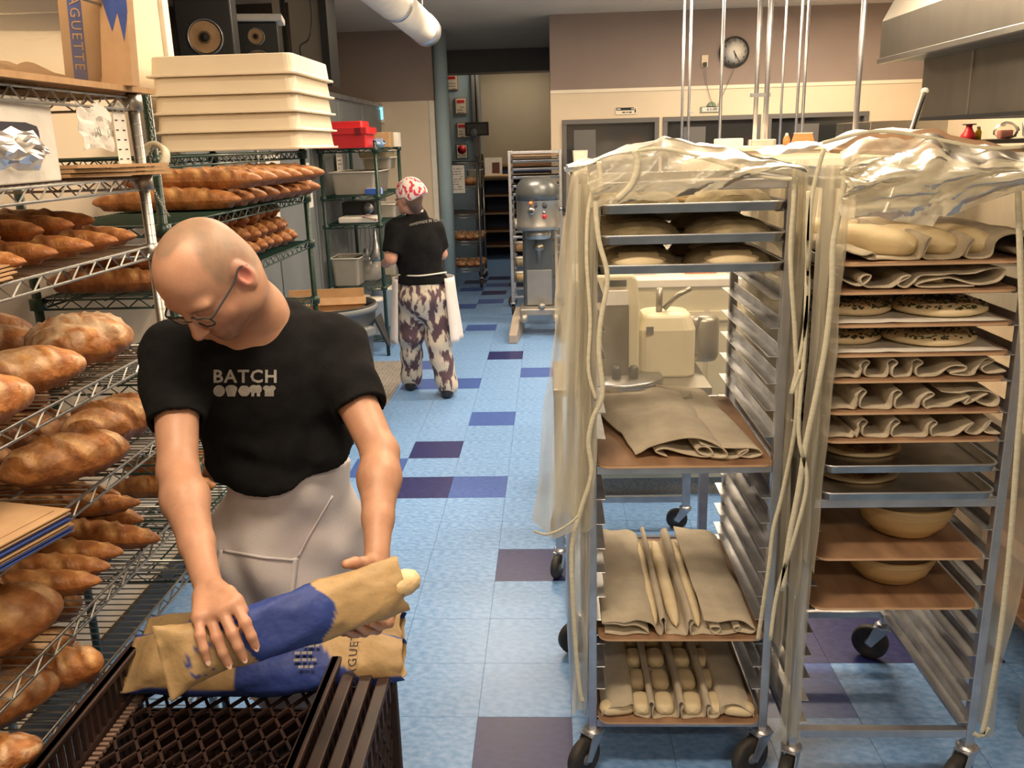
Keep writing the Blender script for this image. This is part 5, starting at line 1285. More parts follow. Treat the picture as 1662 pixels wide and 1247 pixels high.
# ================================================================== WHEELED CHROME SHELF WITH LOAVES
t3 = thing('wheeled_shelf', 'tall wheeled chrome wire shelf with loaves in the corridor', 'shelving', (0, 0, 0))
WX0, WX1, WY0, WY1 = -1.37, -.90, 11.25, 12.1
WZ = [1.58, 1.29, .94, .60, .25]
rack_posts(t3, (WX0, WX1), (WY0, WY1), 1.66, M['chrome'], z0=.13, r=.016)
for z in WZ: wire_shelf(t3, WX0, WX1, WY0, WY1, z, M['chrome'], step=.05, zig=.07, r=.006, h=.04)
for x in (WX0, WX1):
    for y in (WY0, WY1): caster(t3, x, y, .14, R(90) if y > WY0 else R(10), .062)
t = thing('paper_notice', 'white paper hanging on the front of the wheeled shelf', 'paper', (-1.19, 11.22, 1.38))
mx = frame_mx((0, 0, 0), (1, 0, 0), (0, 0, 1)); b = MB(); b.bx(-.125, .125, -.17, .17, -.001, 0, mx); b.build('sheet', M['paper'], t)
b = MB(); print_lines(b, mx, 9, .19, .28, 9); b.build('printing', M['ink_grey'], t)
for z, nm in ((.60, 'upper'), (.25, 'lower')):
    for r_ in range(2):
        for k in range(4):
            bread(BOU[k % 2] if k % 2 else BAT[k % 3], 'loaf', f'{["nearest row", "second row"][r_]}, loaf {["one", "two", "three", "four"][k]} from the left on the {nm} bread level of wheeled shelf',
                  (-1.28 + k * .115, 11.4 + r_ * .3, z + .004), R(80 + 20 * vn(k, r_, 3)), sc=.85 if nm == 'upper' else .8, group='loaves on the wheeled shelf')
bread(BOU[0], 'loaf', 'single loaf behind the hanging white paper', (-1.02, 11.5, 1.294), R(20), sc=.9)
tub('clear_bag', 'clear bag of bread at the right of the hanging white paper', -.98, 11.8, 1.294, .2, .3, .18, 'clear_plastic', cat='bag')

# ================================================================== STANDING MIXER
t = thing('standing_mixer', 'big grey upright dough mixer with domed head', 'mixer', (-.115, 8.25, 0))
MXR = Matrix.Identity(4)
b = MB(); b.lathe([(.185, 1.02), (.20, 1.03), (.203, 1.06), (.198, 1.07), (.198, 1.28), (.203, 1.285)], 40); b.build('head_band', M['mixer_light'], t)
b = MB(); b.lathe([(.203, 1.285), (.203, 1.36), (.19, 1.42), (.155, 1.47), (.10, 1.495), (0, 1.50)], 40); b.build('head_dome', M['mixer_paint'], t)
b = MB(); b.bx(-.17, .17, .05, .38, .98, 1.38); b.build('head_rear', M['mixer_paint'], t, bevel=.05, seg=4)
b = MB(); b.lathe([(.10, .93), (.115, .94), (.12, 1.02)], 32); b.build('planetary_ring', M['chrome'], t)
b = MB(); b.lathe([(.0, .70), (.022, .70), (.024, .82), (.05, .83), (.05, .87), (.03, .88), (.03, .93)], 20); b.build('shaft', M['steel_dark'], t)
b = MB(); b.bx(-.155, .155, .14, .40, .25, 1.0); b.build('column', M['mixer_paint'], t, bevel=.03, seg=3)
b = MB(); b.bx(-.12, .12, .125, .145, .28, .62); b.build('front_plate', M['mixer_light'], t, bevel=.004)
b = MB()
for x in (-.145, .145):
    for z in (.35, .55, .75, .9): b.bx(x - .006, x + .006, .128, .14, z - .006, z + .006)
b.build('bolts', M['ink'], t)
b = MB(); b.bx(-.19, .20, -.02, .30, .20, .27); b.lathe([(.03, 0), (.04, .04), (0, .06)], 14, (.02, -.02, .27)); b.build('base_bar', M['mixer_light'], t, bevel=.012)
for s in (-1, 1):
    b = MB(); b.loft([[Vector((s * .22 + x, y, z)) for x, y, z in ((-.04, 0, z0_), (.04, 0, z0_), (.045, -.0, 0), (-.045, -.0, 0))] for y, z0_ in ((0, .2),)] and
                     [[Vector((s * (.20 + .05 * q) + x * w_, .30 - .62 * q, z)) for x, z in ((-.045, 0), (.045, 0), (.04, zt), (-.04, zt))] for q, zt, w_ in ((0, .24, 1), (.5, .20, 1), (1.0, .085, .95))])
    b.build('foot', mat('mixer_foot%d' % s, (.36, .31, .27), rough=.5) if s < 0 else M['mixer_light'], t, bevel=.01)
    b = MB(); b.lathe([(.0, -.03), (.045, -.03), (.045, .03), (0, .03)], 16, (s * .15, -.1, .19), M=Matrix.Rotation(R(90), 4, 'Y')); b.build('foot_knuckle', M['mixer_light'], t)
Mf = Matrix.Rotation(R(90), 4, 'X')
for nm, x, z, r_, m_ in (('speed_knob', -.055, 1.20, .035, 'chrome'), ('knob_cap', -.055, 1.20, .02, 'ink'), ('gear_knob', -.015, 1.245, .017, 'ink'), ('black_button', .065, 1.24, .022, 'ink'), ('chrome_button', .058, 1.185, .013, 'chrome'), ('red_button', .062, 1.15, .022, 'red_plastic'), ('badge', -.06, 1.27, .018, 'orange')):
    b = MB(); yy = -math.sqrt(.2 ** 2 - x * x) + .004; dep = .045 if nm == 'speed_knob' else .055 if nm == 'knob_cap' else .02
    b.lathe([(r_, 0), (r_ * .9, dep), (0, dep + .002)], 18, (x, yy, z), M=Mf); b.build(nm, M[m_], t)
b = MB(); b.cyl((.19, 0, 1.20), (.235, 0, 1.20), .02, 14); b.build('side_hub', M['chrome'], t)
b = MB(); b.cyl((.235, 0, 1.20), (.275, 0, 1.20), .03, 14); b.build('hub_knob', M['ink'], t)

# ================================================================== RACK BEHIND THE MIXER
rC = pan_rack('tray_rack', 'far tray rack behind the upright mixer, wooden board on top', -.43, .125, 9.3, 9.9, 1.72, [1.66, 1.60, 1.52, 1.44, 1.35, 1.27, 1.18, 1.09, 1.0, .92, .84, .76, .68, .6, .52, .44, .36], [.2, .84, 1.70], M['alu'], t_=.03)
board('wooden board lying in the top slot of the far tray rack', -.40, .095, 9.28, 9.88, 1.665)
for k, z in enumerate((1.60, 1.52, 1.44, 1.35, 1.27)):
    sheet_pan(f'{["highest", "second", "third", "fourth", "lowest"][k]} of the five sheet pans in the far tray rack', -.40, .095, 9.27, 9.88, z + .001, 'sheet pans in the far tray rack')
for k, (z, m_) in enumerate(((.92, 'white'), (.68, 'cardboard'), (.52, 'basket_dark'), (.36, 'cane'))):
    tt = tub('small_tub', f'{["highest", "second", "third", "lowest"][k]} small tub seen in the far rack left of the mixer column', -.335, 9.42, z, .12, .16, .10, m_, lid='white' if k == 0 else 'kraft', group='') if False else None
    t = thing('small_tub', f'{["highest", "second", "third", "lowest"][k]} small tub in the far rack, left of the mixer column', 'container', (-.335, 9.42, z))
    b = MB(); b.lathe([(.045, 0), (.06, .09), (.055, .09)], 18); b.build('body', M[m_], t)
    b = MB(); b.lathe([(.062, .085), (.062, .10), (0, .102)], 18); b.build('lid', M['white'], t)
# stack of white containers right of it
t = thing('white_tile_stack', 'column of white plastic tubs stacked by the plastic cover edge', 'containers', (.30, 8.9, 0))
for k in range(9):
    b = MB(); z = .62 + k * .122; b.loft([rrect(.13, .2, .015, z), rrect(.145, .21, .015, z + .108), rrect(.15, .215, .015, z + .116)]); b.build('tub', M['white_plastic'], t)
b = MB(); b.bx(-.1, .25, -.14, .3, .56, .60)
for x in (-.09, .24): b.bx(x - .015, x + .015, -.13, -.10, 0, .56); b.bx(x - .015, x + .015, .26, .29, 0, .56)
b.build('stand', M['steel'], t)

# ================================================================== AREA BEHIND THE NEAR RACKS
t = thing('prep_counter', 'cream counter behind the left rack with dark base strip', 'counter', (.13, 4.28, 0))
b = MB(); b.bx(0, .95, 0, .6, .1, 1.10); b.build('cabinet', M['cream_machine'], t, bevel=.006)
b = MB(); b.bx(-.02, .97, -.02, .62, 1.10, 1.14); b.build('counter_top', M['white'], t, bevel=.005)
b = MB(); b.bx(.02, .95, .03, .6, 0, .10); b.build('toe_kick', M['ink_grey'], t)
for k in range(3):
    b = MB(); b.bx(.02 + k * .31, .31 + k * .31, -.012, 0, .14, .98); o = b.build('door', M['cream_machine'], t, bevel=.004)
    h = MB(); h.bar((.06 + k * .31, -.03, .93), (.2 + k * .31, -.03, .93), .012, .012); h.build('handle', M['steel'], o)
for k, (x, s_, m_) in enumerate(((.30, .2, 'white'), (.62, .16, 'orange'), (.85, .2, 'white'))):
    simple_box('carton', ['white carton on the cream counter, seen through left rack', 'orange and white carton on the cream counter', 'white carton at the right end of the cream counter'][k], 'box', (.13 + x, 4.5, 1.141), (s_, .16, .06), M[m_], M['white'])
# machine cart + divider/mixer machine seen through the left rack opening
t = thing('machine_cart', 'steel wheeled cart carrying the cream dough machine', 'cart', (.0, 3.42, 0))
for x in (.02, .62):
    for y in (.02, .46):
        b = MB(); b.bx(x - .018, x + .018, y - .018, y + .018, .11, .80); b.build('leg', M['alu'], t, bevel=.002)
        caster(t, x, y, .12, R(160) if x < .3 else R(80), .05)
b = MB(); b.bx(0, .64, 0, .48, .80, .83); b.build('top', M['steel'], t, bevel=.003)
for yy in (.01, .45):
    b = MB(); b.bx(.02, .62, yy, yy + .02, .14, .17); b.build('lower_rail', M['alu'], t)
t = thing('spiral_mixer', 'cream dough machine with tall dark-fronted head behind left rack', 'mixer', (.26, 3.62, .83))
b = MB(); pr = [(-.10, 0), (.10, 0), (.10, .30), (.09, .42), (.07, .44), (-.07, .44), (-.09, .42), (-.10, .30)]
b.loft([[Vector((x, y, z)) for x, z in pr] for y in (-.06, .14)]); b.build('head', M['cream_machine'], t, bevel=.01)
b = MB(); b.loft([[Vector((x, y, z)) for x, y, z in ((-.055, -.10 + o_, .02), (.055, -.10 + o_, .02), (.055, -.075 + o_, .32), (-.055, -.075 + o_, .32))] for o_ in (0, .04)]); b.build('front_panel', M['steel_dark'], t, bevel=.003)
b = MB(); b.bx(-.05, .05, -.085, -.06, .32, .38); b.build('bright_plate', M['paper'], t, bevel=.002)
b = MB(); b.bx(-.045, .045, -.07, -.05, .395, .42); b.build('slot', M['black_plastic'], t)
b = MB()
for x in (-.07, .0, .07): b.lathe([(.0, .0), (.018, .0), (.02, .07), (.012, .08), (0, .082)], 14, (x, -.14, .0))
b.build('knobs', M['black_plastic'], t)
b = MB(); b.lathe([(.17, 0), (.18, .015), (.17, .025), (0, .03)], 32, (.02, -.06, .0)); b.build('turntable', M['pot_metal'], t)
t = thing('dough_divider', 'cream rounded dough divider with steel lever, right of the tall head', 'machine', (.48, 3.70, .83))
b = MB(); b.loft([rrect(.24, .24, .05, 0), rrect(.24, .24, .05, .20), rrect(.20, .20, .05, .26), rrect(.12, .12, .04, .27)], smooth=False); b.build('body', M['cream_machine'], t, bevel=.01)
b = MB(); b.cyl((-.03, -.05, .26), (-.03, -.05, .37), .014, 12); b.build('post', M['steel_dark'], t)
b = MB(); b.tube([(-.01, -.05, .28), (.05, -.05, .34), (.10, -.05, .365)], .011, 10); b.build('lever', M['steel_dark'], t)
b = MB(); b.bx(-.09, -.06, -.125, -.12, .19, .22); b.build('badge', M['frame_grey'], t)
t = thing('chrome_pot', 'dark pot and hose at the right of the cream divider', 'pot', (.68, 3.9, .83))
b = MB(); b.lathe([(.06, -.0), (.07, .02), (.07, .18), (.055, .2)], 20); b.build('pot_body', M['steel_dark'], t)
b = MB(); b.tube(catmull([(-.02, -.05, .2), (-.06, -.07, .12), (-.04, -.09, .04)]), .01, 8); b.build('hose', M['rubber'], t)
# tall white cabinet between and behind the racks, with items on top
t = thing('white_cabinet', 'tall white cabinet standing between and behind the two racks', 'cabinet', (.72, 4.95, 0))
b = MB(); b.bx(0, .95, 0, .6, .08, 1.72); b.build('body', M['white_plastic'], t, bevel=.006)
b = MB(); b.bx(-.01, .96, -.015, .6, 1.72, 1.745); b.build('top', M['white_plastic'], t, bevel=.004)
for k in range(2):
    b = MB(); b.bx(.02 + k * .46, .46 + k * .46, -.014, 0, .12, 1.68); o = b.build('door', M['white_plastic'], t, bevel=.004)
    h = MB(); h.bar((.42 + k * .1, -.035, .95), (.42 + k * .1, -.035, 1.15), .012, .012); h.build('handle', M['steel'], o)
zt = 1.745
for k, (px, w_, h_, m_, nm, lb) in enumerate(((1182, .14, .045, 'paper', 'carton', 'white and red wrapped carton leftmost on the white cabinet'), (1236, .13, .035, 'clear_plastic', 'clamshell_box', 'clear plastic box second on the white cabinet'))):
    p_ = on(px, 238, 5.1); simple_box(nm, lb, 'box', (p_.x, 5.1, zt), (w_, .12, h_), M[m_], M['paper'])
p_ = on(1276, 238, 5.1); t = thing('sauce_bottle', 'small orange bottle with white cap on the white cabinet', 'bottle', (p_.x, 5.1, zt))
b = MB(); b.lathe([(.018, 0), (.02, .03), (.012, .05)], 16); b.build('body', M['orange'], t)
b = MB(); b.lathe([(.011, .05), (.007, .065), (0, .067)], 12); b.build('cap', M['paper'], t)
p_ = on(1304, 238, 5.1); t = thing('terracotta_tub', 'orange tapered tub beside the small bottle', 'tub', (p_.x, 5.12, zt))
b = MB(); b.loft([rrect(.115, .10, .01, 0), rrect(.085, .08, .012, .06)]); b.build('body', M['orange'], t, bevel=.002)
b = MB(); b.loft([rrect(.088, .083, .01, .06), rrect(.088, .083, .01, .066)]); b.build('lid', M['white_plastic'], t)
p_ = on(1310, 240, 5.0); simple_box('green_tray', 'flat dark green tray under the orange tub', 'tray', (p_.x, 4.99, zt), (.2, .08, .012), M['green_sign'], M['green_sign'])
# butcher-block bench on the far right
t = thing('work_bench', 'floured wooden work bench beyond the right rack', 'bench', (1.42, 2.35, 0))
b = MB(); b.bx(0, .9, 0, 2.4, .86, .91); b.build('bench_top', mat('bench_wood', (.60, .47, .32), (.46, .33, .2), rough=.6, scale=5, stretch=(6, .6, 1)), t, bevel=.005)
for x in (.03, .87):
    for y in (.03, 2.37):
        b = MB(); b.bx(x - .025, x + .025, y - .025, y + .025, .0, .86); b.build('leg', M['steel'], t, bevel=.003)
b = MB(); b.bx(.02, .88, .02, 2.38, .30, .33); b.build('lower_shelf', M['wood'], t, bevel=.003)
for k, (y, h_) in enumerate(((.1, .22), (.65, .22), (1.2, .22))):
    t2 = thing('wooden_box', f'{["nearest", "middle", "farthest"][k]} wooden box on the lower shelf of the bench', 'box', (1.46, 2.35 + y, .331))
    b = MB(); b.loft([rrect(.40, .46, .01, 0, cx=.25, cy=.24), rrect(.40, .46, .01, h_, cx=.25, cy=.24)]); b.build('body', M['wood'], t2, bevel=.004)
    b = MB(); b.bx(.035, .05, .12, .36, h_ * .55, h_ * .75); b.build('grip', M['board_edge'], t2)
# big grey appliance behind the right rack
t = thing('proofing_cabinet', 'wide steel cabinet with shelves behind the right rack', 'cabinet', (1.75, 7.2, 0))
b = MB(); b.bx(.04, 1.36, .04, .76, 0, .1); b.build('plinth', M['ink_grey'], t)
b = MB(); b.bx(0, 1.4, 0, .8, .1, 1.62); b.build('body', M['cream_machine'], t, bevel=.006)
for k in range(4):
    b = MB(); b.bx(.03, 1.37, -.02, 0, .2 + k * .36, .5 + k * .36); o = b.build('drawer', M['steel_dark'] if k > 1 else M['cream_machine'], t, bevel=.004)
    h = MB(); h.bar((.4, -.045, .45 + k * .36), (1.0, -.045, .45 + k * .36), .015, .015); h.build('handle', M['steel'], o)

# ================================================================== BREAD CRATES
M['rib'] = mat('crate_rib', (.20, .13, .10), rough=.5)
CRX0, CRX1, CRY0, CRY1 = -.940, -.470, 1.005, 1.680
def lattice(b, w_, d_, f, s_=.044, t_=.0062, hh=.006):
    """diamond lattice over a w_ x d_ field; f maps (u, v) to space; flattened diamonds"""
    k_ = .62; q = -d_ * k_
    while q < w_:
        x0, x1 = max(0, q), min(w_, q + d_ * k_)
        if x1 - x0 > .008: b.bar(f(x0, (x0 - q) / k_), f(x1, (x1 - q) / k_), t_, hh, up=f(0, 0, 1))
        q += s_
    q = 0
    while q < w_ + d_ * k_:
        x0, x1 = max(0, q - d_ * k_), min(w_, q)
        if x1 - x0 > .008: b.bar(f(x0, (q - x0) / k_), f(x1, (q - x1) / k_), t_, hh, up=f(0, 0, 1))
        q += s_
def bread_crate(label, z, h=.155, dx=0, dy=0, top=False):
    t = thing('bread_crate', label, 'crate', (CRX0 + dx, CRY0 + dy, z), 0, 'stack of brown bread crates')
    w_, d_ = CRX1 - CRX0, CRY1 - CRY0
    b = MB(); lattice(b, w_ - .03, d_ - .03, lambda u, v, n=0: Vector((0, 0, 1)) if n else Vector((.015 + u, .015 + v, .018)), .044 if top else .034, .0062, .007 if top else .022)  # lower crates get closer, deeper bars, shaped to block light from the floor
    b.build('lattice_floor', M['crate'], t)
    he = .05 if top else h * .7
    b = MB(); b.bx(0, w_, 0, .012, 0, h); b.build('end_wall', M['crate'], t, bevel=.003)
    b = MB(); b.bx(0, w_, d_ - .012, d_, 0, he); b.build('end_wall', M['crate'], t, bevel=.003)
    for x0 in (0, w_ - .012):
        b = MB(); b.bx(x0, x0 + .012, 0, d_, 0, h * .3); b.bx(x0, x0 + .012, 0, d_, h * .85, h)
        for k in range(26): b.bx(x0 + .001, x0 + .011, .010 + k * (d_ - .03) / 25, .020 + k * (d_ - .03) / 25, h * .3, h * .85)
        b.build('side_wall', M['crate'], t)
    b = MB(); b.bx(-.010, .018, -.006, d_ + .006, h - .012, h); b.bx(w_ - .016, w_ + .008, -.006, d_ + .006, h - .012, h); b.bx(0, w_, -.006, .016, h - .012, h); b.bx(0, w_, d_ - .016, d_ + .006, he - .012, he)
    b.build('rim', M['crate'], t, bevel=.003)
    b = MB()
    for q in range(46):
        for xx in (.016, w_ - .034): b.bx(xx, xx + .018, .012 + q * .0143, .0195 + q * .0143, .018, .026)
    o = b.build('edge_ribs', M['rib'], t); o['kind'] = 'stuff'
    return t
for k in range(5):
    bread_crate(['lowest brown lattice bread crate of the stack on the floor', 'second brown lattice bread crate from the floor', 'middle brown lattice bread crate of the stack', 'fourth brown lattice bread crate, just beneath the top one', 'topmost brown lattice bread crate, under the paper bags'][k],
                .004 + k * .158, .122 if k == 4 else .155, dx=.006 * math.sin(k * 2), top=(k == 4))
# three crates stood on edge beside the stack
for k in range(3):
    x = -.452 + k * .036; zt = .735 - .008 * k; y0, y1 = 1.06, 1.68 - .018 * (k == 1)
    t = thing('upright_crate', f'{["innermost", "middle", "outermost"][k]} of three dark crates stood on edge beside the crate stack', 'crate', (x, 0, 0))
    b = MB(); lattice(b, y1 - y0 - .03, zt - .05, lambda u, v, n=0: Vector((1, 0, 0)) if n else Vector((.008, y0 + .015 + u, .03 + v)), .05, .0055, .006); b.build('lattice_panel', M['crate'], t)
    b = MB()
    for a in ((y0, y1, zt - .016, zt), (y0, y1, .004, .03), (y0, y0 + .018, .03, zt - .016), (y1 - .018, y1, .03, zt - .016), (y0, y1, .36, .375)): b.bx(0, .026, a[0], a[1], a[2], a[3])
    b.build('frame', M['crate'], t, bevel=.003)
    b = MB()
    for q in range(16): b.bx(.004, .022, y0 + .03 + q * .04, y0 + .042 + q * .04, zt - .07, zt - .016)
    o = b.build('ribs', M['crate'], t); o['kind'] = 'stuff'
# ================================================================== PRINTED BAGUETTE BAGS
KR, BLU, INKC = (.46, .31, .15), (.022, .05, .26), (.05, .045, .06)
def bag_mesh(name, L, W, H, pattern, seed=0, open_end=True, taper=(.75, 1, 1, .95), flat_end=True):
    """axis X from closed end (0) to open end (L); wide across Y, thick in Z"""
    P = []; CC = []; nL, nA = 90, 40; b = MB()
    for i in range(nL + 1):
        u = i / nL; k = u * (len(taper) - 1); q = min(int(k), len(taper) - 2); tw = lerp(taper[q], taper[q + 1], k - q)
        th = H * (smooth01(u / .12) * .9 + .1) * (1 - .35 * smooth01((u - .9) / .1))
        ww = W * tw * (1 + .10 * (1 - smooth01(u / .12)))
        row = []; crow = []
        for j in range(nA + 1):
            a = 2 * PI * j / nA; ca, sa = math.cos(a), math.sin(a)
            y = ww / 2 * math.copysign(abs(ca) ** .8, ca); z = th / 2 * math.copysign(abs(sa) ** .85, sa)
            cr = .0035 * vn(u * 9, ca * 2.5, sa * 2 + seed) + .0012 * vn(u * 30 + 3, ca * 6, sa * 4 + seed) - .0035 * abs(math.sin(u * 9 + a * 2 + seed))
            row.append(Vector((u * L + .006 * vn(ca * 2, sa * 2, seed) * (u > .97) + .0012 * math.sin(a * 5) * (u > .995), y + cr * ca, z + cr * sa + .005 * vn(u * 4, 0, seed))))
            crow.append(pattern(u, (ca * .5 + .5), sa))
        row[-1] = row[0].copy(); P.append(row); CC.append(crow)
    b.grid(P, True, col=CC)
    if not open_end:
        pass
    o = b.build(name, M['bag_print'], None, vcol=True, solid=.0012)
    return o
def pat_a(u, v, s):
    w_ = v
    if .30 + .10 * abs(w_ - .5) < u < .62 + .16 * (.5 - abs(w_ - .55)) : return BLU
    if .24 < u < .40 and abs(w_ - .85) < .12: return BLU
    if s > 0 and u < .25 and ((u - .16) ** 2 * 12 + (w_ - .40) ** 2) ** .5 > .2 and ((u - .16) ** 2 * 12 + (w_ - .40) ** 2) ** .5 < .26 and int(w_ * 14 + u * 40) % 2: return BLU
    return KR
def pat_b(u, v, s):
    if v > .93 or v < .03: return BLU
    if .42 < u < .60 + .28 * (1 - v) and v < .55 + .5 * (u - .42): return BLU
    if .16 < u < .42 and abs(v - (.35 + u * .9)) < .05: return BLU
    return KR
def place(o, a, b_, up, name, label, cat='bag'):
    """orient an object's X axis from a to b_"""
    a = Vector(a); d = (Vector(b_) - a).normalized(); u = Vector(up); u = (u - d * u.dot(d)).normalized(); y = u.cross(d)
    m = Matrix((d, y, u)).transposed().to_4x4(); m.translation = a
    t = thing(name, label, cat, (0, 0, 0)); t.matrix_world = m; o.parent = t; o.name = 'bag_paper'
    return t
def bag_text(t, L, W, H, x, txt='BAGUETTE', size=.026, y=0):
    # lettering printed across the bag near its open end; bent onto the paper
    me = text_mesh(txt, size, 'lettering', extrude=.0002, spacing=1.15)
    for v in me.vertices:
        yy = v.co.x * 1.0; xx = -v.co.y
        q = max(-.96, min(.96, (yy + y) / (W / 2)))
        v.co = Vector((x + xx, yy + y, H / 2 * (1 - abs(q) ** 2.4) ** .42 + .006 + v.co.z))
    me.materials.append(M['ink']); link(bpy.data.objects.new('lettering', me), t)
# two bags lying on the crates
o = bag_mesh('bag', .60, .115, .075, pat_b, 2, taper=(.85, 1.05, 1.05, .95, .75))
t = place(o, (-.945, 1.735, .735), (-.345, 1.735, .755), (0, -.55, 1), 'paper_bag', 'rear printed baguette bag lying on the crates against the apron')
bag_text(t, .6, .115, .075, .50)
o = bag_mesh('bag', .60, .135, .085, pat_b, 7, taper=(.9, 1.1, 1.1, .95, .7))
t = place(o, (-.93, 1.632, .735), (-.352, 1.650, .735), (0, -.75, 1), 'paper_bag', 'front printed baguette bag lying on the top crate, blue diamond showing')
bag_text(t, .6, .135, .085, .50)
b = MB(); print_lines(b, frame_mx((.40, -.01, .048), (1, 0, 0), (0, 1, 0)), 4, .05, .06, 2); b.build('small_print', M['ink_grey'], t)
# the bag in his hands, baguette sticking out
HA = at_depth(262, 1078, 1.455); HB = at_depth(650, 948, 1.62)
o = bag_mesh('bag', (HB - HA).length, .105, .066, pat_a, 4, taper=(1.15, .85, 1.0, 1.0, .98))
t = place(o, HA, HB, _fw * -1, 'paper_bag', 'printed blue and kraft bag held in both hands of the bald man')
heldbag = t
for k in range(4):
    pass
d_ = (HB - HA).normalized()
t = thing('baguette', 'pale-ended baguette sticking out of the held paper bag', 'bread', HB - d_ * .42); t.rotation_mode = 'QUATERNION'; t.rotation_quaternion = d_.to_track_quat('X', 'Z')
b = MB(); b.lathe([(.0, 0), (.015, .02), (.024, .06), (.027, .20), (.026, .40), (.024, .435), (.017, .452), (.006, .458), (0, .459)], 22, M=Matrix.Rotation(R(90), 4, 'Y')); b.build('crust', mat('pale_crust', (.74, .50, .24), (.80, .62, .38), rough=.6, scale=30, bump=.3), t)
b = MB(); 
for k in range(3): b.bar((.06 + k * .12, -.012, .024), (.13 + k * .12, .012, .0245), .006, .004)
b.build('scores', M['dough'], t)
t = thing('paper_scrap', 'tiny white paper scrap lying on the crate lattice', 'paper', (-.66, 1.60, .667))
b = MB(); b.bx(0, .016, 0, .007, 0, .001); b.build('scrap', M['paper'], t)
# ================================================================== IMPLICIT-SURFACE FIGURES
class SDF:
    def __init__(s): s.p = []; s.c = []
    def add(s, fn, lo, hi, k=.01, op=0, col=None): s.p.append((fn, np.array(lo, float), np.array(hi, float), k, op)); return s
    def cone(s, a, b, ra, rb, k=.012, op=0):
        a = np.array(a, float); b = np.array(b, float); ba = b - a; l2 = ba @ ba; m = max(ra, rb)
        def fn(p):
            pa = p - a; h = np.clip(pa @ ba / l2, 0, 1)
            return np.sqrt(((pa - h[:, None] * ba) ** 2).sum(1)) - (ra + (rb - ra) * h)
        return s.add(fn, np.minimum(a, b) - m, np.maximum(a, b) + m, k, op)
    def chain(s, pts, rs, k=.012):
        for i in range(len(pts) - 1): s.cone(pts[i], pts[i + 1], rs[i], rs[i + 1], k)
        return s
    def ell(s, c, r, M3=None, k=.015, op=0):
        c = np.array(c, float); r = np.array(r, float); A = np.eye(3) if M3 is None else np.array(M3, float)  # rows = local axes
        def fn(p):
            q = (p - c) @ A.T; k0 = np.sqrt(((q / r) ** 2).sum(1)); k1 = np.sqrt(((q / r ** 2) ** 2).sum(1)) + 1e-9
            return k0 * (k0 - 1) / k1
        e = np.sqrt(((A * r[:, None]) ** 2).sum(0))
        return s.add(fn, c - e, c + e, k, op)
    def plane(s, n, d, lo, hi, op=2, k=.004):
        n = np.array(n, float)
        return s.add(lambda p: p @ n - d, lo, hi, k, op)
    def ev(s, p, warp=None):
        d = np.full(len(p), 1.0)
        for fn, lo, hi, k, op in s.p:
            mg = k + .06
            m = np.all((p > lo - mg) & (p < hi + mg), 1)
            if not m.any(): continue
            v = fn(p[m]); e = d[m]
            if op == 0: h = np.maximum(k - np.abs(e - v), 0) / k; d[m] = np.minimum(e, v) - h * h * k * .25
            elif op == 1: h = np.maximum(k - np.abs(e + v), 0) / k; d[m] = np.maximum(e, -v) + h * h * k * .25   # carve
            elif op == 2: d[m] = np.maximum(e, v)
        return d
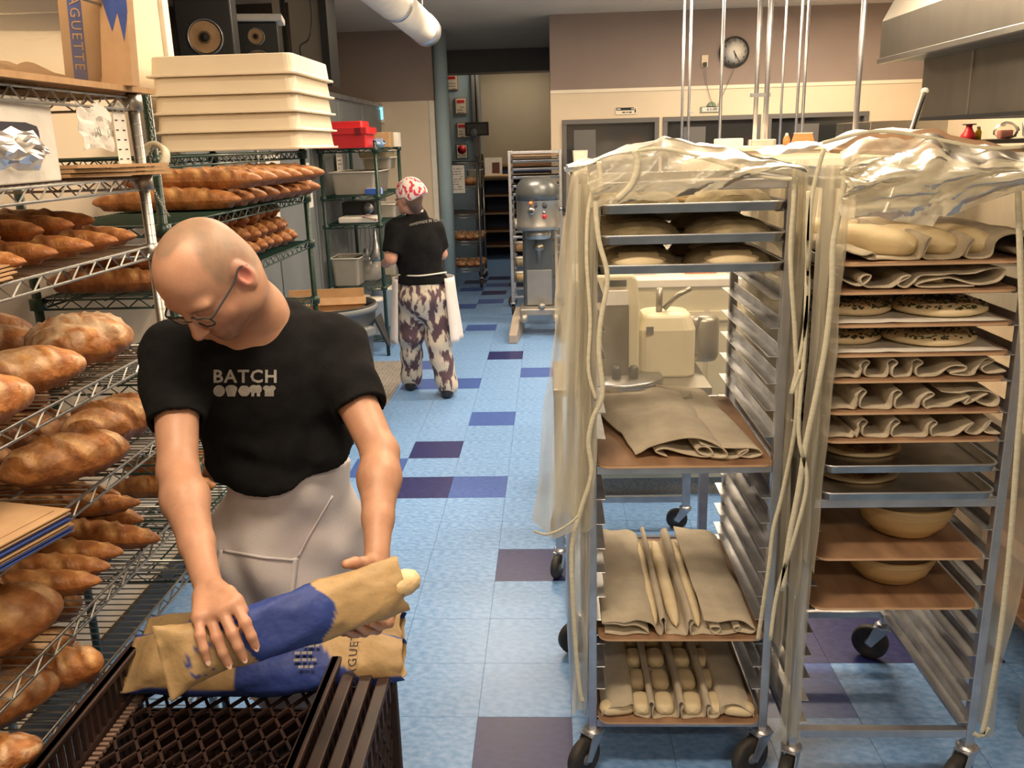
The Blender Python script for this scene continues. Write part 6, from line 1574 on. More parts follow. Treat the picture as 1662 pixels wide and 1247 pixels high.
def surface(f, lo, hi, h, B=8):
    """sparse surface nets of f<0 in the box; returns verts, quads"""
    lo = np.array(lo, float); hi = np.array(hi, float); nb = np.ceil((hi - lo) / (h * B)).astype(int)
    g = np.stack(np.meshgrid(*[np.arange(n) for n in nb], indexing='ij'), -1).reshape(-1, 3)
    cen = lo + (g + .5) * h * B
    dc = f(cen); act = g[np.abs(dc) < h * B * 1.25 + .012]
    o = np.stack(np.meshgrid(*[np.arange(B + 1)] * 3, indexing='ij'), -1).reshape(-1, 3)
    N = nb * B + 2
    V = []; K = []; Q = []
    for s in range(0, len(act), 400):
        A = act[s:s + 400]
        idx = (A[:, None, :] * B + o[None]).reshape(-1, 3)
        d = f(lo + idx * h).reshape(len(A), B + 1, B + 1, B + 1)
        sg = d < 0
        c = [[[d[:, i:i + B, j:j + B, k:k + B] for k in (0, 1)] for j in (0, 1)] for i in (0, 1)]
        cnt = sum((c[i][j][k] < 0).astype(np.int8) for i in (0, 1) for j in (0, 1) for k in (0, 1))
        mix = (cnt > 0) & (cnt < 8)
        bi, ci, cj, ck = np.nonzero(mix)
        if len(bi) == 0: continue
        corner = {(i, j, k): c[i][j][k][mix] for i in (0, 1) for j in (0, 1) for k in (0, 1)}
        acc = np.zeros((len(bi), 3)); n = np.zeros(len(bi))
        for i in (0, 1):
            for j in (0, 1):
                for k in (0, 1):
                    for ax_ in range(3):
                        e = [i, j, k]
                        if e[ax_]: continue
                        e2 = list(e); e2[ax_] = 1
                        a = corner[tuple(e)]; b = corner[tuple(e2)]; cr = (a < 0) != (b < 0)
                        t = np.where(cr, a / np.where(cr, a - b, 1), 0)
                        pt = np.zeros((len(bi), 3)) + np.array(e, float); pt[:, ax_] += t
                        acc += pt * cr[:, None]; n += cr
        cell = A[bi] * B + np.stack([ci, cj, ck], 1)
        V.append(lo + (cell + acc / n[:, None]) * h); K.append((cell[:, 0] * N[1] + cell[:, 1]) * N[2] + cell[:, 2])
        for ax_, (u, v) in enumerate(((1, 2), (2, 0), (0, 1))):
            e2 = [0, 0, 0]; e2[ax_] = 1; a = corner[(0, 0, 0)]; b = corner[tuple(e2)]; cr = (a < 0) != (b < 0)
            cc = cell[cr]; neg = a[cr] < 0
            if len(cc) == 0: continue
            du = np.zeros(3, int); du[u] = 1; dv = np.zeros(3, int); dv[v] = 1
            q = [cc, cc - du, cc - du - dv, cc - dv]
            kk = np.stack([(x[:, 0] * N[1] + x[:, 1]) * N[2] + x[:, 2] for x in q], 1)
            kk[~neg] = kk[~neg][:, ::-1]; Q.append(kk)
    V = np.concatenate(V); K = np.concatenate(K); Q = np.concatenate(Q)
    od = np.argsort(K); K = K[od]; V = V[od]
    pos = np.searchsorted(K, Q); pos = np.minimum(pos, len(K) - 1); ok = (K[pos] == Q).all(1)
    return V, pos[ok]
def mesh_from(name, V, F, m, parent, col=None, smooth_it=0):
    me = bpy.data.meshes.new(name)
    me.vertices.add(len(V)); me.vertices.foreach_set('co', V.astype(np.float32).ravel())
    me.loops.add(len(F) * 4); me.loops.foreach_set('vertex_index', F.astype(np.int32).ravel())
    me.polygons.add(len(F)); me.polygons.foreach_set('loop_start', (np.arange(len(F)) * 4).astype(np.int32))
    me.polygons.foreach_set('use_smooth', np.ones(len(F), bool)); me.update(calc_edges=True)
    if col is not None:
        a = me.color_attributes.new('col', 'FLOAT_COLOR', 'POINT'); cc = np.ones((len(V), 4), np.float32); cc[:, :3] = col; a.data.foreach_set('color', cc.ravel())
    me.materials.append(m); o = link(bpy.data.objects.new(name, me), parent)
    if smooth_it:
        s = o.modifiers.new('smooth', 'SMOOTH'); s.factor = .5; s.iterations = smooth_it
    return o
def g3(p, c, r): return np.exp(-(((p - np.array(c)) / r) ** 2).sum(1))
def v3(v): return np.array([v[0], v[1], v[2]], float)

# ------------------------------------------------------------------ PERSON ONE (bald man)
man = thing('person', 'bald man with glasses in black shirt and grey apron bagging a baguette', 'person', (0, 0, 0))
HC = np.array([-.679, 1.707, 1.561])                  # centre of skull
# head frame: forward (face), up (crown), left (his left = towards his left ear)
fwv = np.array([-.251, -.592, -.766]); fwv /= np.linalg.norm(fwv)
upv = np.array([-.361, -.677, .641]); upv -= fwv * (upv @ fwv); upv /= np.linalg.norm(upv)
lfv = np.cross(upv, fwv)          # his left
HM = np.stack([lfv, fwv, upv])
def hp(l, f, u): return HC + lfv * l + fwv * f + upv * u
shR = v3(at_depth(284, 566, 1.93)); elR = v3(at_depth(289, 765, 1.775)); wrR = v3(at_depth(334, 938, 1.565))
shL = v3(at_depth(538, 566, 2.04)); elL = v3(at_depth(617, 735, 1.895)); wrL = v3(at_depth(612, 893, 1.735))
neckB = v3(at_depth(412, 512, 1.94)); chest = v3(at_depth(425, 640, 2.03)); belly = v3(at_depth(468, 742, 2.10)); pelv = v3(at_depth(468, 860, 2.22))
body = SDF()
# skull, face
body.ell(hp(0, -.012, .024), (.075, .093, .090), HM, .02)
body.ell(hp(0, .012, .035), (.070, .082, .080), HM, .02)
body.ell(hp(0, .030, -.030), (.060, .062, .075), HM, .03)
body.ell(hp(0, .045, -.078), (.043, .042, .040), HM, .03)      # jaw
body.ell(hp(0, .072, -.096), (.022, .018, .018), HM, .02)      # chin
for s in (-1, 1):
    body.ell(hp(s * .040, .058, -.030), (.024, .022, .024), HM, .02)   # cheekbone
    body.ell(hp(s * .052, .010, -.066), (.020, .032, .032), HM, .025)  # jaw angle
    body.ell(hp(s * .032, .078, .020), (.026, .010, .008), HM, .02)   # brow
    body.ell(hp(s * .031, .087, .001), (.017, .010, .012), HM, .008, 1) # socket
    body.ell(hp(s * .031, .072, .001), (.0135, .0135, .0125), HM, .004) # eye lid ball
    # ears
    c = hp(s * .076, -.012, -.012)
    body.ell(c, (.011, .021, .033), HM, .008); body.ell(c + lfv * s * .008 + fwv * .003, (.007, .012, .021), HM, .004, 1)
    body.ell(c - upv * .026 + fwv * .002, (.007, .010, .011), HM, .006)
    body.ell(c + fwv * .014 - upv * .004, (.005, .005, .008), HM, .004)
body.cone(hp(0, .088, .012), hp(0, .112, -.030), .0085, .0115, .012)
body.ell(hp(0, .114, -.035), (.012, .012, .010), HM, .008)
for s in (-1, 1): body.ell(hp(s * .011, .103, -.038), (.0075, .009, .007), HM, .006)
body.ell(hp(0, .086, -.061), (.021, .010, .006), HM, .007); body.ell(hp(0, .084, -.073), (.018, .010, .0065), HM, .006)
body.ell(hp(0, .101, -.067), (.019, .008, .0016), HM, .003, 1)
# neck
body.cone(hp(0, -.045, -.045), neckB, .056, .058, .04)
body.cone(hp(.02, -.02, -.06), neckB + np.array([.0, -.01, -.02]), .044, .046, .03)
# torso
sm = (shR + shL) / 2
body.cone(neckB, sm + np.array([0, 0, .01]), .07, .09, .05)
body.cone(shR, shL, .058, .058, .05)
body.ell(chest, (.165, .115, .17), None, .06); body.ell(belly, (.130, .10, .16), None, .06); body.ell(pelv, (.135, .105, .13), None, .06)
def arm(sh, el, wr, side):
    d = (el - sh); e = (wr - el)
    body.cone(sh, sh + d * .45, .052, .047, .03); body.cone(sh + d * .4, el, .047, .039, .02)
    body.cone(el, el + e * .28, .040, .044, .015); body.cone(el + e * .28, el + e * .7, .044, .031, .02); body.cone(el + e * .7, wr, .031, .0255, .015)
arm(shR, elR, wrR, -1); arm(shL, elL, wrL, 1)
# right hand (back of the hand to the camera, fingers pressed on the bag)
def hand(wr, knuckles, fingers, thumb, palm_r=.0135, fr=.0088):
    for kx in knuckles: body.cone(wr + (kx - wr) * .12, kx, .0165, palm_r, .012)
    for i in range(len(knuckles) - 1): body.cone((wr + knuckles[i]) / 2, (knuckles[i] + knuckles[i + 1]) / 2, .016, .011, .010)
    for kx, fp_, sc in fingers:
        pts = [kx] + fp_; rs = [fr * 1.15 * sc, fr * 1.05 * sc, fr * .98 * sc, fr * .86 * sc][:len(pts)]
        body.chain(pts, rs, .0035)
        body.ell(pts[1], (fr * 1.1 * sc,) * 3, None, .004)
    body.chain(thumb, [.0175, .0125, .0108, .0092], .007)
A = lambda x, y, d: v3(at_depth(x, y, d))
kn = [A(323, 1003, 1.462), A(341, 1000, 1.468), A(361, 992, 1.464), A(381, 980, 1.470)]
fing = [(kn[0], [A(325, 1032, 1.440), A(331, 1054, 1.436), A(337, 1073, 1.440)], .90),
        (kn[1], [A(352, 1035, 1.448), A(362, 1060, 1.446), A(371, 1079, 1.452)], .97),
        (kn[2], [A(377, 1028, 1.444), A(387, 1050, 1.442), A(396, 1069, 1.448)], 1.02),
        (kn[3], [A(398, 1011, 1.452), A(408, 1033, 1.450), A(415, 1050, 1.456)], 1.0)]
th = [A(352, 958, 1.515), A(370, 963, 1.495), A(383, 975, 1.478), A(395, 991, 1.472)]
hand(wrR, kn, fing, th)
# left hand wrapped round the bag from behind: thumb over the top, fingers underneath
kn2 = [A(640, 985, 1.685), A(622, 985, 1.675), A(604, 985, 1.668), A(588, 975, 1.665)]
fing2 = [(kn2[0], [A(632, 1012, 1.655), A(616, 1018, 1.615), A(602, 1012, 1.585)], .9),
         (kn2[1], [A(612, 1022, 1.645), A(592, 1024, 1.60), A(578, 1014, 1.572)], 1.0),
         (kn2[2], [A(592, 1026, 1.64), A(570, 1028, 1.60), A(558, 1020, 1.570)], 1.0),
         (kn2[3], [A(574, 1020, 1.64), A(558, 1026, 1.605), A(549, 1022, 1.585)], .95)]
th2 = [A(604, 915, 1.71), A(590, 915, 1.675), A(576, 914, 1.648), A(562, 916, 1.630)]
hand(wrL, kn2, fing2, th2)
# legs (inside the trousers)
hipR = pelv + np.array([-.085, .0, -.06]); hipL = pelv + np.array([.085, 0, -.06])
ankR = np.array([-.74, 2.14, .10]); ankL = np.array([-.53, 2.18, .10]); knR = (hipR + ankR) / 2 + np.array([0, -.03, .02]); knL = (hipL + ankL) / 2 + np.array([0, -.03, .02])
for h_, k_, a_ in ((hipR, knR, ankR), (hipL, knL, ankL)):
    body.cone(h_, k_, .078, .052, .04); body.cone(k_, a_, .052, .034, .03)
    body.cone(a_ + np.array([0, .02, -.05]), a_ + np.array([0, -.15, -.06]), .038, .032, .03)
up_lo = np.minimum.reduce([HC - .2, shR - .12, wrR - .15]); up_hi = np.maximum.reduce([HC + .2, shL + .15, wrL + .12])
def bodyf(p): return body.ev(p)
HCUT = .93
V, F = surface(bodyf, (-1.02, 1.15, 0.0), (-.20, 2.38, 1.80), .0034)
# colouring
q = (V - HC) @ HM.T; L_, F_, U_ = q[:, 0], q[:, 1], q[:, 2]
n1 = vnoise(V * 40); n2 = vnoise(V * 120 + 5)
col = np.zeros((len(V), 3)) + np.array([.52, .295, .195])
col *= (1 + .05 * n1 + .02 * n2)[:, None]
def mixc(col, c, w_): w_ = np.clip(w_, 0, 1)[:, None]; return col * (1 - w_) + np.array(c) * w_
sm_ = lambda x, a, b: np.clip((x - a) / (b - a), 0, 1)
head = np.exp(-np.maximum(np.linalg.norm(V - HC, axis=1) - .13, 0) * 90)
hairline_unused = U_ - .012 - .55 * np.maximum(F_ - .0, 0) + .10 * np.maximum(np.abs(L_) - .03, 0) + .004 * n1
Fh = .040 - .055 * np.exp(-((np.abs(L_) - .042) / .020) ** 2) + .006 * n1
stub = sm_(Fh - F_, -.010, .010) * sm_(U_ + .05 + .5 * np.minimum(0, -F_ - .0) * (F_ > 0) - .9 * np.minimum(.05, np.maximum(0, F_ + .02)), -.012, .012)
col = mixc(col, (.235, .175, .125), head * stub * (.70 + .16 * n1 + .12 * n2))
col = mixc(col, (.62, .27, .19), .45 * g3(V, hp(0, .10, -.035), .022))
for s in (-1, 1):
    col = mixc(col, (.62, .25, .18), .35 * g3(V, hp(s * .045, .06, -.035), .028)); col = mixc(col, (.66, .20, .16), .75 * g3(V, hp(s * .082, -.012, -.012), .026))
    col = mixc(col, (.13, .08, .055), .8 * np.exp(-(((q - np.array([s * .033, .088, .017])) / np.array([.022, .03, .0065])) ** 2).sum(1)))
    col = mixc(col, (.36, .17, .12), .5 * np.exp(-(((q - np.array([s * .031, .085, -.006])) / np.array([.014, .02, .003])) ** 2).sum(1)))
beard = np.exp(-(((q - np.array([0, .065, -.088])) / np.array([.068, .055, .036])) ** 2).sum(1)) + .7 * np.exp(-(((q - np.array([0, .09, -.056])) / np.array([.024, .02, .006])) ** 2).sum(1))
col = mixc(col, (.15, .09, .06), np.clip(beard * 1.3, 0, 1) * (.62 + .25 * n2))
col = mixc(col, (.52, .20, .15), .7 * np.exp(-(((q - np.array([0, .09, -.068])) / np.array([.019, .02, .006])) ** 2).sum(1)))
for f_ in fing + fing2:
    for p_ in (f_[0], f_[1][0], f_[1][2]): col = mixc(col, (.66, .30, .22), .35 * g3(V, p_, .012))
hair_arm = (g3(V, (elR + wrR) / 2, .10) + g3(V, (elL + wrL) / 2, .10)); col = mixc(col, (.34, .20, .13), np.clip(hair_arm, 0, 1) * sm_(n2, .1, .7) * .35)
mesh_from('body', V, F, M['skin'], man, col, 1)
# fingernails
b = MB()
for f_ in fing:
    tip = Vector(f_[1][2]); pr_ = Vector(f_[1][1]); d = (tip - pr_).normalized(); vw = (Vector((0, 0, CAM_H)) - tip).normalized(); vw = (vw - d * vw.dot(d)).normalized(); x = d.cross(vw)
    mx = Matrix((x, d, vw)).transposed().to_4x4(); mx.translation = tip + vw * .0066 + d * .001
    b.lathe([(.0048, 0), (.004, .0012), (0, .0016)], 12, (0, 0, 0), M=mx) if False else b.add([mx @ Vector((.0042 * math.cos(a), .0055 * math.sin(a), .0006 - .0010 * math.cos(a) ** 2)) for a in [2 * PI * k / 12 for k in range(12)]], [tuple(range(12))])
b.build('fingernails', mat('nail', (.70, .46, .38), rough=.3), man)
# shirt ------------------------------------------------------------
shirt = SDF(); arms_in = SDF()
shirt.cone(neckB + np.array([0, .02, -.045]), sm + np.array([0, .0, -.03]), .072, .10, .05)
shirt.cone(v3(at_depth(425, 518, 2.00)), shL, .066, .070, .04)
shirt.cone(shR + np.array([0, 0, -.006]), shL + np.array([0, 0, -.006]), .066, .064, .06)
shirt.ell(chest + np.array([-.0, 0, 0]), (.182, .135, .175), None, .07); shirt.ell(belly + np.array([.0, 0, .0]), (.170, .135, .16), None, .07)
shirt.cone(belly + np.array([-.01, 0, .0]), pelv + np.array([0, 0, .05]), .140, .150, .06)
sleeves = []
for sh, el, f_ in ((shR, elR, .62), (shL, elL, .60)):
    d = el - sh; q_ = SDF(); q_.cone(sh, sh + d * .35, .064, .061, .045); q_.cone(sh + d * .3, sh + d * (f_ + .12), .061, .059, .04)
    shirt.ell(sh + d * .1 - np.array([0, 0, .04]), (.068, .065, .06), None, .05)
    dn = d / np.linalg.norm(d); c = sh + d * f_; q_.plane(dn, float(c @ dn), c - .3, c + .3); sleeves.append(q_)
for sh, el, f_ in ((shR, elR, .62), (shL, elL, .60)):
    d = (el - sh); L2 = np.linalg.norm(d); d = d / L2; cut = (sh + (el - sh) * f_) @ d
    c = sh + (el - sh) * (f_ + .12)
    arms_in.cone(sh + (el - sh) * .42, sh + (el - sh) * .9, .0505, .050, .01)
nh = np.array([-.10, -.16, -.98]); nh /= np.linalg.norm(nh)
hemP = v3(at_depth(470, 778, 2.0))
shirt.plane(np.array([.15, .30, -.95]) / np.linalg.norm([.15, .30, -.95]), (hemP @ (np.array([.15, .30, -.95]) / np.linalg.norm([.15, .30, -.95]))), pelv - .22, np.array([pelv[0] + .22, pelv[1] + .25, hemP[2] + .10]))
def shirtf(p):
    d = shirt.ev(p)
    for q_ in sleeves:
        e = q_.ev(p); h_ = np.maximum(.035 - np.abs(d - e), 0) / .035; d = np.minimum(d, e) - h_ * h_ * .035 * .25
    # folds: pulled from the armpits and gathering at the waist
    a = p - belly
    fo = .0045 * np.sin(70 * (a[:, 2] * .9 + .35 * a[:, 0]) + 3 * vnoise(p * 9)) * np.exp(-((a[:, 2] - .02) / .07) ** 2) + .006 * vnoise(p * 16) + .0025 * vnoise(p * 34)
    fo += .004 * np.sin(60 * (p - shL) @ np.array([.5, .2, .8])) * g3(p, shL + np.array([-.05, -.03, -.12]), .10) + .004 * np.sin(60 * (p - shR) @ np.array([-.5, .2, .8])) * g3(p, shR + np.array([.05, -.03, -.12]), .09)
    d = d + fo
    nk = body_neck.ev(p); d = np.maximum(d, -nk)
    return np.maximum(d, -arms_in.ev(p))
body_neck = SDF()
body_neck.cone(hp(0, -.045, -.045), neckB, .061, .063, .03)
body_neck.ell(neckB + np.array([-.02, -.035, .03]), (.062, .050, .04), None, .03)
V, F = surface(shirtf, (-1.02, 1.60, .85), (-.25, 2.35, 1.62), .0045)
shirt_o = mesh_from('shirt', V, F, M['shirt'], man, None, 2)
bv = BVHTree.FromPolygons([tuple(v) for v in V], [tuple(int(i) for i in f) for f in F])
def project_print(txt_me, to_world, dirv, m, name, parent, lift=.0016):
    for v in txt_me.vertices:
        p = to_world(v.co.x, v.co.y); h_ = bv.ray_cast(p, dirv)
        if h_[0] is None: v.co = p + dirv * .3; continue
        v.co = h_[0] - dirv * (lift + v.co.z)
    txt_me.materials.append(m); return link(bpy.data.objects.new(name, txt_me), parent)
def densify(me, cuts=2):
    import bmesh
    bm = bmesh.new(); bm.from_mesh(me); bmesh.ops.triangulate(bm, faces=bm.faces[:])
    for _ in range(cuts):
        ed = [e for e in bm.edges if e.calc_length() > .006]
        if ed: bmesh.ops.subdivide_edges(bm, edges=ed, cuts=1)
        bmesh.ops.triangulate(bm, faces=bm.faces[:])
    bm.to_mesh(me); bm.free(); return me
# the chest print is laid out on a plane in front of the chest and pressed back onto it
pc = at_depth(398, 612, 1.80); pr_ = (at_depth(452, 609, 1.80) - at_depth(345, 609, 1.80)); wdt = pr_.length; px_ = pr_.normalized(); pu_ = (at_depth(398, 590, 1.80) - at_depth(398, 640, 1.80)).normalized()
pd_ = ray(398, 615).normalized()
def tw(x, y): return pc + px_ * x + pu_ * y
me = densify(text_mesh('BATCH', .048, 'lettering', extrude=0, spacing=1.12, bold=.0012), 2)
sx = wdt / (max(v.co.x for v in me.vertices) - min(v.co.x for v in me.vertices))
for v in me.vertices: v.co.x *= sx; v.co.y = v.co.y * .80
SILV = mat('shirt_print', (.36, .34, .32), (.27, .26, .245), rough=.8, scale=80)
project_print(me, tw, pd_, SILV, 'lettering', man)
b = MB()
def disc(cx, cy, rx, ry, n=16, fn=None):
    pts = [(cx + rx * math.cos(2 * PI * k / n) * (fn(2 * PI * k / n) if fn else 1), cy + ry * math.sin(2 * PI * k / n) * (fn(2 * PI * k / n) if fn else 1), 0) for k in range(n)]
    b.add([(cx, cy, 0)] + pts, [(0, 1 + k, 1 + (k + 1) % n) for k in range(n)])
yy = -.030; xs_ = [-.056, -.030, -.002, .022, .052]
disc(xs_[0], yy, .0125, .0125)
b.add([(xs_[1] - .008, yy - .012, 0), (xs_[1] + .008, yy - .012, 0), (xs_[1] + .0125, yy + .004, 0), (xs_[1] - .0125, yy + .004, 0)], [(0, 1, 2, 3)]); disc(xs_[1] + .0, yy + .005, .013, .008)
disc(xs_[2], yy, .013, .012, fn=lambda a: 1 + .05 * math.cos(6 * a))
disc(xs_[3] - .004, yy + .004, .010, .009); disc(xs_[3] + .006, yy + .004, .008, .009); b.add([(xs_[3] - .009, yy - .012, 0), (xs_[3] - .003, yy - .012, 0), (xs_[3] - .001, yy + .002, 0), (xs_[3] - .009, yy + .002, 0)], [(0, 1, 2, 3)]); b.add([(xs_[3] + .003, yy - .012, 0), (xs_[3] + .010, yy - .012, 0), (xs_[3] + .010, yy + .002, 0), (xs_[3] + .002, yy + .002, 0)], [(0, 1, 2, 3)])
b.add([(xs_[4] - .010, yy - .012, 0), (xs_[4] + .010, yy - .012, 0), (xs_[4] + .010, yy + .004, 0), (xs_[4] - .010, yy + .004, 0)], [(0, 1, 2, 3)]); disc(xs_[4] - .006, yy + .006, .008, .006); disc(xs_[4] + .006, yy + .006, .008, .006)
tmp = b.build('tmp', SILV); me = tmp.data; bpy.data.objects.remove(tmp); me.materials.clear(); densify(me, 1)
project_print(me, tw, pd_, SILV, 'bread_shapes', man, .0018)
# apron ------------------------------------------------------------
apr = SDF()
wst = v3(at_depth(466, 775, 2.085)); low = v3(at_depth(468, 1010, 2.18)); low[1] = 1.99; low[2] = .55
apr.cone(wst + np.array([0, .03, .03]), pelv + np.array([0, .0, .0]), .140, .152, .05)
apr.ell(pelv + np.array([0, .0, .0]), (.178, .14, .14), None, .06)
apr.cone(pelv + np.array([-.075, .0, -.04]), np.array([-.70, 2.02, .40]), .105, .115, .08); apr.cone(pelv + np.array([.075, .0, -.04]), np.array([-.54, 2.03, .40]), .105, .115, .08)
apr.cone(pelv + np.array([0, -.02, -.04]), np.array([-.62, 1.99, .42]), .12, .12, .08)
apr.plane((0, 0, -1), -.44, (-1, 1.6, .2), (-.2, 2.4, .56)); apr.plane((0, .25, 1), 1.075 + .25 * 1.95, (-1, 1.6, 1.0), (-.2, 2.4, 1.3))
def aprf(p):
    d = apr.ev(p); x = p[:, 0] - pelv[0]; z = p[:, 2]
    return d + .009 * np.sin(26 * x + 14 * (z - 1.0) + 2.5 * vnoise(p * 6)) * sm_(1.08 - z, 0, .2) + .007 * vnoise(p * 12) + .003 * np.sin(55 * (z * .8 + x * .6) + 3 * vnoise(p * 5)) * g3(p, pelv + np.array([.06, -.12, .05]), .10)
V, F = surface(aprf, (-.92, 1.74, .42), (-.32, 2.34, 1.15), .006)
apron_o = mesh_from('apron', V, F, M['apron'], man, None, 2)
bva = BVHTree.FromPolygons([tuple(v) for v in V], [tuple(int(i) for i in f) for f in F])
def on_apron(px, py, lift=.002):
    d = ray(px, py).normalized(); h_ = bva.ray_cast(Vector((0, 0, CAM_H)), d)
    return (h_[0] - d * lift) if h_[0] else at_depth(px, py, 2.0)
def apron_strip(pts, w_, name, lift=.002):
    G = []
    for i, (x, y) in enumerate(pts):
        a, c = pts[max(0, i - 1)], pts[min(len(pts) - 1, i + 1)]; dx, dy = c[0] - a[0], c[1] - a[1]; l_ = math.hypot(dx, dy); nx, ny = -dy / l_ * w_ / 2, dx / l_ * w_ / 2
        G.append([on_apron(x - nx, y - ny, lift), on_apron(x, y, lift + .0012), on_apron(x + nx, y + ny, lift)])
    b = MB(); b.grid(G); return b.build(name, M['apron'], apron_o, solid=.001)
def seg(a, c, n): return [(lerp(a[0], c[0], i / n), lerp(a[1], c[1], i / n)) for i in range(n + 1)]
apron_strip(seg((362, 894), (425, 905), 8) + seg((433, 906), (483, 910), 6), 5, 'pocket_hem'); apron_strip(seg((480, 906), (474, 966), 8), 9, 'pocket_side'); apron_strip(seg((358, 892), (352, 935), 8), 8, 'apron_edge')
apron_strip(seg((540, 805), (503, 868), 8) + seg((500, 873), (484, 905), 6), 3, 'seam')
# trousers and shoes ------------------------------------------------
tr = SDF()
for h_, k_, a_ in ((hipR, knR, ankR), (hipL, knL, ankL)): tr.cone(h_, k_, .09, .072, .04); tr.cone(k_, a_ + np.array([0, 0, -.02]), .072, .062, .03)
tr.ell(pelv + np.array([0, 0, -.02]), (.165, .122, .12), None, .05)
V, F = surface(lambda p: tr.ev(p) + .006 * vnoise(p * 14), (-.92, 1.8, .02), (-.34, 2.4, 1.02), .010); mesh_from('trousers', V, F, M['jeans'], man, None, 1)
for a_ in (ankR, ankL):
    s_ = SDF(); s_.cone(a_ + np.array([0, .03, -.045]), a_ + np.array([0, -.15, -.055]), .05, .042, .03); s_.plane((0, 0, -1), -.004, a_ - .3, a_ + .02)
    V, F = surface(s_.ev, a_ - np.array([.1, .25, .12]), a_ + np.array([.1, .12, .05]), .007); mesh_from('shoe', V, F, M['black_plastic'], man, None, 1)
# glasses ------------------------------------------------------------
gl = bpy.data.objects.new('glasses', None); link(gl, man)
def hv(l, f, u): return Vector(hp(l, f, u))
b = MB()
for s in (-1, 1):
    b.tube([hv(s * (.033 + .024 * max(-1, min(1, 1.15 * math.cos(a)))), .103 - .006 * abs(math.cos(a)), -.004 + .014 * max(-1, min(1, 1.2 * math.sin(a)))) for a in [2 * PI * k / 24 for k in range(24)]], .0019, 6, closed=True)
    b.tube(catmull([hv(s * .057, .098, .003), hv(s * .068, .088, .006), hv(s * .080, .02, .004), hv(s * .083, -.012, .010), hv(s * .080, -.03, -.008)], 5), .0021, 6)
b.tube(catmull([hv(-.010, .104, .0), hv(0, .107, .004), hv(.010, .104, .0)], 4), .0012, 6)
b.build('spectacle_frame', M['ink'], gl)
b = MB()
for s in (-1, 1):
    pts = [hv(s * (.033 + .0235 * max(-1, min(1, 1.15 * math.cos(a)))), .103 - .006 * abs(math.cos(a)), -.004 + .0135 * max(-1, min(1, 1.2 * math.sin(a)))) for a in [2 * PI * k / 24 for k in range(24)]]
    b.add(pts, [tuple(range(24))])
b.build('lens', M['lens'], gl)
# collar rib of the shirt
# ------------------------------------------------------------------ PERSON TWO (from behind)
wo = thing('person', 'person in black shirt and patterned trousers seen from behind, red-white cap', 'person', (0, 0, 0))
B2 = lambda x, y, d=6.32: v3(at_plane(x, y, 1, d))
bd = SDF(); hc = B2(664, 320, 6.18); f2 = np.array([-.86, .30, -.18]); f2 /= np.linalg.norm(f2); u2 = np.array([-.12, .05, 1.]); u2 -= f2 * (u2 @ f2); u2 /= np.linalg.norm(u2); l2 = np.cross(u2, f2); HM2 = np.stack([l2, f2, u2])
h2 = lambda l, f, u: hc + l2 * l + f2 * f + u2 * u
bd.ell(h2(0, -.01, .02), (.077, .097, .10), HM2, .02); bd.ell(h2(0, .035, -.045), (.055, .055, .065), HM2, .03); bd.ell(h2(0, .105, -.03), (.012, .014, .016), HM2, .012); bd.ell(h2(0, .08, -.085), (.025, .02, .02), HM2, .02)
bd.ell(h2(0, .092, -.06), (.02, .01, .006), HM2, .008)
for s in (-1, 1): bd.ell(h2(s * .077, .0, -.02), (.010, .02, .03), HM2, .008); bd.ell(h2(s * .03, .085, -.0), (.013, .012, .010), HM2, .006)
s2R = B2(700, 365, 6.30); s2L = B2(645, 365, 6.20); nb2 = B2(676, 345, 6.25)
s2L = B2(644, 372, 6.18); s2R = B2(704, 372, 6.30)
e2L = B2(634, 420, 6.12); w2L = B2(626, 428, 6.32); e2R = B2(716, 412, 6.34); w2R = B2(690, 420, 6.52)
bd.cone(hc - u2 * .04 - f2 * .02, nb2, .052, .058, .03); bd.cone(s2L, s2R, .06, .06, .04)
c2 = B2(677, 405, 6.25); p2 = B2(688, 482, 6.25)
bd.ell(c2, (.15, .11, .17), None, .06); bd.cone(c2, p2, .12, .14, .06); bd.ell(p2, (.175, .13, .13), None, .05)
bd.chain([s2L, e2L, w2L, w2L + np.array([-.02, .07, 0.0])], [.050, .043, .030, .026], .02); bd.chain([s2R, e2R, w2R, w2R + np.array([-.04, .05, 0])], [.05, .043, .03, .026], .02)
for w_ in (w2L, w2R):
    for k in range(4): bd.chain([w_ + np.array([-.035 + .018 * k, .08, .0]), w_ + np.array([-.04 + .02 * k, .13 + .01 * (k in (1, 2)), -.01]), w_ + np.array([-.04 + .02 * k, .155 + .01 * (k in (1, 2)), -.03])], [.009, .008, .007], .004)
    bd.chain([w_ + np.array([.01, .04, 0]), w_ + np.array([.04, .08, -.005]), w_ + np.array([.045, .11, -.015])], [.012, .010, .008], .006)
f2L = B2(668, 628, 6.42); f2R = B2(727, 640, 6.2)
kL = B2(668, 545, 6.30); kR = B2(712, 560, 6.22); hL2 = p2 + np.array([-.085, 0, -.04]); hR2 = p2 + np.array([.085, 0, -.04])
for h_, k_, a_ in ((hL2, kL, f2L), (hR2, kR, f2R)): bd.cone(h_, k_, .085, .058, .04); bd.cone(k_, a_ + np.array([0, 0, .06]), .056, .036, .03); bd.cone(a_ + np.array([0, -.03, .02]), a_ + np.array([-.02, .15, .01]), .036, .03, .02)
V, F = surface(bd.ev, (-1.45, 5.8, 0), (-.60, 6.85, 1.75), .009)
cc = np.zeros((len(V), 3)) + np.array([.60, .32, .23]); q = (V - hc) @ HM2.T
cc = mixc(cc, (.10, .06, .04), (np.linalg.norm(V - hc, axis=1) < .14) * sm_(-q[:, 1] + .01, 0, .02) * sm_(-q[:, 2] + .05, 0, .02))
mesh_from('body', V, F, M['skin'], wo, cc, 1)
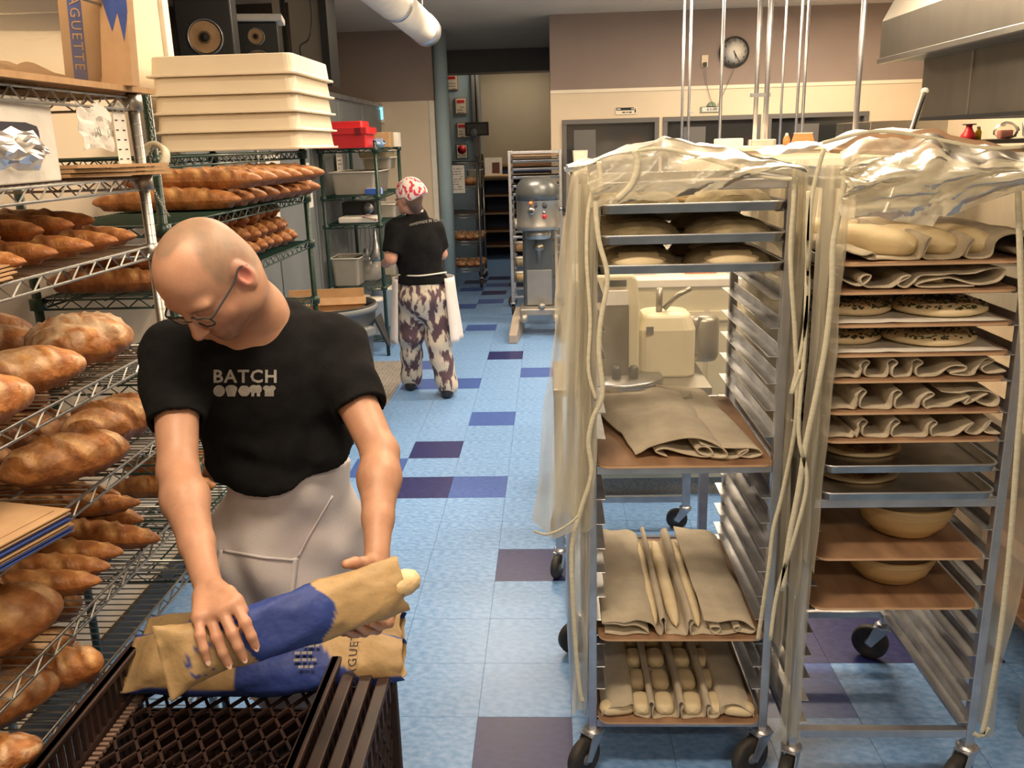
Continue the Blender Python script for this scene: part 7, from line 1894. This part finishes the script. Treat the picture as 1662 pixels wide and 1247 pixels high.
cp = SDF(); cp.ell(h2(0, -.022, .035), (.090, .108, .098), HM2, .02); cp.ell(h2(0, -.10, .015), (.05, .035, .045), HM2, .03); cp.cone(h2(0, -.12, -.01), h2(0.02, -.135, -.055), .018, .012, .02)
cp.plane(tuple(-(u2 * .93 + f2 * .35)), float(-(hc - u2 * .050) @ (u2 * .93 + f2 * .35)), hc - .2, hc + .13)
V, F = surface(lambda p: cp.ev(p) + .004 * vnoise(p * 22), hc - .22, hc + .22, .008); cap = mesh_from('head_scarf', V, F, M['cap_print'], wo, None, 1)
b = MB(); b.tube([Vector(h2(l, f, u)) for l, f, u in ((.03, .098, -.004), (.07, .07, .0), (.082, .0, .0))], .0022, 6); b.build('glasses', M['ink'], wo)
s2 = SDF(); s2.cone(nb2 - np.array([0, 0, .03]), (s2L + s2R) / 2 - np.array([0, 0, .02]), .075, .09, .05); s2.cone(s2L, s2R, .074, .070, .05); s2.ell(c2, (.172, .13, .18), None, .06); s2.cone(c2, p2 + np.array([-.0, 0, .06]), .15, .160, .06); s2.cone(p2 + np.array([-.04, 0, .06]), p2 + np.array([.04, 0, .06]), .15, .15, .04)
sl2 = []
for s_, e_ in ((s2L, e2L), (s2R, e2R)):
    q_ = SDF(); d = (e_ - s_) / np.linalg.norm(e_ - s_); cpt = s_ + (e_ - s_) * .80; q_.cone(s_, s_ + (e_ - s_) * .95, .072, .072, .04); q_.plane(d, float(cpt @ d), cpt - .3, cpt + .3); sl2.append(q_)
def s2f(p):
    d = s2.ev(p)
    for q_ in sl2:
        e = q_.ev(p); h_ = np.maximum(.03 - np.abs(d - e), 0) / .03; d = np.minimum(d, e) - h_ * h_ * .03 * .25
    return d
ph_ = B2(688, 459, 6.25); s2.plane((0, 0, -1), -ph_[2], p2 - .25, np.array([p2[0] + .25, p2[1] + .25, ph_[2] + .03]))
V, F = surface(lambda p: s2f(p) + .008 * vnoise(p * 11) + .003 * np.sin(60 * p[:, 2] + 12 * p[:, 0]) * g3(p, p2 + np.array([0, 0, .16]), .12), (-1.45, 5.9, .7), (-.6, 6.65, 1.6), .009)
mesh_from('shirt', V, F, M['shirt'], wo, None, 2)
bv = BVHTree.FromPolygons([tuple(v) for v in V], [tuple(int(i) for i in f) for f in F])
pc2 = at_plane(685, 364, 1, 6.0); 
me = densify(text_mesh('HANDMADE IN TOWN', .026, 'lettering', extrude=0, spacing=1.05), 1)
sx = .215 / (max(v.co.x for v in me.vertices) - min(v.co.x for v in me.vertices))
for v in me.vertices: v.co.x *= sx; v.co.y += -.9 * v.co.x ** 2 + .06 * v.co.x
project_print(me, lambda x, y: pc2 + Vector((x, 0, y)), Vector((0, 1, 0)), SILV, 'lettering', wo, .003)
pt = SDF(); pt.ell(p2, (.192, .155, .14), None, .05); pt.cone(p2, p2 + np.array([0, 0, .12]), .168, .158, .05)
for h_, k_, a_ in ((hL2, kL, f2L), (hR2, kR, f2R)): pt.cone(h_, k_, .105, .088, .04); pt.cone(k_, a_ + np.array([0, 0, .06]), .088, .078, .03)
pt.plane((0, 0, 1), ph_[2] + .05, p2 - np.array([.25, .25, .05]), p2 + .4)
V, F = surface(lambda p: pt.ev(p) + .007 * vnoise(p * 13) + .004 * np.sin(40 * p[:, 2]), (-1.35, 5.9, .03), (-.55, 6.7, 1.0), .009); mesh_from('trousers', V, F, M['pants_print'], wo, None, 1)
for a_ in (f2L, f2R):
    s_ = SDF(); s_.cone(a_ + np.array([.0, -.03, .03]), a_ + np.array([-.02, .17, .01]), .05, .046, .03); s_.plane((0, 0, -1), -.004, a_ - .3, a_ + .05)
    V, F = surface(s_.ev, a_ - np.array([.12, .15, .12]), a_ + np.array([.12, .28, .12]), .009); mesh_from('shoe', V, F, M['black_plastic'], wo, None, 1)
# apron of person two: wraps the front and both flanks, open at the back
G = []
for i in range(33):
    a = R(-42) + R(264) * i / 32; row = []
    for j in range(15):
        v = j / 14; z = lerp(ph_[2] + .04, .42, v); rx = .222 + .04 * v + .016 * math.sin(i * 1.1) * v; ry = .165 + .05 * v
        row.append(Vector((p2[0] + .0 + rx * math.cos(a), p2[1] + .02 + ry * math.sin(a), z + (.10 * (1 - v)) * (abs(i - 16) < 15) * 0)))
    G.append(row)
b = MB(); b.grid(G); b.build('apron', mat('apron_white', (.74, .70, .70), (.68, .64, .64), rough=.9, scale=8), wo, solid=.003)
b = MB(); b.tube(catmull([Vector(nb2 + np.array([-.06, -.035, .018])), Vector(nb2 + np.array([-.0, -.068, .012])), Vector(nb2 + np.array([.05, -.04, .012]))]), .010, 8)
b.tube(catmull([Vector((p2[0] - .17, p2[1] - .06, ph_[2] + .07)), Vector((p2[0] - .0, p2[1] - .168, ph_[2] + .075)), Vector((p2[0] + .18, p2[1] - .06, ph_[2] + .08))]), .006, 6)
b.build('apron_strap', M['white'], wo)
